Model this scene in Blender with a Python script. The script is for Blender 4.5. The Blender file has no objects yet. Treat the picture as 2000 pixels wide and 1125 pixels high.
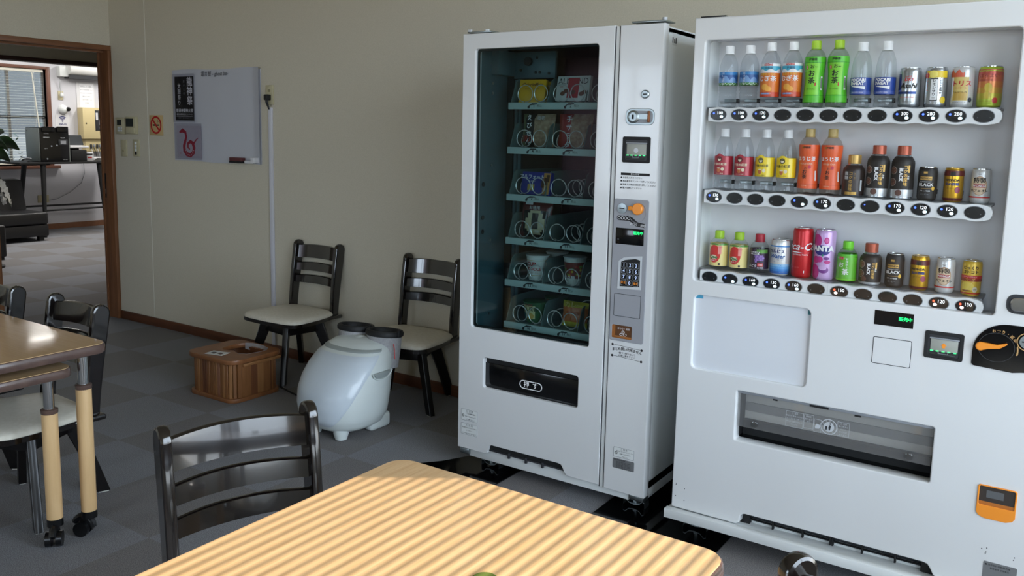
import bpy, bmesh, math, random
from mathutils import Matrix, Vector
random.seed(7)
SC = bpy.context.scene
COL = SC.collection
PI = math.pi

# ------------------------------------------------------------------ camera
cam_d = bpy.data.cameras.new('camera')
cam = bpy.data.objects.new('camera', cam_d)
COL.objects.link(cam)
cam.matrix_world = Matrix(((0.8281842, -0.0944323, 0.5524432, 0.0), (0.560044, 0.1016509, -0.822203, 0.0), (0.0214862, 0.990328, 0.1370719, 1.4332), (0.0, 0.0, 0.0, 1.0)))
cam_d.sensor_width = 36.0
cam_d.lens = 30.19046
cam_d.shift_x = 0.003301
cam_d.shift_y = -0.034655
cam_d.clip_start = 0.05
cam_d.clip_end = 200
SC.camera = cam
SC.view_settings.view_transform = 'Standard'
SC.view_settings.look = 'None'
SC.view_settings.exposure = 0.0
SC.view_settings.gamma = 1.0
SC.view_settings.use_curve_mapping = False
try:
    SC.cycles.use_denoising = True
    SC.cycles.max_bounces = 12
    SC.cycles.diffuse_bounces = 6
    SC.cycles.glossy_bounces = 5
    SC.cycles.transparent_max_bounces = 24
    SC.cycles.caustics_reflective = False
    SC.cycles.caustics_refractive = False
    SC.cycles.sample_clamp_indirect = 6.0
except Exception:
    pass

# ------------------------------------------------------------------ sky: cool above the horizon, warm light off the ground below it
SKY_UP = (6.4, 7.6, 9.0)
SKY_DN = (4.6, 4.3, 3.8)
world = bpy.data.worlds.new('world')
SC.world = world
world.use_nodes = True
nt = world.node_tree
bg = nt.nodes['Background']
tc = nt.nodes.new('ShaderNodeTexCoord')
sx = nt.nodes.new('ShaderNodeSeparateXYZ')
rp = nt.nodes.new('ShaderNodeValToRGB')
nt.links.new(tc.outputs['Generated'], sx.inputs[0])
mr = nt.nodes.new('ShaderNodeMapRange')
mr.inputs['From Min'].default_value = -1
mr.inputs['From Max'].default_value = 1
nt.links.new(sx.outputs['Z'], mr.inputs['Value'])
nt.links.new(mr.outputs[0], rp.inputs[0])
k = max(SKY_UP)
rp.color_ramp.elements[0].position = 0.40
rp.color_ramp.elements[0].color = [c / k for c in SKY_DN] + [1]
rp.color_ramp.elements[1].position = 0.51
rp.color_ramp.elements[1].color = [c / k for c in SKY_UP] + [1]
nt.links.new(rp.outputs[0], bg.inputs['Color'])
bg.inputs['Strength'].default_value = k * 1.0

# sun through the blinds of the right-hand window
sun_d = bpy.data.lights.new('sun', 'SUN')
sun_d.energy = 8.0
sun_d.color = (1.0, 0.90, 0.78)
sun_d.angle = math.radians(0.18)
sun = bpy.data.objects.new('sun', sun_d)
COL.objects.link(sun)
SUN_EL = math.radians(31.6)
SUN_AZ = math.radians(35.2)
sv = Vector((math.cos(SUN_AZ) * math.cos(SUN_EL), math.sin(SUN_AZ) * math.cos(SUN_EL), math.sin(SUN_EL)))
sun.location = (6, 5, 6)
sun.rotation_euler = sv.to_track_quat('Z', 'Y').to_euler()

def portal(name, loc, rot, sx_, sy_):
    d = bpy.data.lights.new(name, 'AREA')
    d.shape = 'RECTANGLE'
    d.size = sx_
    d.size_y = sy_
    d.cycles.is_portal = True
    o = bpy.data.objects.new(name, d)
    COL.objects.link(o)
    o.location = loc
    o.rotation_euler = rot
    return o
# room extents
XR, YF, YB, XL, ZC = 1.35, -3.0, 3.63, -5.94, 3.0
portal('daylight_right', (XR + 0.2, 1.33, 1.61), (0, PI / 2, 0), 2.58, 3.86)
portal('daylight_front', (0.42, YF - 0.2, 1.65), (PI / 2, 0, 0), 1.6, 1.5)
portal('daylight_front', (-4.27, YF - 0.2, 1.5), (PI / 2, 0, 0), 1.75, 1.5)
portal('daylight_far', (-11.95, 5.3, 1.52), (0, -PI / 2, 0), 1.35, 1.9)

def lamp(name, loc, sx_, sy_, e, colr=(1, 0.97, 0.92)):
    d = bpy.data.lights.new(name, 'AREA')
    d.shape = 'RECTANGLE'
    d.size = sx_
    d.size_y = sy_
    d.energy = e
    d.color = colr
    o = bpy.data.objects.new(name, d)
    COL.objects.link(o)
    o.location = loc
    return o
lamp('lounge_ceiling_lamp', (-10.4, 5.6, 2.68), 1.2, 0.3, 42)
lamp('lounge_ceiling_lamp', (-10.6, 7.2, 2.68), 1.2, 0.3, 34)
lamp('hall_fill_light', (-8.9, 4.6, 2.7), 1.2, 0.3, 34)  # added fill light to brighten the hall floor, set beyond the header

# ------------------------------------------------------------------ materials
def lin(c):
    return tuple(((v / 255) / 12.92 if v / 255 <= 0.04045 else ((v / 255 + 0.055) / 1.055) ** 2.4) for v in c)

MATS = {}
def mat(name, rgb=(200, 200, 200), rough=0.5, metal=0.0, emit=0.0, coat=0.0, spec=0.5):
    if name in MATS:
        return MATS[name]
    m = bpy.data.materials.new(name)
    m.use_nodes = True
    b = m.node_tree.nodes['Principled BSDF']
    b.inputs['Base Color'].default_value = lin(rgb) + (1,)
    b.inputs['Roughness'].default_value = rough
    b.inputs['Metallic'].default_value = metal
    b.inputs['Specular IOR Level'].default_value = spec
    b.inputs['Coat Weight'].default_value = coat
    b.inputs['Coat Roughness'].default_value = 0.05
    if emit:
        b.inputs['Emission Color'].default_value = lin(rgb) + (1,)
        b.inputs['Emission Strength'].default_value = emit
    MATS[name] = m
    return m

def noise_mat(name, c1, c2, scale=40.0, rough=0.6, stretch=(1, 1, 1), bump=0.0, detail=4, spec=0.5, coat=0.0, lo=0.35, hi=0.65, dist=0.0):
    m = mat(name, c1, rough, spec=spec, coat=coat)
    nt = m.node_tree
    b = nt.nodes['Principled BSDF']
    tc = nt.nodes.new('ShaderNodeTexCoord')
    mp = nt.nodes.new('ShaderNodeMapping')
    mp.inputs['Scale'].default_value = stretch
    nz = nt.nodes.new('ShaderNodeTexNoise')
    nz.inputs['Scale'].default_value = scale
    nz.inputs['Detail'].default_value = detail
    nz.inputs['Distortion'].default_value = dist
    cr = nt.nodes.new('ShaderNodeValToRGB')
    cr.color_ramp.elements[0].position = lo
    cr.color_ramp.elements[1].position = hi
    cr.color_ramp.elements[0].color = lin(c1) + (1,)
    cr.color_ramp.elements[1].color = lin(c2) + (1,)
    nt.links.new(tc.outputs['Object'], mp.inputs[0])
    nt.links.new(mp.outputs[0], nz.inputs['Vector'])
    nt.links.new(nz.outputs['Fac'], cr.inputs[0])
    nt.links.new(cr.outputs[0], b.inputs['Base Color'])
    if bump:
        bp = nt.nodes.new('ShaderNodeBump')
        bp.inputs['Strength'].default_value = bump
        bp.inputs['Distance'].default_value = 0.004
        nt.links.new(nz.outputs['Fac'], bp.inputs['Height'])
        nt.links.new(bp.outputs[0], b.inputs['Normal'])
    return m

def glass_mat(name, tint, ior=1.45, rough=0.0, haze=None):
    """thin pane: see-through tinted, with a Fresnel reflection"""
    m = bpy.data.materials.new(name)
    m.use_nodes = True
    nt = m.node_tree
    nt.nodes.remove(nt.nodes['Principled BSDF'])
    out = nt.nodes['Material Output']
    tr = nt.nodes.new('ShaderNodeBsdfTransparent')
    tr.inputs[0].default_value = tuple(tint) + (1,)
    gl = nt.nodes.new('ShaderNodeBsdfGlossy')
    gl.inputs['Roughness'].default_value = rough
    fr = nt.nodes.new('ShaderNodeFresnel')
    # a pane reflects alike from both sides: undo the node's inversion on back faces
    ge = nt.nodes.new('ShaderNodeNewGeometry')
    mi = nt.nodes.new('ShaderNodeMapRange')
    mi.inputs['To Min'].default_value = ior
    mi.inputs['To Max'].default_value = 1 / ior
    nt.links.new(ge.outputs['Backfacing'], mi.inputs['Value'])
    nt.links.new(mi.outputs[0], fr.inputs[0])
    mx = nt.nodes.new('ShaderNodeMixShader')
    nt.links.new(fr.outputs[0], mx.inputs[0])
    nt.links.new(tr.outputs[0], mx.inputs[1])
    nt.links.new(gl.outputs[0], mx.inputs[2])
    if haze:
        df = nt.nodes.new('ShaderNodeBsdfDiffuse')
        df.inputs[0].default_value = haze[1] + (1,)
        m2 = nt.nodes.new('ShaderNodeMixShader')
        m2.inputs[0].default_value = haze[0]
        nt.links.new(mx.outputs[0], m2.inputs[1])
        nt.links.new(df.outputs[0], m2.inputs[2])
        mx = m2
    nt.links.new(mx.outputs[0], out.inputs[0])
    MATS[name] = m
    return m

# ------------------------------------------------------------------ mesh collector
def rotz(a): return Matrix.Rotation(a, 4, 'Z')
FRONT = Matrix(((1, 0, 0, 0), (0, 0, -1, 0), (0, 1, 0, 0), (0, 0, 0, 1)))     # local xy -> world xz, facing -Y
FACEX = Matrix(((0, 0, 1, 0), (1, 0, 0, 0), (0, 1, 0, 0), (0, 0, 0, 1)))      # local xy -> world yz, facing +X

class MB:
    def __init__(self):
        self.v, self.f, self.fm, self.sm, self.mats = [], [], [], [], []
    def mi(self, m):
        if m not in self.mats:
            self.mats.append(m)
        return self.mats.index(m)
    def add(self, verts, faces, m, smooth=False, M=None):
        o = len(self.v)
        if M is not None:
            verts = [M @ Vector(p) for p in verts]
        self.v += [tuple(p) for p in verts]
        k = self.mi(m)
        for f in faces:
            self.f.append([i + o for i in f])
            self.fm.append(k)
            self.sm.append(smooth)
        return self
    def box(self, x0, x1, y0, y1, z0, z1, m, bev=0.0, seg=2, M=None):
        bm = bmesh.new()
        bmesh.ops.create_cube(bm, size=1)
        for v in bm.verts:
            v.co = Vector(((x0 + x1) / 2 + v.co.x * (x1 - x0), (y0 + y1) / 2 + v.co.y * (y1 - y0), (z0 + z1) / 2 + v.co.z * (z1 - z0)))
        if bev:
            bmesh.ops.bevel(bm, geom=bm.edges[:], offset=bev, segments=seg, profile=0.5, affect='EDGES')
        self.bm(bm, m, bev > 0, M)
        return self
    def bm(self, bm, m, smooth=False, M=None):
        bm.verts.index_update()
        self.add([v.co.copy() for v in bm.verts], [[v.index for v in f.verts] for f in bm.faces], m, smooth, M)
        bm.free()
    def lathe(self, prof, m, n=24, c=(0, 0, 0), M=None, cap=True, smooth=True):
        """prof: (r, z) from bottom to top"""
        vs, fs = [], []
        for r, z in prof:
            for i in range(n):
                a = 2 * PI * i / n
                vs.append((c[0] + r * math.cos(a), c[1] + r * math.sin(a), c[2] + z))
        for j in range(len(prof) - 1):
            for i in range(n):
                a, b = j * n + i, j * n + (i + 1) % n
                fs.append([a, b, b + n, a + n])
        self.add(vs, fs, m, smooth, M)
        if cap:
            self.add(vs[:n], [list(range(n))[::-1]], m, False, M)
            self.add(vs[-n:], [list(range(n))], m, False, M)
        return self
    def cyl(self, p, q, r, m, n=16, r2=None, M=None, smooth=True):
        p, q = Vector(p), Vector(q)
        d = q - p
        R = d.to_track_quat('Z', 'Y').to_matrix().to_4x4()
        R.translation = p
        if M is not None:
            R = M @ R
        return self.lathe([(r, 0), (r if r2 is None else r2, d.length)], m, n, M=R, smooth=smooth)
    def tube(self, pts, r, m, n=8, M=None):
        pts = [Vector(p) for p in pts]
        vs, fs = [], []
        t0 = (pts[1] - pts[0]).normalized()
        nrm = t0.orthogonal().normalized()
        for i, p in enumerate(pts):
            t = (pts[min(i + 1, len(pts) - 1)] - pts[max(i - 1, 0)]).normalized()
            nrm = (nrm - t * nrm.dot(t)).normalized()
            b = t.cross(nrm)
            for k in range(n):
                a = 2 * PI * k / n
                vs.append(p + (nrm * math.cos(a) + b * math.sin(a)) * r)
        for j in range(len(pts) - 1):
            for k in range(n):
                a, b = j * n + k, j * n + (k + 1) % n
                fs.append([a, b, b + n, a + n])
        fs.append(list(range(n))[::-1])
        fs.append([len(vs) - n + k for k in range(n)])
        self.add(vs, fs, m, True, M)
        return self
    def plate(self, outer, y0, y1, m, holes=(), bev=0.0, M=None):
        """outline in x,z extruded from y0 (front) to y1 (back), optional holes, rounded edges"""
        cu = bpy.data.curves.new('tmp', 'CURVE')
        cu.dimensions = '2D'
        cu.fill_mode = 'BOTH'
        for pts in [outer] + list(holes):
            s = cu.splines.new('POLY')
            s.points.add(len(pts) - 1)
            for i, (x, z) in enumerate(pts):
                s.points[i].co = (x, z, 0, 1)
            s.use_cyclic_u = True
        cu.extrude = max((y1 - y0) / 2 - bev, 1e-5)
        cu.bevel_depth = bev
        cu.bevel_resolution = 1
        cu.offset = -bev
        T = Matrix.Translation((0, (y0 + y1) / 2, 0)) @ FRONT
        self._curve(cu, m, (M @ T) if M is not None else T)
        return self
    def _curve(self, cu, m, M, smooth=False):
        ob = bpy.data.objects.new('tmp', cu)
        me = bpy.data.meshes.new_from_object(ob)
        self.add([v.co.copy() for v in me.vertices], [list(p.vertices) for p in me.polygons], m, smooth, M)
        bpy.data.objects.remove(ob)
        bpy.data.curves.remove(cu)
        bpy.data.meshes.remove(me)
    def text(self, s, size, m, M, wrap=None, **kw):
        """flat lettering; M places the local xy plane. wrap(x, y) -> point bends it instead"""
        vs, fs = glyphs(s, size, wrap is not None, **kw)
        if wrap:
            vs = [wrap(p[0], p[1]) for p in vs]
            self.add(vs, fs, m, False)
        else:
            self.add(vs, fs, m, False, M)
        return self
    def build(self, name, parent=None, off=None, kind=None, label=None, cat=None, group=None, loc=None, rz=0.0, auto=True):
        o3 = Vector(off) if off is not None else Vector((0, 0, 0))
        if parent is not None and off is None:
            o3 = Vector(parent.get('_o', (0, 0, 0)))
        me = bpy.data.meshes.new(name)
        me.from_pydata([tuple(Vector(v) - o3) for v in self.v], [], self.f)
        for m_ in self.mats:
            me.materials.append(m_)
        me.polygons.foreach_set('material_index', self.fm)
        me.polygons.foreach_set('use_smooth', self.sm)
        me.update()
        if auto:
            try:
                me.set_sharp_from_angle(angle=math.radians(40))
            except Exception:
                pass
        ob = bpy.data.objects.new(name, me)
        COL.objects.link(ob)
        if parent is not None:
            ob.parent = parent
            ob['_o'] = tuple(o3)
        else:
            ob.location = loc if loc is not None else o3
            ob.rotation_euler = (0, 0, rz)
        if kind:
            ob['kind'] = kind
        if label:
            ob['label'] = label
        if cat:
            ob['category'] = cat
        if group:
            ob['group'] = group
        return ob

GC = {}
def glyphs(s, size, fine=False, shear=0.0, bold=0.0, align='CENTER', spacing=1.0):
    key = (s, size, fine, shear, bold, align, spacing)
    if key in GC:
        return GC[key]
    cu = bpy.data.curves.new('tmp', 'FONT')
    cu.body = s
    cu.size = size
    cu.resolution_u = 2
    cu.align_x = align
    cu.align_y = 'CENTER'
    cu.shear = shear
    cjk = any(ord(c) > 0x2e00 for c in s)
    cu.offset = 0 if cjk else bold * size
    cu.space_character = spacing
    ob = bpy.data.objects.new('tmp', cu)
    me = bpy.data.meshes.new_from_object(ob)
    if fine and len(me.vertices):
        bm = bmesh.new()
        bm.from_mesh(me)
        bmesh.ops.triangulate(bm, faces=bm.faces[:])
        for _ in range(3):
            es = [e for e in bm.edges if e.calc_length() > 0.006]
            if not es:
                break
            bmesh.ops.subdivide_edges(bm, edges=es, cuts=1)
            bmesh.ops.triangulate(bm, faces=bm.faces[:])
        bm.to_mesh(me)
        bm.free()
    vs, fs = [tuple(v.co) for v in me.vertices], [list(p.vertices) for p in me.polygons]
    if cjk and bold:
        n0, b_ = len(vs), bold * size * 0.9
        v0, f0 = list(vs), list(fs)
        for q, (dx, dy) in enumerate(((b_, 0), (-b_, 0), (0, b_))):
            vs += [(p[0] + dx, p[1] + dy, p[2] + 2e-6 * (q + 1)) for p in v0]
            fs += [[i + n0 * (q + 1) for i in f] for f in f0]
    r = (vs, fs)
    bpy.data.objects.remove(ob)
    bpy.data.curves.remove(cu)
    bpy.data.meshes.remove(me)
    GC[key] = r
    return r

def thing(name, label, cat, loc=(0, 0, 0), rz=0.0, group=None, absolute=True):
    """an Empty at the thing's base; absolute parts are written in world coordinates"""
    o = bpy.data.objects.new(name, None)
    COL.objects.link(o)
    o.empty_display_size = 0.05
    o.location = loc
    o.rotation_euler = (0, 0, rz)
    o['label'] = label
    o['category'] = cat
    if group:
        o['group'] = group
    o['_o'] = tuple(loc) if absolute else (0.0, 0.0, 0.0)
    return o

def copy_tree(o, parent=None):
    c = o.copy()
    COL.objects.link(c)
    if parent is not None:
        c.parent = parent
    for ch in list(o.children):
        copy_tree(ch, c)
    return c

def rr(x0, x1, z0, z1, r, n=5):
    pts = []
    for cx, cz, a0 in ((x1 - r, z1 - r, 0), (x0 + r, z1 - r, 90), (x0 + r, z0 + r, 180), (x1 - r, z0 + r, 270)):
        for i in range(n + 1):
            a = math.radians(a0 + 90 * i / n)
            pts.append((cx + r * math.cos(a), cz + r * math.sin(a)))
    return pts
def rect(x0, x1, z0, z1):
    return [(x1, z1), (x0, z1), (x0, z0), (x1, z0)]
def ell(cx, cz, a, b, n=28):
    return [(cx + a * math.cos(2 * PI * i / n), cz + b * math.sin(2 * PI * i / n)) for i in range(n)]
def at(x, y, z):
    return Matrix.Translation((x, y, z)) @ FRONT
def atx(x, y, z):
    return Matrix.Translation((x, y, z)) @ FACEX

# shared materials
WHITE = mat('white_enamel', (216, 218, 219), 0.22, coat=0.3)
WHITE2 = mat('white_enamel_satin', (222, 226, 226), 0.4)
BLACKG = mat('black_gloss', (9, 10, 12), 0.12)
BLACKM = mat('black_matt', (14, 15, 17), 0.6)
DGREY = mat('dark_grey_plastic', (42, 44, 48), 0.45)
MGREY = mat('mid_grey_plastic', (140, 144, 150), 0.4)
LGREY = mat('light_grey_plastic', (196, 200, 204), 0.45)
CHROME = mat('chrome', (215, 218, 220), 0.15, 1.0)
STEEL = mat('zinc_steel', (165, 175, 178), 0.35, 1.0)
INK = mat('printed_ink', (20, 20, 22), 0.5)
WINK = mat('white_ink', (235, 236, 238), 0.5)
ORANGE = mat('orange_plastic', (240, 146, 44), 0.35)
BEIGE = mat('beige_plastic', (190, 182, 150), 0.5)
SEAM = mat('seam_shadow', (60, 62, 66), 0.6)

# ------------------------------------------------------------------ structure
WALLM = noise_mat('wall_vinyl', (196, 189, 170), (205, 198, 180), 260, 0.75, bump=0.12)
WALLF = noise_mat('lounge_wall', (200, 200, 206), (206, 206, 212), 200, 0.75)
CEILM = mat('ceiling_board', (178, 174, 164), 0.8)
TRIM = noise_mat('brown_wood_trim', (106, 68, 42), (130, 86, 56), 9, 0.4, stretch=(6, 6, 0.6), lo=0.3, hi=0.7)
TRIMH = noise_mat('brown_wood_trim_level', (106, 68, 42), (130, 86, 56), 9, 0.4, stretch=(6, 0.6, 6), lo=0.3, hi=0.7)
BASEM = noise_mat('dark_brown_skirting', (86, 50, 30), (104, 62, 38), 9, 0.45, stretch=(0.6, 0.6, 6))

def carpet():
    m = mat('carpet_tiles', (80, 80, 84), 0.95, spec=0.1)
    nt = m.node_tree
    b = nt.nodes['Principled BSDF']
    tc = nt.nodes.new('ShaderNodeTexCoord')
    mp = nt.nodes.new('ShaderNodeMapping')
    S = 1 / 0.484
    mp.inputs['Scale'].default_value = (S, S, 1)
    mp.inputs['Location'].default_value = (4.07 * S, -2.638 * S, 0.5)
    ck = nt.nodes.new('ShaderNodeTexChecker')
    ck.inputs['Scale'].default_value = 1.0
    ck.inputs['Color1'].default_value = lin((135, 136, 140)) + (1,)
    ck.inputs['Color2'].default_value = lin((127, 125, 125)) + (1,)
    nz = nt.nodes.new('ShaderNodeTexNoise')
    nz.inputs['Scale'].default_value = 330
    nz.inputs['Detail'].default_value = 4
    cr = nt.nodes.new('ShaderNodeValToRGB')
    cr.color_ramp.elements[0].position = 0.36
    cr.color_ramp.elements[1].position = 0.66
    cr.color_ramp.elements[0].color = (0.55, 0.55, 0.57, 1)
    cr.color_ramp.elements[1].color = (1.3, 1.3, 1.3, 1)
    mx = nt.nodes.new('ShaderNodeMix')
    mx.data_type = 'RGBA'
    mx.blend_type = 'MULTIPLY'
    mx.inputs[0].default_value = 1
    bp = nt.nodes.new('ShaderNodeBump')
    bp.inputs['Strength'].default_value = 0.2
    bp.inputs['Distance'].default_value = 0.003
    L = nt.links.new
    L(tc.outputs['Object'], mp.inputs[0])
    L(mp.outputs[0], ck.inputs['Vector'])
    L(tc.outputs['Object'], nz.inputs['Vector'])
    L(nz.outputs['Fac'], cr.inputs[0])
    L(ck.outputs['Color'], mx.inputs[6])
    L(cr.outputs[0], mx.inputs[7])
    L(mx.outputs[2], b.inputs['Base Color'])
    L(nz.outputs['Fac'], bp.inputs['Height'])
    L(bp.outputs[0], b.inputs['Normal'])
    return m
CARPET = carpet()
ZC = 3.0
def struct(name, mb):
    return mb.build(name, kind='structure')
struct('floor', MB().box(-11.9, XR + 0.15, YF - 0.15, 8.2, -0.1, 0, CARPET))
struct('ceiling', MB().box(-11.9, XR + 0.15, YF - 0.15, 8.2, ZC, ZC + 0.1, CEILM))
struct('wall_back', MB().box(XL, XR + 0.15, YB, YB + 0.12, 0, ZC, WALLM))
# left wall with the doorway (inner faces of the opening y 2.79..3.545, head 1.945)
DY0, DY1, DZ = 2.795, 3.602, 1.962
w = MB()
w.box(XL - 0.09, XL, YF, DY0 - 0.02, 0, ZC, WALLM)
w.box(XL - 0.09, XL, DY0 - 0.02, DY1 + 0.02, DZ + 0.02, ZC, WALLM)
w.box(XL - 0.09, XL, DY1 + 0.02, 8.2, 0, ZC, WALLM)
struct('wall_left', w)
# right wall with its window
WY0, WY1, WZ0, WZ1 = -0.6, 3.255, 0.32, 2.90
w = MB()
w.box(XR, XR + 0.15, YF, WY0, 0, ZC, WALLM)
w.box(XR, XR + 0.15, WY1, YB, 0, ZC, WALLM)
w.box(XR, XR + 0.15, WY0, WY1, 0, WZ0, WALLM)
w.box(XR, XR + 0.15, WY0, WY1, WZ1, ZC, WALLM)
struct('wall_right', w)
# wall behind the viewer: a window near the right corner and a window further left
FW = [(-0.38, 1.22, 0.90, 2.40), (-5.15, -3.40, 0.75, 2.25)]
w = MB()
w.box(XL, -5.15, YF - 0.15, YF, 0, ZC, WALLM)
w.box(-3.40, -0.38, YF - 0.15, YF, 0, ZC, WALLM)
w.box(1.22, XR + 0.15, YF - 0.15, YF, 0, ZC, WALLM)
for (a, b, c, d) in FW:
    w.box(a, b, YF - 0.15, YF, 0, c, WALLM)
    w.box(a, b, YF - 0.15, YF, d, ZC, WALLM)
struct('wall_front', w)
ALU = mat('window_aluminium', (150, 150, 148), 0.4, 0.6)
def window(name, mb): return mb.build(name, kind='structure')
w = MB()
for y in (WY0, 1.26, WY1 - 0.04):
    w.box(XR + 0.06, XR + 0.12, y, y + 0.04, WZ0, WZ1, ALU)
for z in (WZ0, WZ1 - 0.04):
    w.box(XR + 0.06, XR + 0.12, WY0, WY1, z, z + 0.04, ALU)
window('window_1', w)
for k_, (a, b, c, d) in enumerate(FW):
    w = MB()
    for x in (a, (a + b) / 2 - 0.025, b - 0.05):
        w.box(x, x + 0.05, YF - 0.12, YF - 0.06, c, d, ALU)
    for z in (c, d - 0.05):
        w.box(a, b, YF - 0.12, YF - 0.06, z, z + 0.05, ALU)
    window('window_%d' % (5 + k_), w)
cu_ = thing('window_curtain', 'mauve curtain drawn aside by the window behind the viewer', 'curtain', (-4.85, YF + 0.08, 0.1))
w = MB()
CURT = mat('mauve_curtain', (190, 168, 172), 0.9)
CURT.node_tree.nodes['Principled BSDF'].inputs['Transmission Weight'].default_value = 0.0
_n = CURT.node_tree
_t = _n.nodes.new('ShaderNodeBsdfTranslucent')
_t.inputs[0].default_value = lin((150, 126, 132)) + (1,)
_m = _n.nodes.new('ShaderNodeMixShader')
_m.inputs[0].default_value = 0.3
_n.links.new(_n.nodes['Principled BSDF'].outputs[0], _m.inputs[1])
_n.links.new(_t.outputs[0], _m.inputs[2])
_n.links.new(_m.outputs[0], _n.nodes['Material Output'].inputs[0])
vs, fs = [], []
for i in range(41):
    x = -5.1 + i * 0.0125
    y = YF + 0.08 + 0.025 * math.sin(i * 1.25)
    vs += [(x, y, 0.1), (x, y, 2.4)]
w.add(vs, [[2 * i, 2 * i + 2, 2 * i + 3, 2 * i + 1] for i in range(40)], CURT, True)
w.build('fabric', cu_, auto=False)
w = MB().cyl((-5.2, YF + 0.08, 2.42), (-3.2, YF + 0.08, 2.42), 0.012, ALU, 12)
w.build('curtain_rod', cu_)
# baseboards and wall strip
b = MB().box(XL + 0.02, XR, YB - 0.012, YB, 0, 0.062, BASEM, bev=0.002)
struct('baseboard_back', b)
struct('baseboard_left', MB().box(XL, XL + 0.012, YF, DY0 - 0.04, 0, 0.062, BASEM))
struct('trim_1', MB().box(-5.515, -5.508, YB - 0.002, YB + 0.001, 0.06, ZC, mat('wall_joint_filler', (214, 210, 196), 0.6)))

# doorway frame: casing on our side, lining through the wall, stop strip
t = MB()
for (y0, y1) in ((DY1, DY1 + 0.027), (DY0 - 0.035, DY0)):
    t.box(XL - 0.112, XL + 0.015, y0, y1, 0, DZ + 0.0005, TRIM, bev=0.003)
t.box(XL - 0.112, XL + 0.015, DY0 - 0.035, DY1 + 0.027, DZ, DZ + 0.036, TRIMH, bev=0.003)
t.box(XL - 0.112, XL - 0.095, DY1 - 0.008, DY1, 0, DZ, TRIM)
t.box(XL - 0.112, XL - 0.095, DY0, DY0 + 0.008, 0, DZ, TRIM)
t.box(XL - 0.085, XL - 0.04, DY0, DY1, DZ - 0.014, DZ, TRIMH)
dtrim = struct('trim_2', t)
p = MB()
p.box(XL - 0.085, XL - 0.072, DY1 - 0.002, DY1 + 0.001, 0.90, 1.08, BLACKM)
p.box(XL - 0.082, XL - 0.074, DY1 - 0.003, DY1, 0.93, 0.965, CHROME)
sp = p.build('strike_plate', dtrim)

# the header of the second opening beyond
w = MB()
w.box(-8.12, -8.0, 1.0, 2.6, 0, ZC, WALLM)
w.box(-8.12, -8.0, 2.6, 5.7, 2.02, ZC, WALLM)
w.box(-8.12, -8.0, 5.7, 8.2, 0, ZC, WALLM)
struct('wall_middle', w)
DTRIM = noise_mat('dark_red_wood', (52, 26, 20), (66, 34, 26), 9, 0.5, stretch=(6, 0.6, 6))
struct('trim_3', MB().box(-8.14, -7.98, 2.6, 5.7, 1.985, 2.02, DTRIM, bev=0.003).box(-8.14, -7.98, 5.66, 5.7, 0, 1.985, DTRIM).box(-8.14, -7.98, 2.6, 2.64, 0, 1.985, DTRIM))
# far room
FY0, FY1, FZa, FZb = 4.45, 6.24, 0.87, 2.15
w = MB()
w.box(-11.9, -11.75, 1.0, FY0, 0, ZC, WALLF)
w.box(-11.9, -11.75, FY1, 8.2, 0, ZC, WALLF)
w.box(-11.9, -11.75, FY0, FY1, 0, FZa, WALLF)
w.box(-11.9, -11.75, FY0, FY1, FZb, ZC, WALLF)
struct('wall_far', w)
struct('wall_lounge_side', MB().box(-11.9, XL - 0.12, 8.2, 8.3, 0, ZC, WALLF).box(-11.9, XL - 0.12, 0.9, 1.0, 0, ZC, WALLF))
FTR = noise_mat('red_brown_frame', (98, 62, 48), (112, 74, 58), 8, 0.45)
t = MB()
t.box(-11.86, -11.725, FY1, FY1 + 0.05, FZa - 0.04, FZb + 0.04, FTR, bev=0.003)
t.box(-11.86, -11.725, FY0 - 0.05, FY0, FZa - 0.04, FZb + 0.04, FTR, bev=0.003)
t.box(-11.86, -11.725, FY0, FY1, FZb, FZb + 0.04, FTR, bev=0.003)
t.box(-11.86, -11.69, FY0 - 0.1, FY1 + 0.12, FZa - 0.04, FZa, FTR, bev=0.003)
for y in (FY0, 5.45, 5.75, FY1 - 0.03):
    t.box(-11.84, -11.80, y, y + 0.035, FZa, FZb, ALU)
for z in (FZa, 1.50, FZb - 0.03):
    t.box(-11.84, -11.80, FY0, FY1, z, z + 0.03, DGREY)
window('window_3', t)
g = MB().box(-11.823, -11.819, FY0, FY1, FZa, FZb, glass_mat('clear_pane', (0.92, 0.95, 0.95)))
gp = g.build('window_4', kind='structure')
struct('baseboard_far', MB().box(-11.75, -11.735, 1.0, 8.2, 0, 0.075, noise_mat('brown_skirting', (118, 78, 52), (132, 88, 60), 8, 0.5)))
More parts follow.
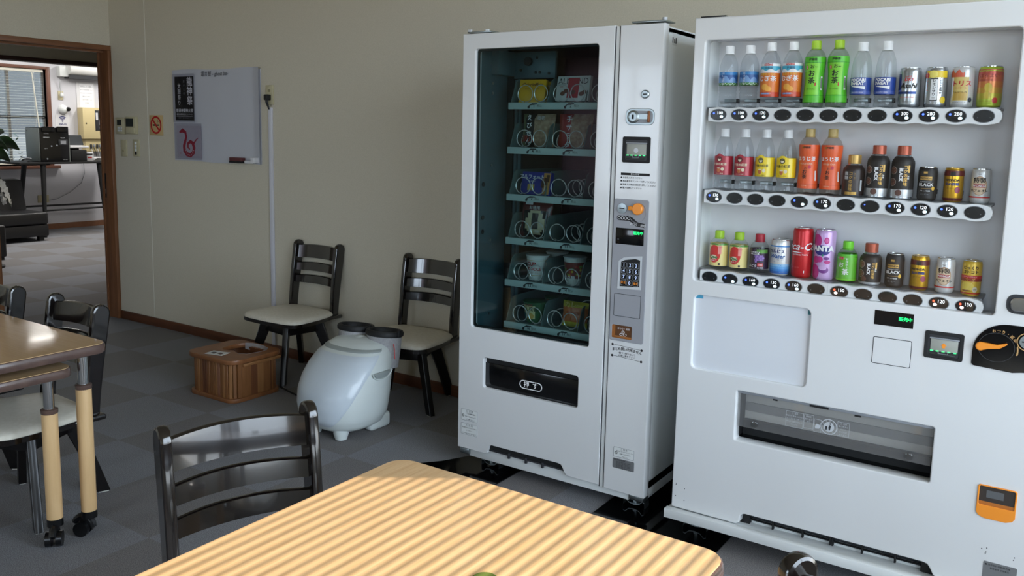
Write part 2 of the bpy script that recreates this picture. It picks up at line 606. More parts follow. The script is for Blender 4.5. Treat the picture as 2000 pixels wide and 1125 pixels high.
# neighbouring house wall and hedge outside the far window
struct('ground_outside', MB().box(-25, -11.95, -2, 14, -0.3, -0.1, mat('outside_gravel', (90, 86, 80), 0.9)))
h = MB().box(-15.2, -15.0, 0, 12, -0.1, 5.0, mat('outside_render', (50, 53, 56), 0.8))
h.box(-15.0, -14.96, 4.6, 6.3, 1.55, 3.4, mat('outside_shutter', (86, 90, 93), 0.6))
h.box(-14.8, -14.7, 3, 9, -0.1, 1.25, mat('outside_fence', (84, 85, 86), 0.8))
for i in range(16):
    h.box(-14.96, -14.95, 4.65, 6.25, 1.6 + i * 0.11, 1.625 + i * 0.11, DGREY)
hs = h.build('neighbour_house', off=(-15, 6, -0.1), label='grey neighbouring house wall with louvred shutter seen through the far blinds', cat='house')
LEAFD = mat('hedge_leaf', (30, 46, 30), 0.6)
hb = MB()
rnd = random.Random(3)
for i in range(500):
    x, y, z = -13.2 + rnd.gauss(0, 0.18), 6.3 + rnd.gauss(0, 0.55), 0.25 + abs(rnd.gauss(0, 0.45))
    M = Matrix.Translation((x, y, z)) @ Matrix.Rotation(rnd.uniform(0, 6), 4, 'Z') @ Matrix.Rotation(rnd.uniform(-1, 1), 4, 'X')
    hb.add([(-0.02, 0, 0), (0, -0.05, 0.01), (0.02, 0, 0), (0, 0.05, 0.01)], [[0, 1, 2, 3]], LEAFD, False, M)
for i in range(9):
    hb.tube([(-13.2, 5.6 + i * 0.17, -0.1), (-13.2, 5.6 + i * 0.17 + rnd.uniform(-.1, .1), 0.7)], 0.008, LEAFD, 5)
hb.build('garden_shrub', off=(-13.2, 6.3, -0.1), label='leafy shrub outside behind the lower half of the far blinds', cat='shrub')

# ------------------------------------------------------------------ blinds
BLW = mat('blind_slat_cream', (214, 212, 200), 0.5)
def blind(name, label, x, y0, y1, z0, z1, pitch, tilt, wdt, side, cat='blind'):
    r = thing(name, label, cat, (x, (y0 + y1) / 2, z1))
    m = MB()
    n = int((z1 - 0.05 - z0) / pitch)
    c, s = math.cos(tilt) * wdt / 2, math.sin(tilt) * wdt / 2
    for i in range(n):
        z = z1 - 0.055 - i * pitch
        vs = [(x - c, y0, z - s), (x - c, y1, z - s), (x, y1, z + 0.0012), (x, y0, z + 0.0012), (x + c, y1, z + s), (x + c, y0, z + s)]
        m.add(vs, [[0, 1, 2, 3], [3, 2, 4, 5]], BLW)
    o = m.build('slats', r)
    MB().box(x - 0.02, x + 0.02, y0, y1, z1 - 0.04, z1, BLW, bev=0.003).build('head_rail', r)
    MB().box(x - 0.012, x + 0.012, y0, y1, z0 - 0.01, z0 + 0.006, BLW, bev=0.003).build('bottom_rail', r)
    k = max(2, int((y1 - y0) / 0.6))
    for i in range(k + 1):
        y = y0 + 0.12 + (y1 - y0 - 0.24) * i / k
        m = MB()
        for dx in (-0.014, 0.014):
            m.tube([(x + dx, y, z0), (x + dx, y, z1 - 0.03)], 0.0011, BLW, 4)
        m.build('ladder_cord', r)
    return r
blind('venetian_blind', 'cream venetian blind filling the long right-hand window', XR + 0.02, WY0 + 0.03, WY1 - 0.01, WZ0 + 0.02, WZ1 - 0.002, 0.0215, math.radians(18.5), 0.025, 1)
fb = blind('venetian_blind', 'cream venetian blind half open in the far lounge window', -11.77, FY0 + 0.02, FY1 - 0.03, FZa + 0.03, FZb - 0.002, 0.034, math.radians(-6), 0.024, -1)
m = MB().tube([(-11.73, 6.05, 2.10), (-11.722, 6.09, 1.6), (-11.715, 6.13, 1.05)], 0.008, BLW, 6)
m.build('tilt_wand', fb)

# ------------------------------------------------------------------ swivel dining chairs (seat faces local -Y)
DWOOD = noise_mat('espresso_lacquered_wood', (12, 9, 9), (20, 14, 13), 14, 0.16, stretch=(5, 5, 1), coat=0.85, spec=0.55)
DWOODL = noise_mat('espresso_satin_wood', (10, 8, 8), (16, 12, 12), 14, 0.32, stretch=(5, 5, 1), coat=0.15, spec=0.4)
CREAM = noise_mat('cream_leatherette', (214, 208, 192), (222, 217, 203), 60, 0.45, bump=0.05)
FELT = mat('felt_glide', (190, 188, 180), 0.9)
POST_T = 0.028
def spine(z):
    """local y of the back plane at height z"""
    t = max(0, (z - 0.36) / 0.41)
    return 0.165 + 0.055 * t ** 1.3
def make_chair(label, group, base_rot):
    t = thing('swivel_dining_chair', label, 'chair', absolute=False, group=group)
    # cushion
    def seatline(g, n=40):
        pts = []
        for i in range(n):
            a = 2 * PI * i / n
            ca, sa = math.cos(a), math.sin(a)
            e = 0.30
            x = math.copysign(abs(ca) ** e, ca)
            y = math.copysign(abs(sa) ** e, sa)
            wx = 0.232 - 0.045 * max(0, y) - 0.012 * (1 - abs(y))
            yy = -0.205 * (-y) if y < 0 else 0.178 * y
            if y < 0:
                yy = -0.19 * abs(y) - 0.018 * (1 - x * x)
            pts.append((x * (wx - g), yy * (1 - g / 0.2)))
        return pts
    m = MB()
    rings = [(0.0, 0.352), (0.0, 0.362), (0.006, 0.372), (0.03, 0.381), (0.08, 0.387), (0.14, 0.389), (0.18, 0.39)]
    n = 40
    vs = []
    for g, z in rings:
        vs += [(x, y, z) for x, y in seatline(g, n)]
    fs = []
    for j in range(len(rings) - 1):
        for i in range(n):
            a, b = j * n + i, j * n + (i + 1) % n
            fs.append([a, b, b + n, a + n])
    fs.append([(len(rings) - 1) * n + i for i in range(n)])
    fs.append(list(range(n))[::-1])
    m.add(vs, fs, CREAM, True)
    m.build('seat_cushion', t)
    # wooden seat frame: dark rim below the cushion with ears that carry the posts
    m = MB()
    out = [(x * 1.02, y * 1.02) for x, y in seatline(0, n)]
    vs = [(x, y, 0.334) for x, y in out] + [(x, y, 0.354) for x, y in out]
    fs = [[i, (i + 1) % n, (i + 1) % n + n, i + n] for i in range(n)] + [list(range(n, 2 * n)), list(range(n))[::-1]]
    m.add(vs, fs, DWOOD, True)
    for s in (-1, 1):
        m.box(s * 0.178 - 0.03, s * 0.178 + 0.03, 0.05, 0.205, 0.333, 0.356, DWOOD, bev=0.009)
    m.build('seat_frame', t)
    MB().lathe([(0.09, 0.316), (0.095, 0.32), (0.095, 0.334)], BLACKM, 28).build('swivel_plate', t)
    # crossed apron
    m = MB()
    for k in range(4):
        a = base_rot + k * PI / 2
        M = rotz(a)
        m.box(0.02, 0.155, -0.016, 0.016, 0.262, 0.317, DWOODL, bev=0.004, M=M)
    for k in range(4):
        a = base_rot + PI / 4 + k * PI / 2
        m.box(0.088, 0.110, -0.112, 0.112, 0.262, 0.316, DWOODL, bev=0.003, M=rotz(a))
    m.build('base_apron', t)
    for k in range(4):
        a = base_rot + k * PI / 2
        m = MB()
        # broad tapered plank in the radial plane, splayed out
        out = [(0.090, 0.318), (0.180, 0.318), (0.280, 0.004), (0.232, 0.004), (0.178, 0.16), (0.135, 0.262), (0.118, 0.272), (0.090, 0.276)]
        m.plate([(x, z) for x, z in out][::-1], -0.015, 0.015, DWOODL, bev=0.004, M=rotz(a))
        m.box(0.238, 0.274, -0.011, 0.011, 0, 0.007, FELT, M=rotz(a))
        m.build('leg', t)
    # posts: planks deep front to back with rounded tops
    for s in (-1, 1):
        zs = [0.340 + i * 0.0325 for i in range(13)]
        hd = lambda z: 0.026 + 0.008 * min(1, (z - 0.34) / 0.3)
        front = [(spine(z) - hd(z), z) for z in zs]
        back = [(spine(z) + hd(z), z) for z in zs]
        cy_, cz_, r_ = spine(0.73), 0.735, 0.034
        arc = [(cy_ + r_ * math.cos(a), cz_ + r_ * math.sin(a)) for a in [PI * k / 12 for k in range(13)]]
        outl = front + arc[::-1] + back[::-1]
        M = Matrix.Translation((s * 0.173, 0, 0)) @ rotz(PI / 2)
        m = MB()
        m.plate([(p[0], p[1]) for p in outl], -POST_T / 2, POST_T / 2, DWOOD, bev=0.0075, M=M)
        m.build('back_post', t)
    for (z0, z1, bow) in ((0.664, 0.738, 0.034), (0.587, 0.632, 0.032), (0.513, 0.556, 0.030)):
        vs, fs = [], []
        N = 16
        for i in range(N + 1):
            u = -1 + 2 * i / N
            x = 0.163 * u
            d = bow * (1 - u * u) - 0.002
            top = z1 + (0.006 * (1 - u * u))
            for (z, dy) in ((z0, -0.009), (top - 0.003, -0.009), (top, -0.005), (top, 0.005), (top - 0.003, 0.009), (z0, 0.009)):
                vs.append((x, spine(z) + d + dy, z))
        for i in range(N):
            for k in range(6):
                a, b = i * 6 + k, i * 6 + (k + 1) % 6
                fs.append([a, b, b + 6, a + 6])
        fs += [list(range(6)), list(range(N * 6, N * 6 + 6))[::-1]]
        MB().add(vs, fs, DWOOD, True).build('back_slat', t)
    return t
def put(t, x, y, rz):
    t.location = (x, y, 0)
    t.rotation_euler = (0, 0, rz)
    return t
G1, G2 = 'swivel chairs against the back wall', 'swivel chairs at the tables'
# base_rot is the leg direction relative to the seat
put(make_chair('dark wooden swivel chair with cream seat at the wall behind the wooden foot bath', G1, math.radians(126)), -3.79, 3.385, 0)
put(make_chair('dark wooden swivel chair with cream seat tucked between the white foot massager and snack machine', G1, math.radians(65)), -2.905, 3.39, math.radians(2))
put(make_chair('dark chair with shining back slats pushed in at the left of the sunlit table', G2, math.radians(10)), -1.407, 1.195, math.radians(90 - 20))
put(make_chair('dark swivel chair behind the left table, its cream seat seen under the tabletop', G2, math.radians(72)), -3.205, 1.56, math.radians(-3))
put(make_chair('dark swivel chair cut off by the left frame edge, only one back post showing', G2, math.radians(40)), -3.80, 1.55, 0)
put(make_chair('dark chair at the lower right, only a rounded post top showing past the table', G2, math.radians(30)), -0.30, 1.09, math.radians(-32))

# ------------------------------------------------------------------ tables
TOPM = noise_mat('beech_laminate', (216, 174, 124), (231, 192, 144), 5.0, 0.22, stretch=(26, 1.2, 10), detail=7, lo=0.3, hi=0.72, dist=0.6, coat=0.25)
TOPM2 = noise_mat('beech_laminate_lengthwise', (200, 164, 120), (208, 174, 130), 5.0, 0.14, stretch=(1.2, 26, 10), detail=7, lo=0.3, hi=0.72, dist=0.6, coat=0.25)
EDGE = noise_mat('brown_edge_band', (84, 66, 60), (96, 76, 68), 20, 0.25, coat=0.3)
LEGW = noise_mat('beech_leg', (205, 168, 118), (220, 184, 136), 6, 0.45, stretch=(8, 8, 0.7), lo=0.3, hi=0.7)
RUB = mat('black_castor_plastic', (14, 14, 16), 0.3)
def table(name, label, cat, x0, x1, y0, y1, z, th, leg_in, legs, group=None, topm=TOPM):
    r = thing(name, label, cat, ((x0 + x1) / 2, (y0 + y1) / 2, 0), group=group)
    R = 0.05
    def hplate(mb, g, za, zb, m_, bev):
        # horizontal plate: outline in xy
        pts = rr(x0 + g, x1 - g, y0 + g, y1 - g, R - g)
        mb.plate([(p[0], p[1]) for p in pts], -zb, -za, m_, bev=bev, M=Matrix.Rotation(-PI / 2, 4, 'X'))
    m = MB()
    hplate(m, 0.0, z - th, z - 0.0006, EDGE, 0.009)
    m.build('edge_band', r)
    m = MB()
    hplate(m, 0.006, z - 0.004, z, topm, 0.0)
    m.build('tabletop', r)
    for (lx, ly, ca) in legs:
        m = MB()
        zt = z - th
        m.cyl((lx, ly, 0.088), (lx, ly, z - 0.155), 0.0255, LEGW, 28)
        lg = m.build('leg', r)
        MB().lathe([(0.0255, z - 0.158), (0.0275, z - 0.155), (0.0275, z - 0.143), (0.018, z - 0.140)], EDGE, 24, c=(lx, ly, 0)).build('collar', lg)
        MB().cyl((lx, ly, z - 0.142), (lx, ly, zt + 0.004), 0.017, CHROME, 24).build('chrome_tube', lg)
        m = MB()
        M = Matrix.Translation((lx, ly, 0)) @ rotz(ca)
        m.lathe([(0.0262, 0.066), (0.0262, 0.092)], RUB, 24, M=M)
        m.box(-0.012, 0.034, -0.011, 0.011, 0.028, 0.072, RUB, bev=0.006, M=M)
        m.cyl((0.022, -0.026, 0.026), (0.022, -0.008, 0.026), 0.026, RUB, 24, M=M)
        m.cyl((0.022, 0.008, 0.026), (0.022, 0.026, 0.026), 0.026, RUB, 24, M=M)
        m.tube([(-0.012 + 0.034 * (1 - math.cos(a)), 0, 0.03 + 0.038 * math.sin(a)) for a in [k * PI / 8 for k in range(0, 8)]], 0.012, RUB, 8, M=M)
        m.build('castor', lg)
    return r
table('dining_table', 'beech table with rounded corners striped by sunlight through the blinds, nearest the viewer', 'table', -1.262, -0.470, -0.30, 1.445, 0.69, 0.036, 0,
      [(-1.10, 1.375, 0.3), (-0.56, 1.375, 2.0), (-1.19, -0.22, 1.0), (-0.54, -0.22, 2.5)])
table('dining_table', 'higher of the two nested beech tables at the left, with a glossy reflecting top', 'table', -4.70, -2.750, 0.98, 1.640, 0.69, 0.036, 0,
      [(-2.806, 1.566, math.radians(-150)), (-4.62, 1.566, 0.5), (-4.62, 1.04, 0.2)], topm=TOPM2)
table('nesting_table', 'lower beech table nested under the taller left table', 'table', -4.55, -2.775, 1.06, 1.530, 0.622, 0.034, 0,
      [(-2.838, 1.462, math.radians(-40)), (-4.48, 1.462, 0.5), (-4.48, 1.12, 0.2)], topm=TOPM2)
c = thing('coaster', 'small olive green round mat edge at the bottom of the sunlit table', 'mat', (-0.775, 1.103, 0.6905))
MB().lathe([(0.020, 0.0), (0.023, 0.002), (0.023, 0.004), (0.020, 0.006)], mat('olive_felt', (96, 112, 40), 0.8), 28, c=(-0.775, 1.103, 0.6905)).build('pad', c)

# ------------------------------------------------------------------ slatted wooden foot bath
CED = [noise_mat('cedar_%s' % n, a, b, 12, 0.5, stretch=(4, 4, 0.6), lo=0.3, hi=0.7) for n, a, b in
       (('honey', (138, 94, 54), (154, 108, 66)), ('amber', (124, 80, 44), (138, 92, 54)), ('russet', (98, 58, 34), (114, 70, 42)), ('rose', (132, 88, 64), (146, 100, 74)))]
CEDT = noise_mat('cedar_rim', (122, 76, 44), (138, 90, 54), 8, 0.4, stretch=(1, 4, 1), lo=0.3, hi=0.7)
bx0, bx1, by0, by1, bh = -3.965, -3.595, 2.800, 3.130, 0.232
r = thing('wooden_foot_bath', 'square slatted wooden foot bath with rounded corners on the carpet by the wall', 'foot bath', ((bx0 + bx1) / 2, (by0 + by1) / 2, 0))
m = MB()
per = rr(bx0 + 0.012, bx1 - 0.012, by0 + 0.012, by1 - 0.012, 0.055, 6)
def walk(pts, step):
    out, acc = [], 0
    P_ = [Vector(p) for p in pts] + [Vector(pts[0])]
    for a, b in zip(P_, P_[1:]):
        L_ = (b - a).length
        while acc < L_ - 1e-9:
            d = (b - a).normalized()
            out.append((a + d * acc, d))
            acc += step
        acc -= L_
    return out
rnd = random.Random(5)
k_st = 0
for (p, d) in walk(per, 0.0208):
    a = math.atan2(d.y, d.x)
    M = Matrix.Translation((p.x, p.y, 0)) @ rotz(a)
    if abs(d.y) > 0.95:          # the sides are flush planks
        if k_st % 2 == 0:
            pm_ = CED[rnd.choice((0, 0, 1, 1, 2))]
        k_st += 1
        m.box(-0.0106, 0.0106, -0.008, 0.006, 0.018, bh - 0.018, pm_, bev=0.0005, seg=1, M=M)
        continue
    dd = rnd.uniform(-0.0015, 0.002)
    m.box(-0.0098, 0.0098, -0.007 - dd, 0.006, 0.018, bh - 0.018, CED[rnd.choice((0, 0, 1, 1, 2, 3))], bev=0.0025, seg=1, M=M)
inn = rr(bx0 + 0.024, bx1 - 0.024, by0 + 0.024, by1 - 0.024, 0.045, 6)
m.plate(rr(bx0 + 0.0165, bx1 - 0.0165, by0 + 0.0165, by1 - 0.0165, 0.052, 6), -(bh - 0.02), -0.02, CED[2], holes=[inn], M=Matrix.Rotation(-PI / 2, 4, 'X'))
m.build('stave_wall', r)
def hring(mb, o, i, za, zb, m_, bev=0.003):
    mb.plate([(p[0], p[1]) for p in o], -zb, -za, m_, holes=[i] if i else (), bev=bev, M=Matrix.Rotation(-PI / 2, 4, 'X'))
m = MB()
hole = [(-3.86, 3.10), (-3.82, 3.125), (-3.74, 3.125), (-3.675, 3.105), (-3.645, 3.07), (-3.645, 3.0), (-3.66, 2.95), (-3.70, 2.925), (-3.74, 2.94), (-3.775, 2.955), (-3.80, 2.94), (-3.84, 2.93), (-3.87, 2.96), (-3.88, 3.04)]
hring(m, rr(bx0 - 0.012, bx1 + 0.012, by0 - 0.012, by1 + 0.012, 0.065), hole, bh - 0.024, bh, CEDT)
m.build('rim', r)
m = MB()
hring(m, rr(bx0 - 0.006, bx1 + 0.006, by0 - 0.006, by1 + 0.006, 0.06), None, 0.0, 0.022, CEDT)
m.build('plinth', r)
m = MB()
hring(m, rr(bx0 + 0.02, bx1 - 0.02, by0 + 0.02, by1 - 0.02, 0.05), None, 0.10, 0.106, CED[1])
m.lathe([(0.001, 0.155), (0.03, 0.150), (0.055, 0.13), (0.065, 0.106)][::-1], CED[1], 20, c=(-3.75, 3.03, 0))
m.build('foot_rest', r)
m = MB()
CLR = glass_mat('clear_film', (0.85, 0.87, 0.9), 1.8, 0.1, haze=(0.35, (0.6, 0.62, 0.66)))
n = len(hole)
vs = [(p[0], p[1], bh + 0.001) for p in hole] + [(-3.76 + (p[0] + 3.76) * 0.9, 3.03 + (p[1] - 3.03) * 0.88, bh - 0.03 - 0.012 * (i % 2)) for i, p in enumerate(hole)]
m.add(vs, [[i, (i + 1) % n, (i + 1) % n + n, i + n] for i in range(0, 8)], CLR, False)
m.build('plastic_liner', r)
MB().box(-3.60, -3.588, 2.87, 3.12, bh - 0.045, bh - 0.028, CED[0], bev=0.003).build('side_rail', r)
M = Matrix.Translation((-3.79, 2.86, bh + 0.0015)) @ rotz(0.22)
cd = thing('instruction_card', 'small white picture card lying on the rim of the wooden foot bath', 'card', (-3.79, 2.86, bh))
m = MB().box(-0.055, 0.055, -0.035, 0.035, -0.001, 0.0005, mat('card_white', (206, 206, 204), 0.5), M=M)
for dx in (-0.022, 0.022):
    m.box(dx - 0.014, dx + 0.012, -0.012, 0.012, 0.0005, 0.0008, DGREY, M=M)
    m.box(dx + 0.002, dx + 0.016, -0.02, -0.004, 0.0005, 0.0009, mat('card_print', (120, 90, 84), 0.6), M=M)
m.build('card', cd)
cr_ = MB().tube([(-3.60, 3.12, 0.02), (-3.52, 3.12, 0.006), (-3.42, 3.10, 0.005), (-3.30, 3.12, 0.005), (-3.15, 3.20, 0.005), (-3.05, 3.30, 0.005)], 0.0045, BLACKM, 6)
cr_.build('power_cord', off=(-3.6, 3.12, 0), label='thin black power cord running on the carpet from the wooden foot bath', cat='cord')

# ------------------------------------------------------------------ white foot and calf massager
EGG = mat('massager_shell', (206, 214, 212), 0.38, coat=0.15)
EGGF = mat('massager_front', (196, 206, 214), 0.30, coat=0.25)
EGGB = mat('massager_band', (150, 158, 156), 0.45)
r = thing('foot_massager', 'white egg shaped foot massager with two leg tubes on the carpet', 'massager', (-2.87, 2.90, 0))
RG = [(0.030, 2.895, .10, .10), (0.036, 2.89, .135, .14), (0.055, 2.885, .165, .172), (0.10, 2.88, .190, .196), (0.16, 2.88, .200, .205), (0.22, 2.888, .204, .203), (0.28, 2.905, .202, .19),
      (0.33, 2.928, .196, .168), (0.375, 2.955, .184, .14), (0.405, 2.98, .166, .113), (0.425, 3.0, .142, .088), (0.436, 3.01, .11, .06), (0.442, 3.015, .06, .03)]
def egg(z, a, g=0.0):
    for (p, q) in zip(RG, RG[1:]):
        if z <= q[0] or q is RG[-1]:
            t = min(1, max(0, (z - p[0]) / (q[0] - p[0])))
            yc, hx, hy = [p[k] + (q[k] - p[k]) * t for k in (1, 2, 3)]
            break
    ca, sa = math.cos(a), math.sin(a)
    e = 0.8
    return Vector((-2.87 + (hx + g) * math.copysign(abs(ca) ** e, ca), yc + (hy + g) * math.copysign(abs(sa) ** e, sa), z))
n = 48
vs, fs = [], []
zz = [RG[0][0]]
for p, q in zip(RG, RG[1:]):
    zz += [p[0] + (q[0] - p[0]) * k / 3 for k in (1, 2, 3)]
for z in zz:
    vs += [egg(z, 2 * PI * i / n) for i in range(n)]
for j in range(len(zz) - 1):
    for i in range(n):
        a, b = j * n + i, j * n + (i + 1) % n
        fs.append([a, b, b + n, a + n])
fs += [list(range(n))[::-1], [(len(zz) - 1) * n + i for i in range(n)]]
m = MB().add(vs, fs, EGG, True)
m.build('body_shell', r)
# front cover: tongue shaped, raised a little
def patch(name, fa0, fa1, z0, z1, m_, g, na=28, nz=22, par=None):
    vs, fs = [], []
    for j in range(nz + 1):
        z = z0 + (z1 - z0) * j / nz
        for i in range(na + 1):
            a = fa0(z) + (fa1(z) - fa0(z)) * i / na
            gg = g if 0 < i < na and 0 < j < nz else -0.003
            v = egg(z, a, gg)
            if 0 < j < nz or True:
                v.z += 0
            vs.append(v)
    W_ = na + 1
    for j in range(nz):
        for i in range(na):
            fs.append([j * W_ + i, j * W_ + i + 1, (j + 1) * W_ + i + 1, (j + 1) * W_ + i])
    return MB().add(vs, fs, m_, True).build(name, par, auto=False)
ha = lambda z: math.radians(10 + 76 * max(0.0, (z - 0.062) / 0.33) ** 0.52)
fc = patch('front_cover', lambda z: -PI / 2 - ha(z), lambda z: -PI / 2 + ha(z), 0.066, 0.392, EGGF, 0.004, par=r)
hb_ = lambda z: math.radians(89)
patch('grey_band', lambda z: -PI / 2 - hb_(z), lambda z: -PI / 2 + hb_(z), 0.394, 0.412, EGGB, 0.0025, nz=4, par=r)
# tubes with black cuffs, leaning back
FAB = noise_mat('grey_cuff_fabric', (150, 150, 152), (164, 164, 166), 90, 0.8)
for x in (-2.965, -2.775):
    m = MB()
    M = Matrix.Translation((x, 3.045, 0.30)) @ Matrix.Rotation(math.radians(-6), 4, 'X') @ Matrix.Diagonal((1.0, 0.95, 1, 1))
    m.lathe([(0.080, 0), (0.085, 0.08), (0.087, 0.155)], FAB, 36, M=M, cap=False)
    m.lathe([(0.070, 0.155), (0.066, 0.06)], BLACKM, 36, M=M, cap=False)
    tb = m.build('leg_tube', r)
    m = MB()
    m.lathe([(0.087, 0.148), (0.094, 0.152), (0.096, 0.166), (0.090, 0.176), (0.076, 0.176), (0.070, 0.168), (0.068, 0.150), (0.01, 0.140)], BLACKM, 36, M=M, cap=False)
    m.box(0.085, 0.10, -0.012, 0.012, 0.15, 0.185, BLACKM, bev=0.004, M=M)
    m.build('cuff_rim', tb)
# recessed grips on each side, knob between the tubes, feet, red tag
for s in (1, -1):
    m = MB()
    out = [(0.055 * math.cos(a), 0.03 * math.sin(a)) for a in [PI + PI * k / 14 for k in range(15)]]
    M = Matrix.Translation((-2.87 + s * 0.2025, 2.925, 0.312)) @ rotz(PI / 2 + (0 if s > 0 else PI)) @ Matrix.Rotation(math.radians(8), 4, 'X')
    m.plate(out, -0.006, 0.008, EGGB, bev=0.003, M=M)
    m.tube([M @ Vector((x, -0.006, z)) for x, z in [(0.064 * math.cos(a), 0.004 + 0.038 * math.sin(a)) for a in [PI + PI * k / 16 for k in range(17)]]], 0.0035, EGG, 6)
    m.build('grip', r)
MB().lathe([(0.03, 0.425), (0.034, 0.432), (0.03, 0.44), (0.012, 0.446)], EGG, 24, c=(-2.87, 3.0, 0)).build('dial', r)
for (x, y, lx) in ((-2.785, 2.775, .045), (-2.955, 2.775, .045)):
    m = MB()
    m.lathe([(0.018, 0.0), (0.028, 0.004), (0.036, 0.03), (0.040, 0.07)], EGG, 20, c=(x, y, 0))
    m.build('foot', r)
for s in (-1, 1):
    m = MB()
    x = -2.87 + s * 0.105
    m.box(x - 0.028, x + 0.028, 2.93, 3.07, 0.0, 0.075, EGG, bev=0.018, seg=3)
    m.build('foot', r)
m = MB().tube([(-2.68, 3.02, 0.425), (-2.674, 3.02, 0.40), (-2.668, 3.015, 0.355)], 0.0022, mat('red_tag', (190, 24, 28), 0.5), 6)
m.build('pull_tag', r)

# ------------------------------------------------------------------ black sheets under the machines
SHEET = mat('black_acrylic_sheet', (6, 6, 7), 0.08)
m = MB()
hring(m, [(-2.32, 2.74), (-1.905, 2.74), (-1.905, 3.45), (-2.19, 3.45), (-2.17, 2.98), (-2.24, 2.84)][::1], None, 0.0, 0.005, SHEET, bev=0.001)
m.build('floor_protection_sheet', off=(-2.05, 3.0, 0), label='glossy black protection sheet under the left foot of the snack machine', cat='floor sheet', group='black sheets under the machines')
m = MB()
hring(m, [(-1.455, 2.70), (-0.955, 2.70), (-0.955, 3.5), (-1.455, 3.5)], None, 0.0, 0.005, SHEET, bev=0.001)
m.build('floor_protection_sheet', off=(-1.2, 3.0, 0), label='glossy black protection sheet shared by both machines where they meet', cat='floor sheet', group='black sheets under the machines')

# ------------------------------------------------------------------ things on the back wall
W = YB
PAPER = mat('white_paper', (215, 215, 218), 0.6)
VINYL = mat('whiteboard_film', (186, 188, 196), 0.30, coat=0.2)
CLEARV = glass_mat('clear_sleeve', (0.93, 0.93, 0.95), 1.5, 0.12)
SW = mat('aged_ivory_plate', (186, 178, 146), 0.5)
SWD = mat('aged_ivory_dark', (150, 142, 112), 0.5)
LCD = mat('lcd_dark', (40, 46, 44), 0.3)

r = thing('air_conditioner_remote', 'left ivory wall controller with small screen and two rows of buttons', 'controller', (-5.826, W, 1.43))
m = MB().box(-5.878, -5.775, W - 0.018, W, 1.370, 1.488, SW, bev=0.003)
m.box(-5.858, -5.806, W - 0.0195, W - 0.017, 1.432, 1.472, LCD)
m.build('case', r)
m = MB()
for i in range(2):
    for j in range(2):
        m.box(-5.852 + i * .03, -5.830 + i * .03, W - 0.021, W - 0.018, 1.388 + j * 0.02, 1.402 + j * 0.02, LGREY, bev=0.001)
m.text('— —', 0.012, INK, at(-5.826, W - 0.0185, 1.379))
m.build('buttons', r)
r = thing('air_conditioner_remote', 'right ivory wall controller with a wide dark screen above a flap', 'controller', (-5.69, W, 1.43))
m = MB().box(-5.752, -5.628, W - 0.022, W, 1.372, 1.495, SW, bev=0.004)
m.box(-5.742, -5.655, W - 0.0235, W - 0.02, 1.425, 1.482, LCD)
m.build('case', r)
MB().box(-5.745, -5.640, W - 0.026, W - 0.021, 1.378, 1.416, BEIGE, bev=0.002).text('・・・', 0.012, INK, at(-5.69, W - 0.0265, 1.385)).build('flap', r)
r = thing('light_switch', 'ivory wall switch plate with one rocker, left of the two plates', 'switch', (-5.805, W, 1.27))
MB().box(-5.842, -5.770, W - 0.008, W, 1.210, 1.330, SW, bev=0.003).build('plate', r)
MB().box(-5.815, -5.797, W - 0.013, W - 0.006, 1.245, 1.262, SWD, bev=0.002).build('rocker', r)
r = thing('light_switch', 'ivory wall switch plate with a column of white rockers, right of the two plates', 'switch', (-5.655, W, 1.275))
MB().box(-5.692, -5.618, W - 0.008, W, 1.215, 1.335, SW, bev=0.003).build('plate', r)
for i in range(4):
    MB().box(-5.664, -5.646, W - 0.013, W - 0.006, 1.228 + i * 0.024, 1.247 + i * 0.024, [BLACKM, WHITE2, WHITE2, WHITE2][i], bev=0.002).build('rocker', r)

r = thing('no_smoking_sign', 'small tan no smoking sign with red ring on the wall', 'sign', (-5.41, W, 1.44))
MB().box(-5.488, -5.335, W - 0.004, W, 1.368, 1.508, mat('sign_tan', (190, 164, 116), 0.5), bev=0.001).build('board', r)
RED = mat('sign_red', (176, 30, 34), 0.5)
m = MB()
cx, cz = -5.412, 1.440
m.plate(ell(cx, cz, 0.062, 0.062, 32), W - 0.0055, W - 0.004, RED, holes=[ell(cx, cz, 0.049, 0.049, 32)])
m.box(-0.052, 0.052, -0.0008, 0.0008, -0.006, 0.006, RED, M=Matrix.Translation((cx, W - 0.0055, cz)) @ Matrix.Rotation(math.radians(45), 4, 'Y'))
m.build('prohibition_ring', r)
m = MB().box(cx - 0.036, cx + 0.022, W - 0.0048, W - 0.004, cz - 0.006, cz + 0.004, INK)
m.box(cx + 0.025, cx + 0.032, W - 0.0048, W - 0.004, cz - 0.006, cz + 0.004, INK)
m.tube([(cx + 0.022, W - 0.0045, cz + 0.01), (cx + 0.012, W - 0.0045, cz + 0.018), (cx + 0.03, W - 0.0045, cz + 0.024), (cx + 0.018, W - 0.0045, cz + 0.033)], 0.0015, INK, 5)
m.build('cigarette_symbol', r)

# film whiteboard, slightly curling, with poster, print, eraser
r = thing('whiteboard_sheet', 'large thin white film whiteboard sheet stuck on the wall', 'whiteboard', (-4.77, W, 1.5))
vs, fs = [], []
nx, nz = 30, 12
for j in range(nz + 1):
    for i in range(nx + 1):
        u, v = i / nx, j / nz
        x = -5.205 + 0.885 * u + 0.012 * v * (1 - u) * 0
        z = 1.205 + 0.602 * v + 0.004 * math.sin(u * 9)
        y = W - 0.006 - 0.0015 * math.sin(u * 13 + v) ** 2 - 0.012 * max(0, u - 0.93) / 0.07
        vs.append((x, y, z))
for j in range(nz):
    for i in range(nx):
        a = j * (nx + 1) + i
        fs.append([a, a + 1, a + nx + 2, a + nx + 1])
m = MB().add(vs, fs, VINYL, True)
nv = len(vs)
m.box(-5.205, -4.32, W - 0.004, W - 0.001, 1.208, 1.80, VINYL)
m.build('sheet', r, auto=False)
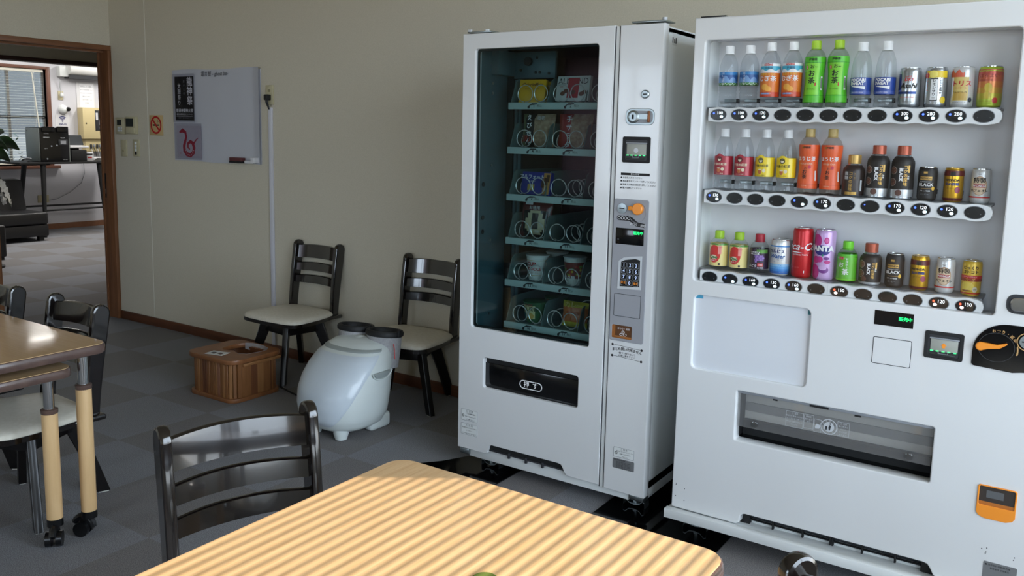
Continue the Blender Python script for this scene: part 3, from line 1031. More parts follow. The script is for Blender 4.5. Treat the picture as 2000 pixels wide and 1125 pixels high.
MB().text('電言板 - ghost bo-', 0.036, mat('marker_ink', (40, 42, 52), 0.5), at(-4.755, W - 0.013, 1.775), shear=0.15).build('handwriting', r)
r = thing('event_poster', 'black concert poster with white brush calligraphy in the top left of the whiteboard sheet', 'poster', (-5.08, W, 1.6))
PK = mat('poster_black', (12, 12, 15), 0.7)
m = MB().box(-5.172, -4.975, W - 0.0145, W - 0.0125, 1.474, 1.764, PK)
m.build('paper', r)
m = MB()
for i, ch in enumerate('龍神祭'):
    m.text(ch, 0.062, WINK, at(-5.012, W - 0.015, 1.725 - i * 0.062), bold=0.02)
for i, ch in enumerate('太鼓祭り'):
    m.text(ch, 0.036, WINK, at(-5.125, W - 0.015, 1.70 - i * 0.037))
for i, ch in enumerate('響け九州'):
    m.text(ch, 0.018, MGREY, at(-5.072, W - 0.015, 1.73 - i * 0.026))
m.text('普通寺龍神太鼓', 0.026, WINK, at(-5.072, W - 0.015, 1.538), bold=0.02)
m.text('復活30周年記念コンサート', 0.0145, WINK, at(-5.072, W - 0.015, 1.514))
m.box(-5.16, -4.985, W - 0.0152, W - 0.0146, 1.50, 1.501, WINK)
m.text('入場無料 ・ 会場 市民会館大ホール', 0.009, MGREY, at(-5.072, W - 0.015, 1.49))
m.build('lettering', r)
r = thing('serpent_print', 'white sheet with a red brush drawing of a coiled serpent under the black poster', 'print', (-5.05, W, 1.33))
MB().box(-5.165, -4.905, W - 0.0145, W - 0.0125, 1.226, 1.44, mat('print_paper', (178, 174, 184), 0.5)).build('paper', r)
RB = mat('red_brush_ink', (160, 36, 58), 0.6)
m = MB()
def ribbon(pts, w0, m_, y):
    # brush stroke of varying width lying flat on the paper
    P_ = [Vector((p[0], 0, p[1])) for p in pts]
    vs = []
    for i, p in enumerate(P_):
        t = (P_[min(i + 1, len(P_) - 1)] - P_[max(i - 1, 0)]).normalized()
        nn = Vector((-t.z, 0, t.x))
        w_ = w0[i] if isinstance(w0, list) else w0
        vs += [(p.x + nn.x * w_, y, p.z + nn.z * w_), (p.x - nn.x * w_, y, p.z - nn.z * w_)]
    m.add(vs, [[2 * i, 2 * i + 1, 2 * i + 3, 2 * i + 2] for i in range(len(P_) - 1)], m_, False)
cx, cz = -5.035, 1.315
body = [(-5.135, 1.395), (-5.10, 1.408), (-5.07, 1.395), (-5.062, 1.365), (-5.075, 1.335), (-5.088, 1.305), (-5.085, 1.275), (-5.06, 1.25), (-5.02, 1.243), (-4.99, 1.262), (-4.98, 1.295), (-4.995, 1.325), (-5.02, 1.335), (-5.045, 1.32), (-5.045, 1.295), (-5.025, 1.283)]
ribbon(body, [0.006, 0.014, 0.012, 0.010, 0.012, 0.014, 0.015, 0.015, 0.015, 0.015, 0.014, 0.013, 0.012, 0.010, 0.008, 0.004], RB, W - 0.015)
ribbon([(-4.985, 1.32), (-4.96, 1.345), (-4.935, 1.36)], [0.008, 0.005, 0.002], RB, W - 0.0152)
for i in range(7):
    a = 3.4 + i * 0.45
    ribbon([(-5.03 + 0.036 * math.cos(a), 1.283 + 0.036 * math.sin(a)), (-5.03 + 0.05 * math.cos(a), 1.283 + 0.044 * math.sin(a))], 0.0016, PAPER, W - 0.0156)
m.text('巳', 0.02, RB, at(-5.13, W - 0.015, 1.255))
m.build('serpent_drawing', r)
SL = MB()
for (x0, x1, z0, z1) in ((-5.19, -4.955, 1.462, 1.782), (-5.18, -4.89, 1.215, 1.455)):
    SL.box(x0, x1, W - 0.0215, W - 0.0205, z0, z1, CLEARV)
SL.build('plastic_sleeves', off=(-5.07, W, 1.5), label='clear plastic sleeves holding the poster and print on the whiteboard sheet', cat='plastic sleeve')
r = thing('board_eraser', 'dark red felt board eraser at the bottom edge of the whiteboard sheet', 'eraser', (-4.52, W, 1.225))
MB().box(-4.585, -4.465, W - 0.045, W - 0.012, 1.222, 1.245, mat('eraser_back', (86, 38, 40), 0.6), bev=0.003).build('grip', r)
MB().box(-4.585, -4.465, W - 0.045, W - 0.012, 1.210, 1.222, mat('eraser_felt', (24, 22, 24), 0.9)).build('felt_pad', r)
r = thing('marker_holder', 'white box of a marker holder beside the eraser on the whiteboard corner', 'holder', (-4.40, W, 1.225))
MB().box(-4.455, -4.37, W - 0.03, W - 0.012, 1.21, 1.228, PAPER, bev=0.002).box(-4.375, -4.335, W - 0.05, W - 0.012, 1.215, 1.25, PAPER, bev=0.003, M=None).build('holder', r)

r = thing('wall_outlet', 'ivory wall outlet plate with a plug, above the white cable duct', 'outlet', (-4.235, W, 1.64))
MB().box(-4.270, -4.200, W - 0.008, W, 1.578, 1.698, SW, bev=0.003).build('plate', r)
MB().box(-4.245, -4.225, W - 0.011, W - 0.006, 1.655, 1.672, SWD).build('socket', r)
m = MB().box(-4.252, -4.218, W - 0.04, W - 0.008, 1.605, 1.64, BLACKM, bev=0.005)
m.tube([(-4.24, W - 0.03, 1.61), (-4.238, W - 0.03, 1.59), (-4.235, W - 0.018, 1.565), (-4.232, W - 0.012, 1.55)], 0.005, BLACKM)
m.tube([(-4.225, W - 0.03, 1.61), (-4.226, W - 0.028, 1.585), (-4.23, W - 0.018, 1.562), (-4.23, W - 0.012, 1.55)], 0.004, DGREY)
m.build('plug', r)
m = MB().box(-4.243, -4.212, W - 0.014, W, 0.062, 1.562, mat('cable_duct_white', (205, 205, 212), 0.4), bev=0.003)
m.build('cable_duct', off=(-4.228, W, 0), label='narrow white cable duct running down the wall from the outlet', cat='cable duct')

# ------------------------------------------------------------------ lounge seen through the doorway (wall at x = -11.75, faces +X)
F = -11.75
r = thing('wall_air_conditioner', 'long white wall air conditioner at the top of the lounge wall', 'air conditioner', (F, 6.85, 2.17))
m = MB().box(F, F + 0.10, 6.385, 6.52, 2.07, 2.21, WHITE2, bev=0.01)
m.build('end_bracket', r)
m = MB()
m.lathe([(0.0, 0), (0.075, 0.003), (0.078, 0.02), (0.078, 1.0), (0.0, 1.003)], mat('aircon_shell', (222, 222, 220), 0.35), 20, M=Matrix.Translation((F + 0.09, 6.5, 2.175)) @ Matrix.Rotation(-PI / 2, 4, 'X'))
m.build('case', r)
MB().box(F, F + 0.12, 6.5, 7.5, 2.05, 2.10, DGREY).build('air_outlet', r)
MB().tube([(F + 0.05, 6.40, 2.03), (F + 0.02, 6.42, 1.93), (F + 0.012, 6.44, 1.86), (F + 0.03, 6.435, 1.80)], 0.006, LGREY, 6).build('power_cord', r)
r = thing('wall_outlet', 'ivory outlet with a white plug high on the lounge wall', 'outlet', (F, 6.43, 1.82))
MB().box(F, F + 0.008, 6.395, 6.465, 1.758, 1.878, SW, bev=0.003).build('plate', r)
MB().box(F + 0.008, F + 0.05, 6.415, 6.455, 1.80, 1.85, WHITE2, bev=0.012).build('plug', r)
r = thing('security_camera', 'white dome security camera with black lens on the lounge wall', 'camera', (F, 6.45, 1.63))
MB().lathe([(0.062, 0), (0.066, 0.01), (0.06, 0.035), (0.042, 0.06), (0.015, 0.072), (0.001, 0.074)], WHITE2, 28, M=atx(F, 6.45, 1.63)).build('dome', r)
MB().lathe([(0.03, 0.03), (0.03, 0.055), (0.02, 0.066), (0.001, 0.07)], BLACKG, 20, M=Matrix.Translation((F + 0.02, 6.485, 1.635)) @ Matrix.Rotation(0.3, 4, 'Z') @ FACEX).build('lens', r)
r = thing('wifi_sign', 'white sign with the wireless network symbol and lettering in the lounge', 'sign', (F, 6.44, 1.46))
MB().plate(rr(6.345, 6.54, 1.36, 1.56, 0.02), -0.004, 0, PAPER, M=Matrix.Translation((F, 0, 0)) @ rotz(PI / 2)).build('board', r)
m = MB()
for k, rad in enumerate((0.022, 0.042, 0.062)):
    pts = [(6.442 + rad * math.cos(a), 1.472 + rad * math.sin(a)) for a in [math.radians(45 + 90 * i / 10) for i in range(11)]]
    vs = []
    for i, (y, z) in enumerate(pts):
        d = Vector((y - 6.442, z - 1.472)).normalized() * 0.006
        vs += [(F + 0.0055, y - d.x, z - d.y), (F + 0.0055, y + d.x, z + d.y)]
    m.add(vs, [[2 * i, 2 * i + 1, 2 * i + 3, 2 * i + 2] for i in range(10)], mat('wifi_blue', (52, 58, 110), 0.5))
m.plate(ell(6.442, 1.472, 0.009, 0.009, 14), -0.002, 0, mat('wifi_blue'), M=Matrix.Translation((F + 0.006, 0, 0)) @ rotz(PI / 2))
m.text('Wi-Fi', 0.045, mat('wifi_blue'), atx(F + 0.006, 6.442, 1.430), bold=0.02)
m.build('wireless_symbol', r)
r = thing('notice_paper', 'white typed notice sheet taped above the fire alarm panel', 'paper', (F, 6.78, 1.85))
MB().box(F, F + 0.01, 6.655, 6.915, 1.665, 2.02, PAPER).box(F + 0.01, F + 0.012, 6.70, 6.90, 1.67, 1.995, mat('notice_white', (236, 236, 240), 0.6)).build('sheet', r)
m = MB()
for i, (t_, s_) in enumerate((('使用上のお願い', 0.026), ('室内での使用時間について', 0.016), ('午前九時から午後五時まで', 0.016), ('備品は元の場所へ', 0.016), ('ご協力をお願いします', 0.016), ('管理者', 0.02))):
    m.text(t_, s_, MGREY, atx(F + 0.0125, 6.80, 1.955 - i * 0.045))
m.build('lettering', r)
r = thing('fire_alarm_panel', 'beige fire alarm panel box with dark window on the lounge wall', 'alarm panel', (F, 6.82, 1.47))
BXM = mat('panel_beige', (206, 190, 144), 0.45)
MB().box(F, F + 0.14, 6.655, 7.05, 1.235, 1.665, BXM, bev=0.006).build('box', r)
m = MB().box(F + 0.139, F + 0.144, 6.83, 6.98, 1.35, 1.635, DGREY, bev=0.002)
m.box(F + 0.143, F + 0.147, 6.84, 6.87, 1.50, 1.60, PAPER)
m.box(F + 0.143, F + 0.147, 6.885, 6.97, 1.52, 1.61, BLACKG)
m.box(F + 0.143, F + 0.147, 6.885, 6.97, 1.43, 1.50, MGREY)
for i in range(4):
    m.box(F + 0.143, F + 0.148, 6.89 + 0.02 * i, 6.90 + 0.02 * i, 1.37, 1.40, LGREY)
m.build('indicator_window', r)
MB().cyl((F + 0.138, 6.70, 1.45), (F + 0.145, 6.70, 1.45), 0.009, BLACKM).cyl((F + 0.138, 6.98, 1.29), (F + 0.143, 6.98, 1.29), 0.022, mat('teal_badge', (60, 120, 112), 0.5)).build('lock', r)
r = thing('wiring_box', 'beige terminal box with cables below the fire alarm panel', 'box', (F, 6.9, 1.14))
MB().box(F, F + 0.1, 6.70, 7.05, 1.06, 1.235, BXM, bev=0.004).build('box', r)
m = MB()
for i in range(6):
    m.box(F + 0.1, F + 0.12, 6.76 + i * 0.045, 6.785 + i * 0.045, 1.10 + 0.02 * (i % 2), 1.16, (DGREY, MGREY)[i % 2], bev=0.003)
    m.tube([(F + 0.11, 6.77 + i * 0.045, 1.11), (F + 0.13, 6.78 + i * 0.045, 1.05), (F + 0.12, 6.80 + i * 0.045, 0.99)], 0.005, (LGREY, DGREY)[i % 2], 5)
m.build('terminals', r)
r = thing('wall_outlet', 'ivory outlet plate low on the lounge wall under the black table', 'outlet', (F, 6.18, 0.43))
MB().box(F, F + 0.008, 6.05, 6.11, 0.37, 0.47, SW, bev=0.003).box(F, F + 0.008, 6.13, 6.20, 0.37, 0.47, SW, bev=0.003).build('plate', r)
MB().tube([(F + 0.02, 6.70, 0.92), (F + 0.02, 6.71, 0.75), (F + 0.02, 6.66, 0.62), (F + 0.02, 6.5, 0.50), (F + 0.02, 6.3, 0.41), (F + 0.02, 6.18, 0.40)], 0.004, MGREY, 5).build('hanging_cord', off=(F, 6.5, 0.4), label='thin grey cord hanging from the black table to the low outlet', cat='cord')

# black high table
r = thing('high_table', 'black high console table with splayed legs against the lounge wall', 'table', (-11.2, 6.2, 0))
MB().box(-11.62, -10.93, 5.43, 6.93, 0.925, 0.95, BLACKM, bev=0.003).build('tabletop', r)
for (a, b) in (((-10.98, 5.745, 0.925), (-10.92, 5.70, 0.0)), ((-11.55, 5.80, 0.925), (-11.62, 5.72, 0.0)), ((-10.98, 6.49, 0.925), (-10.92, 6.53, 0.0)), ((-11.52, 6.85, 0.925), (-11.58, 6.90, 0.0))):
    a, b = Vector(a), Vector(b)
    MB().cyl(b, a, 0.018, BLACKM, 12, r2=0.034).build('leg', r)
MB().cyl((-10.94, 5.715, 0.34), (-10.94, 6.60, 0.34), 0.013, BLACKM, 10).build('stretcher', r)
MB().cyl((-11.60, 5.74, 0.34), (-11.56, 6.88, 0.34), 0.013, BLACKM, 10).build('stretcher', r)
r = thing('coffee_machine', 'black twin coffee machine with grey metal side on the high table', 'machine', (-11.1, 5.9, 0.95))
GR = mat('grey_metal_side', (120, 126, 124), 0.45, 0.3)
m = MB().box(-11.32, -10.975, 5.72, 6.09, 0.952, 1.385, BLACKG, bev=0.006)
m.build('body', r)
m = MB().box(-11.31, -10.985, 5.712, 5.722, 0.958, 1.375, GR, bev=0.003)
for z in (0.99, 1.34):
    for x in (-11.27, -11.02):
        m.cyl((x, 5.712, z), (x, 5.708, z), 0.006, DGREY, 8)
m.build('side_panel', r)
m = MB().box(-10.976, -10.955, 5.74, 5.90, 1.33, 1.395, BLACKG, bev=0.008)
m.box(-10.976, -10.955, 5.93, 6.08, 1.33, 1.40, BLACKG, bev=0.008)
m.build('lids', r)
m = MB()
for (y, z, t_) in ((5.80, 1.31, 'COFFEE'), (5.80, 1.26, 'ESPRESSO'), (5.79, 1.12, 'HOT'), (6.01, 1.34, 'TEA'), (6.01, 1.255, 'SELECT'), (6.03, 0.98, 'WATER')):
    m.text(t_, 0.018, LGREY, atx(-10.9735, y, z))
for (y, z) in ((5.86, 1.15), (5.93, 1.16), (5.80, 0.99)):
    m.cyl((-10.976, y, z), (-10.968, y, z), 0.01, MGREY, 10)
m.build('lettering', r)
MB().box(-10.976, -10.965, 5.95, 6.07, 1.16, 1.235, DGREY, bev=0.006).box(-10.966, -10.962, 5.975, 6.045, 1.175, 1.22, MGREY).build('display', r)
m = MB().box(-10.99, -10.975, 6.09, 6.10, 0.952, 1.25, GR)
m.build('side_trim', r)
r = thing('paper_tray', 'black box holding white papers beside the coffee machine', 'tray', (-11.05, 6.22, 0.95))
MB().box(-11.15, -10.97, 6.12, 6.32, 0.952, 1.10, BLACKM, bev=0.004).build('box', r)
MB().box(-11.18, -10.98, 6.10, 6.36, 1.125, 1.155, PAPER, bev=0.008).build('papers', r)
vs = [(-11.18, 6.10, 1.16), (-11.18, 6.36, 1.16), (-11.28, 6.34, 1.29), (-11.28, 6.10, 1.29)]
MB().plate([(6.10, 0), (6.37, 0), (6.34, 0.13), (6.10, 0.13)], -0.004, 0.004, mat('dark_flap', (62, 66, 70), 0.4), bev=0.001, M=Matrix.Translation((-11.13, 0, 1.16)) @ rotz(PI / 2)).box(-11.15, -11.12, 6.16, 6.30, 1.10, 1.125, BLACKM).build('flap', r)
r = thing('small_white_box', 'small white box with red print among papers on the high table', 'box', (-11.1, 6.42, 0.95))
m = MB().box(-11.16, -11.06, 6.36, 6.46, 0.952, 1.07, PAPER, bev=0.002)
m.box(-11.061, -11.0595, 6.38, 6.44, 0.99, 1.01, RED)
m.box(-11.061, -11.0595, 6.37, 6.45, 1.03, 1.05, DGREY)
m.build('carton', r)
r = thing('document_pile', 'loose pile of white documents at the right end of the high table', 'papers', (-11.15, 6.6, 0.95))
m = MB()
for i in range(4):
    M = Matrix.Translation((-11.15, 6.60, 0.953 + i * 0.012)) @ rotz(-0.2 + 0.14 * i)
    m.box(-0.1, 0.1, -0.13, 0.13, 0, 0.010, PAPER, bev=0.002, M=M)
m.build('sheets', r)
r = thing('cable_bundle', 'small tangle of cables on the left end of the high table', 'cable', (-11.0, 5.6, 0.95))
m = MB()
for k in range(3):
    m.tube([(-11.05 + 0.03 * math.cos(t * 0.9 + k), 5.58 + 0.05 * math.sin(t * 0.9 + k * 2), 0.958 + 0.005 * (t + k)) for t in range(9)], 0.005, (BLACKM, LGREY, DGREY)[k], 5)
m.build('cables', r)
# black sofa
SOF = mat('black_leather', (20, 20, 22), 0.42)
r = thing('lounge_sofa', 'black leather lounge sofa with low seat below the far window', 'sofa', (-11.0, 4.7, 0))
MB().box(-11.42, -10.60, 3.70, 5.58, 0.06, 0.20, SOF, bev=0.015).build('base', r)
MB().box(-11.30, -10.60, 3.70, 5.585, 0.205, 0.355, SOF, bev=0.03, seg=3).build('seat_cushion', r)
m = MB().plate([(0.0, 0.35), (0.18, 0.35), (0.08, 0.72), (-0.06, 0.73), (-0.10, 0.35)], 3.70, 5.60, SOF, bev=0.02, M=Matrix.Translation((-11.32, 0, 0)))
m.build('backrest', r)
for (x, y) in ((-10.66, 5.50), (-11.3, 5.50), (-10.66, 3.78), (-11.3, 3.78)):
    MB().box(x - 0.03, x + 0.03, y - 0.03, y + 0.03, 0, 0.062, BLACKM).build('foot', r)
r = thing('ottoman', 'black leather seat block at the left edge of the doorway view', 'ottoman', (-9.6, 4.2, 0))
MB().box(-9.95, -9.39, 3.9, 4.49, 0.03, 0.365, SOF, bev=0.02, seg=3).build('cushion', r)
m = MB()
for (x, y) in ((-9.43, 4.44), (-9.9, 4.44), (-9.43, 3.95), (-9.9, 3.95)):
    m.box(x - 0.025, x + 0.025, y - 0.025, y + 0.025, 0, 0.032, BLACKM)
m.build('feet', r)

# orchid on a stand, just inside the left edge of the doorway
r = thing('moth_orchid', 'orchid with dark green leaves and drooping white flowers at the left edge', 'orchid', (-9.0, 4.12, 0))
POTM = mat('white_pot', (200, 198, 192), 0.4)
MB().lathe([(0.10, 0.72), (0.14, 0.98), (0.145, 1.0), (0.13, 1.0), (0.12, 0.96)], POTM, 24, c=(-9.0, 4.10, 0)).build('pot', r)
m = MB().cyl((-9.0, 4.10, 0.02), (-9.0, 4.10, 0.70), 0.03, BLACKM, 14).lathe([(0.16, 0), (0.16, 0.02)], BLACKM, 24, c=(-9.0, 4.10, 0)).lathe([(0.15, 0.70), (0.15, 0.72)], BLACKM, 24, c=(-9.0, 4.10, 0))
m.build('stand', r)
LEAF = noise_mat('orchid_leaf', (26, 52, 24), (38, 68, 32), 10, 0.35)
def leaf(base, tip, up, wdt, name='leaf'):
    base, tip = Vector(base), Vector(tip)
    vs, fs = [], []
    N = 12
    side = (tip - base).cross(Vector((0, 0, 1))).normalized()
    side = (side * 0.55 + Vector((0, 0, 0.83))).normalized()
    for i in range(N + 1):
        t = i / N
        c = base.lerp(tip, t) + Vector((0, 0, up * 4 * t * (1 - t)))
        w_ = wdt * math.sin(PI * min(1, t * 0.93 + 0.06)) ** 0.7
        for s, dz in ((-1, 0.25), (0, 0), (1, 0.25)):
            vs.append(c + side * s * w_ + Vector((0, 0, dz * w_)))
    for i in range(N):
        for k in range(2):
            a = i * 3 + k
            fs.append([a, a + 1, a + 4, a + 3])
    me = MB().add(vs, fs, LEAF, True)
    o = me.build(name, r, auto=False)
    s_ = o.modifiers.new('thick', 'SOLIDIFY')
    s_.thickness = 0.006
for (tp, up, w_) in (((-8.90, 4.43, 1.17), 0.13, 0.085), ((-8.95, 4.36, 1.05), 0.10, 0.08), ((-8.85, 4.30, 1.16), 0.14, 0.075), ((-9.1, 3.9, 1.12), 0.10, 0.07), ((-9.05, 4.36, 1.34), 0.09, 0.07)):
    leaf((-9.0, 4.11, 0.99), tp, up, w_)
MB().tube([(-9.0, 4.12, 0.98), (-8.97, 4.16, 1.20), (-8.93, 4.18, 1.18), (-8.9, 4.20, 1.0), (-8.88, 4.24, 0.80), (-8.87, 4.30, 0.62)], 0.005, LEAF, 6).build('flower_stem', r)
PET = mat('orchid_petal', (240, 238, 232), 0.6)
for i, (y, z) in enumerate(((4.21, 0.84), (4.235, 0.79), (4.255, 0.74), (4.275, 0.69), (4.29, 0.645), (4.205, 0.72), (4.225, 0.67))):
    m = MB()
    for k in range(5):
        a = k * 2 * PI / 5 + i
        M = Matrix.Translation((-8.86, y, z)) @ rotz(0.3 * i) @ Matrix.Rotation(a, 4, 'X')
        el = [(0.004 + 0.006 * math.sin(PI * q / 10), 0.017 * math.sin(2 * PI * q / 10), 0.024 - 0.022 * math.cos(2 * PI * q / 10)) for q in range(10)]
        m.add(el, [list(range(10))], PET, True, M)
    m.lathe([(0.001, -0.008), (0.008, 0), (0.001, 0.012)], PET, 8, c=(-8.855, y, z))
    m.build('flower', r, auto=False)

# ------------------------------------------------------------------ snack vending machine
def level_foot(par, x, y, ztop=0.095, zb=0.005):
    m = MB().cyl((x, y, zb + 0.012), (x, y, ztop), 0.008, STEEL, 14)
    m.cyl((x, y, zb + 0.012), (x, y, zb + 0.024), 0.014, STEEL, 6, smooth=False)
    pts = [(-0.045, 0.0), (-0.044, 0.022), (-0.036, 0.026), (-0.022, 0.012), (0, 0.008), (0.022, 0.012), (0.036, 0.026), (0.044, 0.022), (0.045, 0.0)]
    vs = []
    for (dx, dz) in pts:
        vs += [(x + dx, y - 0.022, zb + dz), (x + dx, y + 0.022, zb + dz), (x + dx, y + 0.022, zb + dz + 0.003), (x + dx, y - 0.022, zb + dz + 0.003)]
    fs = []
    for i in range(len(pts) - 1):
        for k in range(4):
            a, b = i * 4 + k, i * 4 + (k + 1) % 4
            fs.append([a, b, b + 4, a + 4])
    fs += [[0, 1, 2, 3], [len(vs) - 4 + k for k in (3, 2, 1, 0)]]
    m.add(vs, fs, STEEL, False)
    return m.build('levelling_foot', par)

X0, X1, Y0 = -2.161, -1.281, 2.852
SM = thing('snack_vending_machine', 'tall narrow white snack vending machine with tinted window and coil shelves', 'vending machine', ((X0 + X1) / 2, 3.2, 0))
LINER = mat('liner_teal_metal', (78, 104, 112), 0.4, 0.2)
DARK = mat('liner_black', (16, 19, 21), 0.7)
m = MB()
m.box(X0 + 0.006, X0 + 0.030, 2.905, 3.60, 0.095, 1.822, WHITE2, bev=0.003)
m.box(X1 - 0.034, X1 - 0.010, 2.905, 3.60, 0.055, 1.822, WHITE2, bev=0.003)
m.box(X0 + 0.03, X1 - 0.034, 3.57, 3.60, 0.095, 1.822, WHITE2)
m.box(X0 + 0.006, X1 - 0.010, 2.905, 3.60, 1.805, 1.824, WHITE2)
m.box(X0 + 0.006, X1 - 0.010, 2.905, 3.60, 0.095, 0.125, WHITE2)
m.build('cabinet', SM)
m = MB()
m.box(-2.130, -2.108, 2.90, 3.56, 0.125, 1.805, LINER)
m.box(-2.130, -1.45, 3.53, 3.57, 0.125, 1.805, DARK)
m.box(-1.462, -1.450, 2.90, 3.53, 0.125, 1.805, DARK)
m.box(-2.108, -1.462, 2.90, 3.53, 0.545, 0.560, DARK)
m.box(-2.108, -1.462, 2.90, 3.53, 1.785, 1.805, DARK)
m.box(-2.108, -2.075, 3.10, 3.53, 0.56, 1.785, DARK)
for z in (1.64, 1.60, 1.3, 0.98, 0.66):
    m.cyl((-2.109, 2.99, z), (-2.104, 2.99, z), 0.006, STEEL, 10)
for z in (1.22, 1.08, 1.02):
    m.cyl((-2.109, 2.935, z), (-2.106, 2.935, z), 0.010, BLACKM, 12)
m.build('inner_liner', SM)
m = MB().box(-2.075, -1.87, 3.10, 3.115, 1.665, 1.775, LINER, bev=0.002)
m.box(-2.108, -2.07, 2.98, 3.11, 1.675, 1.775, LINER, bev=0.002)
m.cyl((-2.0, 3.10, 1.735), (-2.0, 3.085, 1.735), 0.018, BLACKM, 14)
for (x, z) in ((-1.945, 1.69), (-1.965, 1.69), (-1.90, 1.685), (-2.04, 1.70), (-1.96, 1.75)):
    m.cyl((x, 3.10, z), (x, 3.097, z), 0.006, BLACKM, 10)
m.build('upper_bracket', SM)
m = MB()
for x in (-2.035, -2.055):
    m.box(x - 0.006, x + 0.006, 3.09, 3.10, 0.57, 1.66, LINER)
m.build('guide_rail', SM)
# left door with window, pickup opening and a low intake notch
XD = -1.474
def door_outline(x0, x1, zb, zt, n0, n1, nz, r=0.012):
    o = [(x1, zt), (x0, zt), (x0, zb)]
    if n0 is not None:
        o += [(n0 - 0.004, zb), (n0 + 0.008, zb + 0.008), (n0 + 0.012, nz - 0.010), (n0 + 0.020, nz - 0.002), (n0 + 0.028, nz)]
        o += [(n1 - 0.045, nz), (n1 - 0.032, nz - 0.003), (n1 - 0.024, nz - 0.014), (n1 - 0.014, zb + 0.010), (n1, zb)]
    o += [(x1, zb)]
    return o
m = MB().plate(door_outline(X0, XD, 0.087, 1.829, -2.010, -1.612, 0.130), Y0, Y0 + 0.045, WHITE,
               holes=[rr(-2.098, -1.537, 0.625, 1.768, 0.012), rr(-2.031, -1.577, 0.374, 0.504, 0.012)], bev=0.003)
door = m.build('display_door', SM)
GL1 = glass_mat('tinted_glass', (0.70, 0.79, 0.80), 1.42)
MB().box(-2.10, -1.535, Y0 + 0.012, Y0 + 0.016, 0.623, 1.770, GL1).build('window_pane', door)
m = MB().plate(rr(-2.103, -1.532, 0.620, 1.773, 0.014), Y0 + 0.016, Y0 + 0.024, BLACKM, holes=[rr(-2.090, -1.545, 0.633, 1.760, 0.010)])
m.build('window_gasket', door)
m = MB().box(-2.034, -1.574, Y0 + 0.016, Y0 + 0.022, 0.370, 0.480, BLACKG, bev=0.002)
m.box(-2.034, -1.574, Y0 + 0.024, Y0 + 0.03, 0.371, 0.508, BLACKM)
m.plate(rr(-1.858, -1.750, 0.402, 0.437, 0.017), Y0 + 0.014, Y0 + 0.0162, WINK, holes=[rr(-1.855, -1.753, 0.405, 0.434, 0.0145)])
m.text('押  す', 0.027, WINK, at(-1.804, Y0 + 0.0145, 0.4195), bold=0.015)
m.build('pickup_flap', door)
def sticker(par, x0, x1, z0, z1, y, title, lines, icon=True, fillm=None):
    m = MB()
    f_ = fillm or WHITE2
    m.plate(rr(x0, x1, z0, z1, 0.003), y - 0.0006, y, f_)
    m.plate(rr(x0, x1, z0, z1, 0.003), y - 0.001, y - 0.0006, MGREY, holes=[rr(x0 + 0.0012, x1 - 0.0012, z0 + 0.0012, z1 - 0.0012, 0.0025)])
    h = z1 - z0
    m.text(title, h * 0.2, INK, at((x0 + x1) / 2, y - 0.0012, z1 - h * 0.16))
    n_ = len(lines)
    for i, l in enumerate(lines):
        m.text(l, h * 0.13, INK, at((x0 + x1) / 2 + (0.006 if icon else 0), y - 0.0012, z1 - h * (0.38 + 0.5 * i / max(1, n_ - 1))))
    if icon:
        c_ = (x0 + 0.011, z0 + h * 0.42)
        m.plate(ell(c_[0], c_[1], 0.006, 0.006, 16), y - 0.0013, y - 0.0008, INK, holes=[ell(c_[0], c_[1], 0.0046, 0.0046, 16)])
        m.box(-0.0055, 0.0055, -0.0002, 0.0002, -0.0005, 0.0005, INK, M=Matrix.Translation((c_[0], y - 0.0012, c_[1])) @ Matrix.Rotation(math.radians(45), 4, 'Y'))
    return m.build('caution_sticker', par)
sticker(door, -2.143, -2.056, 0.212, 0.262, Y0, '⚠ 注 意', ['ドアの開閉の時は', '手をはさまないよう', 'ご注意ください'])
sticker(door, -2.143, -2.056, 0.150, 0.200, Y0, '⚠ 注 意', ['商品取出口に手を入れない', 'でください', 'けがのおそれがあります'], icon=False)
# channel between doors
m = MB().box(XD + 0.0, -1.452, Y0 + 0.008, Y0 + 0.045, 0.080, 1.826, WHITE2)
m.box(XD + 0.001, XD + 0.004, Y0 + 0.005, Y0 + 0.009, 0.080, 1.826, SEAM)
m.box(-1.455, -1.4525, Y0 + 0.005, Y0 + 0.009, 0.080, 1.826, SEAM)
m.build('door_channel', SM)
# right control door
m = MB().plate(rect(-1.4515, X1, 0.080, 1.829), Y0, Y0 + 0.045, WHITE, bev=0.004)
cdoor = m.build('control_door', SM)
m = MB().lathe([(0.0155, 0), (0.0155, 0.004), (0.012, 0.007), (0.001, 0.007)], STEEL, 24, M=Matrix.Translation((-1.342, Y0, 1.583)) @ Matrix.Rotation(PI / 2, 4, 'X'))
m.box(-1.349, -1.335, Y0 - 0.009, Y0 - 0.006, 1.581, 1.585, BLACKM)
m.build('door_lock', cdoor)
m = MB().plate(rr(-1.416, -1.303, 1.474, 1.532, 0.020), Y0 - 0.003, Y0 + 0.002, STEEL, bev=0.0015)
m.plate(rr(-1.407, -1.309, 1.481, 1.525, 0.016), Y0 - 0.0042, Y0 - 0.003, MGREY)
m.lathe([(0.023, 0), (0.023, 0.006), (0.018, 0.010), (0.0155, 0.010), (0.0155, 0.007), (0.001, 0.007)], STEEL, 28, M=Matrix.Translation((-1.384, Y0 - 0.003, 1.503)) @ Matrix.Rotation(PI / 2, 4, 'X'))
m.box(-1.387, -1.381, Y0 - 0.0125, Y0 - 0.0095, 1.495, 1.511, BLACKM)
m.plate(rr(-1.372, -1.322, 1.494, 1.514, 0.004), Y0 - 0.0085, Y0 - 0.003, STEEL, bev=0.001)
m.box(-1.328, -1.318, Y0 - 0.010, Y0 - 0.003, 1.484, 1.524, mat('worn_brass', (150, 100, 70), 0.4, 0.7), bev=0.003)
m.build('door_handle', cdoor)
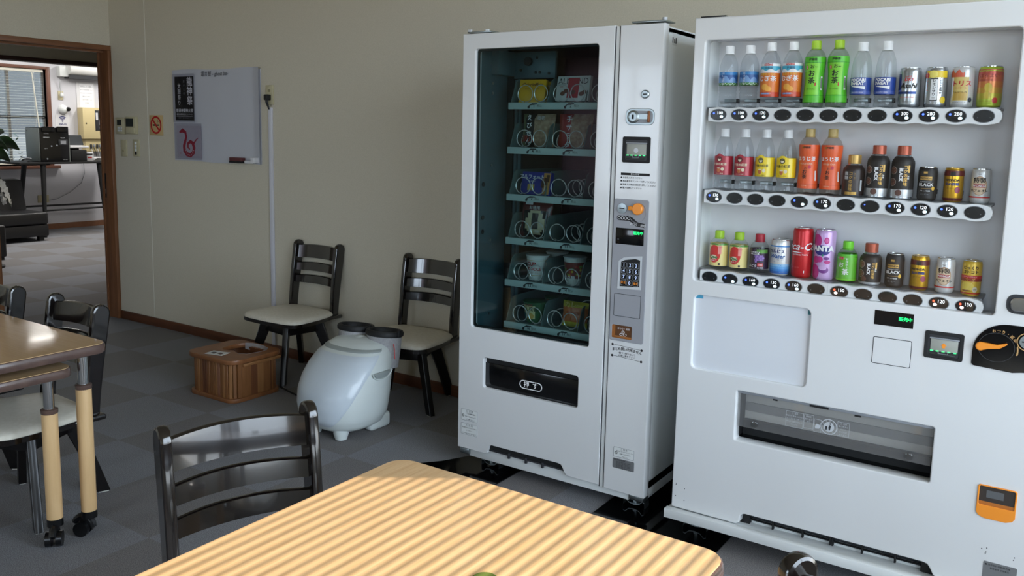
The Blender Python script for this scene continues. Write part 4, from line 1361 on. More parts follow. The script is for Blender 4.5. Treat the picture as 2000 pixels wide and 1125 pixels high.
GREENL = mat('green_led', (60, 255, 130), 0.5, emit=1.6)
def bill_unit(par, x0, x1, z0, z1, y, arrow=None):
    w_, h = x1 - x0, z1 - z0
    m = MB().plate(rr(x0, x1, z0, z1, 0.006), y - 0.003, y + 0.002, BLACKM, holes=[rr(x0 + w_ * .1, x1 - w_ * .1, z0 + h * .1, z1 - h * .12, 0.006)], bev=0.001)
    m.box(x0 + w_ * .1, x1 - w_ * .1, y - 0.0008, y + 0.0, z0 + h * .1, z1 - h * .12, DGREY)
    m.box(x0 + w_ * .16, x1 - w_ * .14, y - 0.003, y, z0 + h * .30, z1 - h * .27, mat('bill_mouth', (158, 160, 152), 0.4), bev=0.001)
    m.box(x0 + w_ * .13, x1 - w_ * .11, y - 0.006, y, z1 - h * .27, z1 - h * .22, MGREY, bev=0.001)
    m.box(x0 + w_ * .14, x1 - w_ * .2, y - 0.004, y, z0 + h * .13, z0 + h * .2, LCD, bev=0.001)
    cx_, cz_ = (x0 + x1) / 2, z0 + h * .50
    if arrow:
        m.plate([(cx_ - .008, cz_), (cx_ - .004, cz_), (cx_ - .004, cz_ - .007), (cx_ + .004, cz_ - .007), (cx_ + .004, cz_), (cx_ + .008, cz_), (cx_, cz_ + .009)], y - 0.0035, y - 0.003, arrow)
    else:
        m.plate(ell(cx_, cz_ - 0.002, 0.009, 0.009, 14), y - 0.0035, y - 0.003, LGREY)
    m.plate(rect(cx_ - .014, cx_ + .014, z0 + h * .2, z0 + h * .30), y - 0.0045, y - 0.004, MGREY, holes=[rect(cx_ - .012, cx_ + .012, z0 + h * .215, z0 + h * .285)])
    for k in range(5):
        xx = x0 + w_ * (.20 + .148 * k)
        m.box(xx - .004, xx + .004, y - 0.004, y - 0.002, z0 + h * .275, z0 + h * .305, GREENL)
    return m.build('bill_slot', par)
bill_unit(cdoor, -1.424, -1.314, 1.338, 1.432, Y0)
m = MB().box(-1.427, -1.312, Y0 - 0.0008, Y0, 1.292, 1.301, INK)
m.text('購 入 方 法', 0.007, WINK, at(-1.37, Y0 - 0.0012, 1.2965))
for i, l in enumerate(('❶ お金を入れてください', '❷ 商品番号をテンキーで押してください', '❸ 間違えた場合は取消を押してください', '❹ 購入を押してください')):
    m.text(l.replace('❶', '●').replace('❷', '●').replace('❸', '●').replace('❹', '●'), 0.0078, INK, at(-1.428, Y0 - 0.0008, 1.283 - i * 0.0125), align='LEFT', bold=0.01)
m.build('instructions', cdoor)
PANELM = mat('panel_grey', (150, 152, 158), 0.45)
m = MB().plate(rr(-1.449, -1.309, 0.672, 1.205, 0.008), Y0 - 0.004, Y0 + 0.002, PANELM, holes=[rr(-1.438, -1.356, 0.682, 0.732, 0.005)], bev=0.0015)
pan = m.build('payment_panel', cdoor)
CY = Matrix.Rotation(PI / 2, 4, 'X')
m = MB().lathe([(0.019, 0), (0.019, 0.003), (0.001, 0.004)], STEEL, 26, M=Matrix.Translation((-1.414, Y0 - 0.004, 1.170)) @ CY)
m.box(-1.424, -1.404, Y0 - 0.009, Y0 - 0.0075, 1.1685, 1.1715, BLACKM)
m.build('coin_slot', pan)
m = MB().plate(ell(-1.353, 1.160, 0.036, 0.040, 30), Y0 - 0.0055, Y0 - 0.004, PANELM, holes=[ell(-1.353, 1.160, 0.0345, 0.0385, 30)])
m.lathe([(0.021, 0), (0.021, 0.012), (0.018, 0.015), (0.001, 0.015)], ORANGE, 28, M=Matrix.Translation((-1.349, Y0 - 0.004, 1.172)) @ CY)
m.box(-1.386, -1.349, Y0 - 0.017, Y0 - 0.006, 1.165, 1.181, ORANGE, bev=0.004)
m.build('return_lever', pan)
m = MB()
for i in range(4):
    m.plate(ell(-1.425 + i * 0.013, 1.135, 0.0058, 0.0058, 14), Y0 - 0.0050, Y0 - 0.004, WINK, holes=[ell(-1.425 + i * 0.013, 1.135, 0.0044, 0.0044, 14)])
m.plate(rr(-1.434, -1.377, 1.126, 1.144, 0.008), Y0 - 0.0045, Y0 - 0.004, INK)
m.plate([(-1.384, 1.142), (-1.37, 1.138), (-1.352, 1.124), (-1.322, 1.119), (-1.322, 1.104), (-1.356, 1.108), (-1.374, 1.120), (-1.386, 1.127)], Y0 - 0.0045, Y0 - 0.004, INK)
m.text('おつり・返却', 0.0105, WINK, at(-1.349, Y0 - 0.005, 1.113) @ Matrix.Rotation(-0.12, 4, 'Z'))
m.build('coin_legend', pan)
LED = mat('green_display', (30, 240, 120), 0.5, emit=1.8)
m = MB().box(-1.436, -1.323, Y0 - 0.006, Y0 - 0.003, 1.038, 1.098, BLACKG, bev=0.002)
m.text('販売中', 0.0132, LED, at(-1.3455, Y0 - 0.0064, 1.082), bold=0.02)
m.plate(ell(-1.425, 1.056, 0.004, 0.004, 12), Y0 - 0.0066, Y0 - 0.006, DGREY)
m.build('status_display', pan)
m = MB().plate([(-1.333, 0.885), (-1.333, 0.984), (-1.352, 0.988), (-1.395, 0.980), (-1.410, 0.972), (-1.412, 0.880)][::-1], Y0 - 0.0055, Y0 - 0.003, BLACKM, bev=0.0008)
m.plate([(-1.326, 0.875), (-1.326, 1.000), (-1.352, 0.997), (-1.400, 0.989), (-1.420, 0.975), (-1.422, 0.870)][::-1], Y0 - 0.0052, Y0 - 0.003, LGREY, holes=[[(-1.333, 0.885), (-1.333, 0.984), (-1.352, 0.988), (-1.395, 0.980), (-1.410, 0.972), (-1.412, 0.880)][::-1]], bev=0.0005)
kp = m.build('keypad', pan)
for i, k_ in enumerate(('1', '2', '3', '4', '5', '6', '7', '8', '9', '訂正', '0', '確定')):
    x_ = -1.397 + (i % 3) * 0.0248
    z_ = 0.962 - (i // 3) * 0.0222
    m = MB().plate(rr(x_ - .0105, x_ + .0105, z_ - .0093, z_ + .0093, 0.003), Y0 - 0.0065, Y0 - 0.0055, MGREY, holes=[rr(x_ - .0095, x_ + .0095, z_ - .0083, z_ + .0083, 0.0025)])
    m.plate(rr(x_ - .0098, x_ + .0098, z_ - .0086, z_ + .0086, 0.0025), Y0 - 0.0060, Y0 - 0.0055, BLACKG)
    m.text(k_, 0.0105 if len(k_) == 2 else 0.017, ORANGE if len(k_) == 2 else mat('key_digit', (190, 205, 240), 0.5, emit=0.35), at(x_, Y0 - 0.0067, z_), bold=0.02)
    m.build('key', kp)
MB().plate(rr(-1.431, -1.326, 0.768, 0.850, 0.004), Y0 - 0.0056, Y0 - 0.004, PANELM, bev=0.0005).plate(rr(-1.433, -1.324, 0.766, 0.852, 0.005), Y0 - 0.0046, Y0 - 0.0039, SEAM, holes=[rr(-1.4315, -1.3255, 0.7675, 0.8505, 0.004)]).build('blank_cover', pan)
AMB = mat('amber_cup', (150, 92, 40), 0.35)
m = MB().box(-1.438, -1.356, Y0 - 0.0012, Y0 + 0.001, 0.682, 0.732, mat('amber_dark', (92, 58, 32), 0.3))
m.box(-1.438, -1.425, Y0 - 0.0026, Y0 + 0.001, 0.682, 0.732, AMB)
m.box(-1.438, -1.356, Y0 - 0.0034, Y0 + 0.001, 0.682, 0.691, AMB, bev=0.001)
m.text('おつり・返却', 0.0085, WINK, at(-1.390, Y0 - 0.0016, 0.719))
for (dx, dz) in ((0, 0.006), (-0.008, -0.004), (0.008, -0.004)):
    m.plate(ell(-1.392 + dx, 0.701 + dz, 0.0065, 0.005, 16), Y0 - 0.0018, Y0 - 0.001, WINK, holes=[ell(-1.392 + dx, 0.701 + dz, 0.0046, 0.0033, 16)])
m.build('change_cup', pan)
m = MB()
for (x, z) in ((-1.434, 0.655), (-1.314, 0.648), (-1.434, 0.612), (-1.314, 0.605)):
    m.plate(ell(x, z, 0.0048, 0.0048, 14), Y0 - 0.0008, Y0, INK)
m.plate([(-1.428, 0.6557), (-1.320, 0.6493), (-1.320, 0.6483), (-1.428, 0.6547)][::-1], Y0 - 0.0008, Y0, INK)
m.plate([(-1.428, 0.6127), (-1.320, 0.6063), (-1.320, 0.6053), (-1.428, 0.6117)][::-1], Y0 - 0.0008, Y0, INK)
arcs = 'まとめ買い出来ません'
for i, ch in enumerate(arcs):
    u = (i - 4.5) / 4.5
    m.text(ch, 0.0135, INK, at(-1.374 + 0.055 * u, Y0 - 0.0008, 0.642 - 0.006 * u * u) @ Matrix.Rotation(-0.16 * u, 4, 'Z'), bold=0.02)
m.text('1個づつ取り出して', 0.0085, INK, at(-1.374, Y0 - 0.0008, 0.6255), bold=0.01)
m.text('お買い求め下さい', 0.0085, INK, at(-1.374, Y0 - 0.0008, 0.6155), bold=0.01)
m.build('purchase_notice', cdoor)
sticker(cdoor, -1.412, -1.326, 0.219, 0.258, Y0, '⚠ 警 告', ['電源線を引っぱらないでください', '感電や火災のおそれ', 'があります'])
m = MB().plate(rr(-1.414, -1.324, 0.174, 0.213, 0.004), Y0 - 0.001, Y0, mat('plate_silver', (132, 134, 136), 0.4, 0.4), bev=0.0002)
m.text('飲食物自動販売機', 0.006, INK, at(-1.385, Y0 - 0.0014, 0.2075))
for i in range(5):
    m.text('型式 定格 電圧 100V 50/60Hz', 0.0048, INK, at(-1.369, Y0 - 0.0014, 0.2005 - i * 0.0055))
m.build('rating_plate', cdoor)
# kick panel, hinge brackets, intake grille
m = MB().box(X0 + 0.05, X1 - 0.07, 2.872, 2.90, 0.050, 0.118, WHITE2, bev=0.003)
m.build('kick_panel', SM)
m = MB().box(-2.0, -1.63, 2.866, 2.872, 0.098, 0.135, DARK)
for x in (-1.90, -1.815, -1.735):
    m.box(x - 0.005, x + 0.005, 2.858, 2.868, 0.088, 0.112, DGREY, bev=0.002)
m.box(-2.0, -1.63, 2.860, 2.867, 0.100, 0.106, DGREY, bev=0.002)
m.build('intake_grille', SM)
for (a, b) in ((X0 + 0.003, X0 + 0.055), (X1 - 0.062, X1 - 0.004)):
    MB().box(a, b, 2.862, 2.91, 0.058, 0.082, STEEL, bev=0.003).box((a + b) / 2 - 0.004, (a + b) / 2 + 0.004, 2.858, 2.862, 0.066, 0.074, STEEL).build('hinge_bracket', SM)
m = MB().box(X0 + 0.012, X0 + 0.13, 2.865, 2.93, 1.833, 1.839, STEEL, bev=0.001).box(X0 + 0.012, X0 + 0.03, 2.865, 2.875, 1.833, 1.848, LGREY, bev=0.002).cyl((X0 + 0.10, 2.88, 1.839), (X0 + 0.10, 2.88, 1.845), 0.012, LGREY, 16)
m.build('hinge_bracket', SM)
m = MB().box(X1 - 0.135, X1 - 0.002, 2.868, 2.95, 1.836, 1.842, STEEL, bev=0.001).cyl((X1 - 0.014, 2.885, 1.842), (X1 - 0.014, 2.885, 1.852), 0.009, LGREY, 14)
m.build('hinge_bracket', SM)
MB().box(X1 - 0.0104, X1 - 0.0096, 2.945, 2.99, 1.762, 1.806, WHITE2).box(X1 - 0.0097, X1 - 0.0092, 2.948, 2.956, 1.770, 1.79, INK).box(X1 - 0.0097, X1 - 0.0092, 2.963, 2.969, 1.770, 1.786, INK).box(X1 - 0.0097, X1 - 0.0092, 2.976, 2.984, 1.770, 1.79, INK).build('side_label', SM)
for (x, y) in ((-2.03, 2.935), (-1.352, 2.945), (-2.03, 3.5), (-1.352, 3.5)):
    level_foot(SM, x, y)
# shelves
SHM = mat('shelf_pale_green', (182, 200, 196), 0.5)
DIV = mat('divider_dark_teal', (92, 112, 110), 0.5)
WIRE = mat('coil_wire', (214, 216, 214), 0.3, 0.6)
zs = [1.546, 1.366, 1.173, 0.992, 0.815, 0.635]
cols = [-1.905, -1.735, -1.562]
nums = [(1, 2, 3), (4, 5, 6), (7, 8, 9), (10, 11, 12), (13, 14, 15), (16, 17, 18)]
for k, z in enumerate(zs):
    sh = MB().box(-2.0, -1.465, 2.962, 3.40, z + 0.006, z + 0.012, DIV, bev=0.001)
    sh = sh.build('shelf', SM)
    m = MB().box(-2.0, -1.465, 2.950, 2.962, z - 0.014, z + 0.0135, SHM, bev=0.002)
    for c, n_ in zip(cols, nums[k]):
        m.plate([(c + 0.0, z - 0.011), (c + 0.0, z - 0.002), (c + 0.02, z + 0.010), (c + 0.043, z + 0.010), (c + 0.048, z + 0.006), (c + 0.012, z + 0.002), (c + 0.008, z - 0.011)][::-1], 2.9492, 2.950, INK)
        m.text(str(n_), 0.017, INK, at(c + 0.03, 2.9492, z - 0.001), bold=0.02)
        m.text('税込', 0.012, DGREY, at(c + 0.056, 2.9492, z - 0.001))
    m.build('price_strip', sh)
    for xd in (-1.997, -1.825, -1.652):
        m = MB().plate([(2.966, z + 0.012), (3.39, z + 0.012), (3.39, z + 0.112), (3.02, z + 0.112), (3.0, z + 0.10)], -0.002, 0.002, DIV, bev=0.0005, M=Matrix.Translation((xd, 0, 0)) @ rotz(PI / 2))
        m.build('divider', sh)
    for ci, c in enumerate(cols):
        empty = (k in (2, 3) and ci == 1)
        for side in (-1, 1):
            r_ = 0.0335
            pts = []
            for i in range(24 * 6):
                t = i / 24
                y = 2.968 + 0.014 * min(t, 1) + (0.05 if empty else 0.11) * max(0, t - 1)
                if y > 3.36 or (side < 0 and empty and t > 1.1):
                    break
                a = side * (2 * PI * t) - PI / 2
                pts.append((c + 0.008 + side * 0.037 + r_ * math.cos(a), y, z + 0.050 + r_ * math.sin(a)))
            MB().tube(pts, 0.0021, WIRE, 6).build('coil', sh)

# ------------------------------------------------------------------ drink vending machine
A0, A1, B0 = -1.148, 0.014, 2.803
DM = thing('drink_vending_machine', 'wide white drink vending machine with three rows of lit selection buttons', 'vending machine', ((A0 + A1) / 2, 3.2, 0))
m = MB()
m.box(A0 + 0.006, A0 + 0.03, 2.86, 3.58, 0.105, 1.825, WHITE2, bev=0.003)
m.box(A1 - 0.03, A1 - 0.006, 2.86, 3.58, 0.105, 1.825, WHITE2, bev=0.003)
m.box(A0 + 0.03, A1 - 0.03, 3.55, 3.58, 0.105, 1.825, WHITE2)
m.box(A0 + 0.006, A1 - 0.006, 2.86, 3.58, 1.808, 1.828, WHITE2)
m.box(A0 + 0.006, A1 - 0.006, 2.86, 3.58, 0.09, 0.11, WHITE2)
m.build('cabinet', DM)
m = MB()
out = door_outline(A0, A1, 0.106, 1.831, -0.905, -0.272, 0.149)
m.plate(out, B0, B0 + 0.05, WHITE, holes=[rr(-1.108, -0.191, 0.943, 1.757, 0.012), rr(-1.100, -0.705, 0.632, 0.893, 0.018), rr(-0.931, -0.318, 0.405, 0.581, 0.007)], bev=0.004)
dd = m.build('front_door', DM)
DISP = noise_mat('display_back_panel', (222, 223, 226), (228, 229, 232), 5, 0.5)
m = MB()
xa, xb, ya, yb, za, zb_ = -1.112, -0.186, B0 + 0.03, 2.965, 0.930, 1.765
m.add([(xa, ya, za), (xa, ya, zb_), (xa - 0.032, yb, zb_), (xa - 0.032, yb, za), (xb, ya, za), (xb, ya, zb_), (xb + 0.03, yb, zb_), (xb + 0.03, yb, za)],
      [[0, 1, 2, 3], [4, 7, 6, 5], [3, 2, 6, 7], [0, 3, 7, 4], [1, 5, 6, 2]], DISP)
m.build('display_case', dd)
m = MB()
for z in (1.722, 1.565, 1.41, 1.28):
    m.box(-1.1225, -1.1185, 2.838, 2.848, z - 0.012, z, BLACKM)
m.box(-1.1215, -1.1185, 2.848, 2.955, 1.7225, 1.7245, MGREY, M=None)
m.build('case_clips', dd)
GL2 = glass_mat('display_glass', (0.975, 0.98, 0.98), 1.33)
MB().box(-1.11, -0.189, B0 + 0.010, B0 + 0.013, 0.941, 1.759, GL2).build('window_pane', dd)
# added fill light, not a machine part: brightens the display from its top edge
dlp = bpy.data.lights.new('display_fill_light', 'AREA')
dlp.shape = 'RECTANGLE'
dlp.size, dlp.size_y = 0.86, 0.03
dlp.energy = 0.10
dlp.color = (0.92, 0.96, 1.0)
dlo = bpy.data.objects.new('display_fill_light', dlp)
COL.objects.link(dlo)
dlo.location = (-0.65, 2.868, 1.757)
dlo.rotation_euler = (math.radians(18), 0, 0)
# button rails
RAILM = mat('rail_white', (226, 228, 230), 0.35)
SMOKE = mat('smoke_tray', (112, 116, 120), 0.3)
BTN = mat('button_black', (22, 25, 30), 0.18)
BLUEL = mat('blue_led', (60, 90, 255), 0.5, emit=4.0)
CYANL = mat('cyan_lamp', (215, 245, 255), 0.5, emit=2.2)
REDL = mat('red_led', (255, 80, 50), 0.5, emit=2.5)
PINKL = mat('pink_lamp', (255, 226, 220), 0.5, emit=2.0)
DIG = mat('price_digits', (245, 250, 255), 0.5, emit=1.3)
BX = lambda i: -1.058 + 0.0718 * i
ROWS = [(1.512, ['100', '100', '170', '', '', '', '', '', '300', '280', '280', '']),
        (1.2345, ['170', '', '', '', 'b', '170', '', 'd', '170', '120', '120', '']),
        (0.957, ['', 'b', '160', '130', '160', '', 'r150', '', '', '', 'r120', 'r130'])]
SHELFZ = [1.5385, 1.2585, 0.981]
for rix, (z, codes) in enumerate(ROWS):
    n = 96
    xs_ = [-1.094 + (0.871) * i / n for i in range(n + 1)]
    hh = lambda x: 0.0235 + 0.0020 * math.cos(2 * PI * (x - BX(0)) / 0.0718)
    o = [(x, z - hh(x)) for x in xs_[:-2]] + [(-0.229, z - 0.018), (-0.223, z - 0.006), (-0.223, z + 0.006), (-0.229, z + 0.018)] + [(x, z + hh(x)) for x in xs_[:-2][::-1]]
    rl = MB().plate(o, 2.826, 2.848, RAILM, bev=0.0015).box(-0.2475, -0.2468, 2.8253, 2.827, z - 0.021, z + 0.021, LGREY).box(-0.6633, -0.6628, 2.8253, 2.827, z - 0.021, z + 0.021, LGREY).build('button_rail', dd)
    MB().box(-1.112, -0.230, 2.848, 2.962, SHELFZ[rix] - 0.008, SHELFZ[rix] - 0.0005, SMOKE, bev=0.001).build('product_tray', rl)
    for i, cde in enumerate(codes):
        x = BX(i)
        m = MB().plate(ell(x, z, 0.0268, 0.0178, 32), 2.8235, 2.8262, BTN, bev=0.0008)
        m.plate(ell(x, z, 0.0285, 0.0195, 32), 2.8252, 2.8262, MGREY, holes=[ell(x, z, 0.0268, 0.0178, 32)])
        hot = cde.startswith('r')
        num = cde.lstrip('r')
        if num and num not in 'bd':
            m.text(num, 0.0142, DIG, at(x + 0.0055, 2.8230, z + 0.0055), bold=0.0, spacing=1.0)
        if hot:
            m.plate(ell(x - 0.0145, z + 0.0055, 0.0032, 0.0034, 12), 2.823, 2.8237, REDL)
            m.plate(ell(x - 0.010, z - 0.0045, 0.0055, 0.0042, 16), 2.823, 2.8237, PINKL)
        elif cde in ('b',) or (num and num != 'd'):
            m.plate(ell(x - 0.0155, z + 0.0045, 0.0032, 0.0032, 12), 2.823, 2.8237, BLUEL)
            m.plate(ell(x + 0.0115, z - 0.0065, 0.0056, 0.0044, 16), 2.823, 2.8237, CYANL)
        elif cde == 'd':
            m.plate(ell(x - 0.0155, z + 0.0045, 0.002, 0.002, 12), 2.823, 2.8237, BLUEL)
        else:
            for dx in (-0.016, 0.016):
                m.plate(ell(x + dx, z - 0.004, 0.0011, 0.0011, 8), 2.823, 2.8237, MGREY)
        m.build('select_button', rl)
m = MB()
for z in (1.563, 1.283):
    for i in range(12):
        x = BX(i) - 0.004
        m.box(x - 0.022, x + 0.022, 2.945, 2.964, z - 0.005, z + 0.006, STEEL, bev=0.001)
        m.box(x + 0.022, x + 0.027, 2.940, 2.964, z - 0.007, z + 0.007, BLACKM)
m.build('rear_holder', dd)
# lower left advertising window
m = MB().box(-1.104, -0.701, B0 + 0.012, B0 + 0.016, 0.628, 0.897, mat('milky_panel', (214, 218, 224), 0.12, coat=0.5))
m.box(-1.099, -1.073, B0 + 0.0105, B0 + 0.0118, 0.880, 0.8925, mat('blue_tape', (66, 150, 184), 0.4))
m.box(-0.716, -0.706, B0 + 0.0105, B0 + 0.0118, 0.873, 0.892, mat('teal_tape', (60, 120, 130), 0.4))
m.build('poster_window', dd)
# pickup
GL3 = glass_mat('smoke_flap', (0.88, 0.88, 0.88), 1.4, haze=(0.12, (0.5, 0.5, 0.5)))
m = MB()
PG = mat('chute_grey', (150, 152, 152), 0.45)
m.box(-0.935, -0.314, B0 + 0.11, B0 + 0.12, 0.40, 0.585, mat('chute_back', (222, 222, 216), 0.5))
m.box(-0.935, -0.314, B0 + 0.02, B0 + 0.11, 0.398, 0.404, BLACKG)
m.box(-0.935, -0.314, B0 + 0.02, B0 + 0.11, 0.582, 0.588, PG)
m.box(-0.94, -0.933, B0 + 0.02, B0 + 0.11, 0.40, 0.585, BLACKM)
m.box(-0.316, -0.309, B0 + 0.02, B0 + 0.11, 0.40, 0.585, BLACKM)
m.box(-0.93, -0.318, B0 + 0.085, B0 + 0.11, 0.404, 0.455, DARK)
m.box(-0.93, -0.318, B0 + 0.102, B0 + 0.1085, 0.485, 0.515, PG)
m.build('delivery_chute', dd)
m = MB().box(-0.926, -0.322, B0 + 0.016, B0 + 0.019, 0.452, 0.572, GL3)
fl = m.build('delivery_flap', dd)
m = MB().box(-0.930, -0.319, B0 + 0.012, B0 + 0.022, 0.570, 0.579, MGREY, bev=0.002)
m.box(-0.81, -0.795, B0 + 0.0105, B0 + 0.013, 0.5665, 0.5715, BLACKM)
m.box(-0.69, -0.63, B0 + 0.0105, B0 + 0.013, 0.5695, 0.5765, BLACKM)
m.box(-0.55, -0.53, B0 + 0.0105, B0 + 0.013, 0.5645, 0.5695, BLACKM)
m.build('hinge_strip', fl)
m = MB()
PR = mat('flap_print', (188, 192, 196), 0.6)
Y_ = B0 + 0.0155
def frame(x0, x1, z0, z1, t_=0.0008):
    m.plate(rect(x0, x1, z0, z1), Y_ - 0.0003, Y_ + 0.0003, PR, holes=[rect(x0 + t_, x1 - t_, z0 + t_, z1 - t_)])
frame(-0.765, -0.708, 0.487, 0.540)
frame(-0.706, -0.675, 0.493, 0.540)
frame(-0.673, -0.650, 0.487, 0.530)
frame(-0.600, -0.563, 0.490, 0.536)
for i, l in enumerate(('⚠ 注意', '取出口に手を入れない', 'フラップは手で押さえて', 'ゆっくり取り出して', 'ください')):
    m.text(l, 0.006, PR, at(-0.7365, Y_ - 0.0004, 0.534 - i * 0.0095))
for i, l in enumerate(('商品を', '取り出す', '時は')):
    m.text(l, 0.0065, PR, at(-0.6905, Y_ - 0.0004, 0.533 - i * 0.009))
for i, l in enumerate(('⚠ 注意', '強く押すと', 'けがの', 'おそれが', 'あります')):
    m.text(l, 0.006, PR, at(-0.5815, Y_ - 0.0004, 0.530 - i * 0.009))
m.plate([(-0.670, 0.505), (-0.665, 0.515), (-0.655, 0.512), (-0.652, 0.520), (-0.650, 0.512), (-0.656, 0.500), (-0.668, 0.498)][::-1], Y_ - 0.0003, Y_ + 0.0003, PR)
c_ = (-0.626, 0.512)
m.plate(ell(c_[0], c_[1], 0.026, 0.026, 36), Y_ - 0.0003, Y_ + 0.0003, PR, holes=[ell(c_[0], c_[1], 0.0235, 0.0235, 36)])
m.plate(ell(c_[0], c_[1], 0.0165, 0.0165, 36), Y_ - 0.0003, Y_ + 0.0003, PR)
for i, ch in enumerate('あきかんはくずかごに'):
    a = math.radians(160 - 320 * i / 9 * 1.0 + 0)
    a = math.radians(150 - 34 * i)
    m.text(ch, 0.0062, PR, at(c_[0] + 0.0199 * math.cos(a), Y_ - 0.0004, c_[1] + 0.0199 * math.sin(a)) @ Matrix.Rotation(a - PI / 2, 4, 'Z'))
m.plate([(c_[0] + .002, c_[1] + .007), (c_[0] + .007, c_[1] + .004), (c_[0] + .004, c_[1] - .011), (c_[0] + .001, c_[1] - .011), (c_[0] - .001, c_[1] - .002)], Y_ - 0.0009, Y_ - 0.0004, DGREY)
m.plate(ell(c_[0] + 0.004, c_[1] + 0.0105, 0.0025, 0.0025, 12), Y_ - 0.0009, Y_ - 0.0004, DGREY)
m.plate([(c_[0] - .011, c_[1] + .001), (c_[0] - .005, c_[1] + .001), (c_[0] - .006, c_[1] - .011), (c_[0] - .010, c_[1] - .011)], Y_ - 0.0009, Y_ - 0.0004, DGREY)
m.build('printed_notice', fl)
for x in (-0.87, -0.385):
    m = MB().lathe([(0.013, 0), (0.013, 0.004), (0.011, 0.0055), (0.001, 0.006)], glass_mat('clear_bumper', (0.8, 0.8, 0.8), 1.7, 0.05), 20, M=Matrix.Translation((x, B0 + 0.0162, 0.470)) @ CY)
    m.build('bumper', fl)
# small panels on the right
m = MB().plate(rect(-0.512, -0.401, 0.873, 0.918), B0 - 0.001, B0 + 0.001, BLACKG)
m.text('販売中', 0.0132, LED, at(-0.4235, B0 - 0.0015, 0.898), bold=0.02)
m.build('status_display', dd)
MB().plate(rr(-0.509, -0.402, 0.752, 0.833, 0.004), B0 - 0.0018, B0 + 0.001, WHITE, bev=0.0008).plate(rr(-0.511, -0.400, 0.750, 0.835, 0.005), B0 - 0.0004, B0 + 0.001, SEAM).build('blank_cover', dd)
bill_unit(dd, -0.366, -0.261, 0.793, 0.876, B0, arrow=ORANGE)
GOLD = mat('gold_print', (190, 150, 96), 0.5)
o = [(-0.006, 0.800), (-0.006, 0.922), (-0.150, 0.922)] + [(-0.150 + 0.088 * math.cos(a), 0.836 + 0.086 * math.sin(a)) for a in [math.radians(90 + 90 * k / 10) for k in range(1, 11)]] + [(-0.238, 0.796), (-0.232, 0.790), (-0.132, 0.784), (-0.112, 0.788)]
m = MB().plate(o, B0 - 0.004, B0 + 0.001, BLACKG, bev=0.0015)
cp = m.build('coin_panel', dd)
m = MB().plate(ell(-0.178, 0.852, 0.047, 0.043, 36), B0 - 0.0048, B0 - 0.004, DGREY, holes=[ell(-0.178, 0.852, 0.0455, 0.0415, 36)])
o = [(-0.2175 + 0.0125 * math.cos(a), 0.852 + 0.0125 * math.sin(a)) for a in [math.radians(80 + 230 * k / 14) for k in range(15)]]
o = o + [(-0.198, 0.8465), (-0.168, 0.852), (-0.150, 0.866), (-0.154, 0.869), (-0.175, 0.862)]
m.plate(o, B0 - 0.020, B0 - 0.006, ORANGE, bev=0.003)
m.cyl((-0.2175, B0 - 0.006, 0.852), (-0.2175, B0 - 0.003, 0.852), 0.006, BLACKM, 14)
m.build('return_lever', cp)
m = MB()
for i, ch in enumerate('おつり・返却'):
    a = math.radians(102 - i * 13)
    m.text(ch, 0.0105, GOLD, at(-0.176 + 0.054 * math.cos(a), B0 - 0.0043, 0.846 + 0.054 * math.sin(a)) @ Matrix.Rotation(a - PI / 2, 4, 'Z'), bold=0.02)
pts = [(-0.176 + r_ * math.cos(a), 0.848 + r_ * math.sin(a)) for (r_, a) in [(0.054, math.radians(18 - 3 * k)) for k in range(11)] + [(0.050, math.radians(-14 + 3 * k)) for k in range(10)]]
m.plate(pts, B0 - 0.0048, B0 - 0.004, GOLD)
m.build('legend', cp)
m = MB().lathe([(0.026, 0), (0.026, 0.0015), (0.0235, 0.0015), (0.0235, 0)], GOLD, 32, M=Matrix.Translation((-0.103, B0 - 0.004, 0.879)) @ CY, cap=False)
m.lathe([(0.019, 0), (0.019, 0.003), (0.001, 0.0035)], STEEL, 28, M=Matrix.Translation((-0.103, B0 - 0.004, 0.879)) @ CY)
m.box(-0.116, -0.090, B0 - 0.009, B0 - 0.007, 0.8775, 0.8805, BLACKM)
m.build('coin_slot', cp)
m = MB().plate(rr(-0.164, -0.060, 0.956, 1.012, 0.022), B0 - 0.002, B0 + 0.001, DGREY, bev=0.0008)
m.plate(rr(-0.155, -0.068, 0.963, 1.004, 0.016), B0 - 0.010, B0 - 0.002, CHROME, bev=0.004)
m.build('door_lock', dd)
m = MB().plate([(-0.188, 0.352)] + [(-0.188, 0.432), (-0.183, 0.437), (-0.092, 0.437), (-0.087, 0.432), (-0.087, 0.352), (-0.094, 0.342), (-0.110, 0.336), (-0.165, 0.336), (-0.181, 0.342)], B0 - 0.004, B0 + 0.001, ORANGE, holes=[rr(-0.1835, -0.0915, 0.376, 0.4335, 0.004)], bev=0.0012)
m.box(-0.184, -0.091, B0 - 0.0006, B0 + 0.0004, 0.375, 0.434, mat('return_dark', (58, 52, 48), 0.3))
m.box(-0.165, -0.120, B0 - 0.0012, B0 - 0.0002, 0.400, 0.422, mat('return_label', (90, 92, 94), 0.5))
m.box(-0.184, -0.091, B0 - 0.0014, B0 - 0.0002, 0.375, 0.387, mat('return_amber', (176, 104, 40), 0.4))
m.build('change_return', dd)
m = MB().plate(rr(-0.155, -0.068, 0.150, 0.205, 0.004), B0 - 0.001, B0 + 0.0005, mat('plate_silver', (132, 134, 136), 0.4), bev=0.0002)
m.text('■ 清涼飲料自動販売機', 0.0065, INK, at(-0.118, B0 - 0.0013, 0.196))
m.text('製造番号 定格電圧', 0.006, INK, at(-0.112, B0 - 0.0013, 0.186))
m.build('rating_plate', dd)
m = MB()
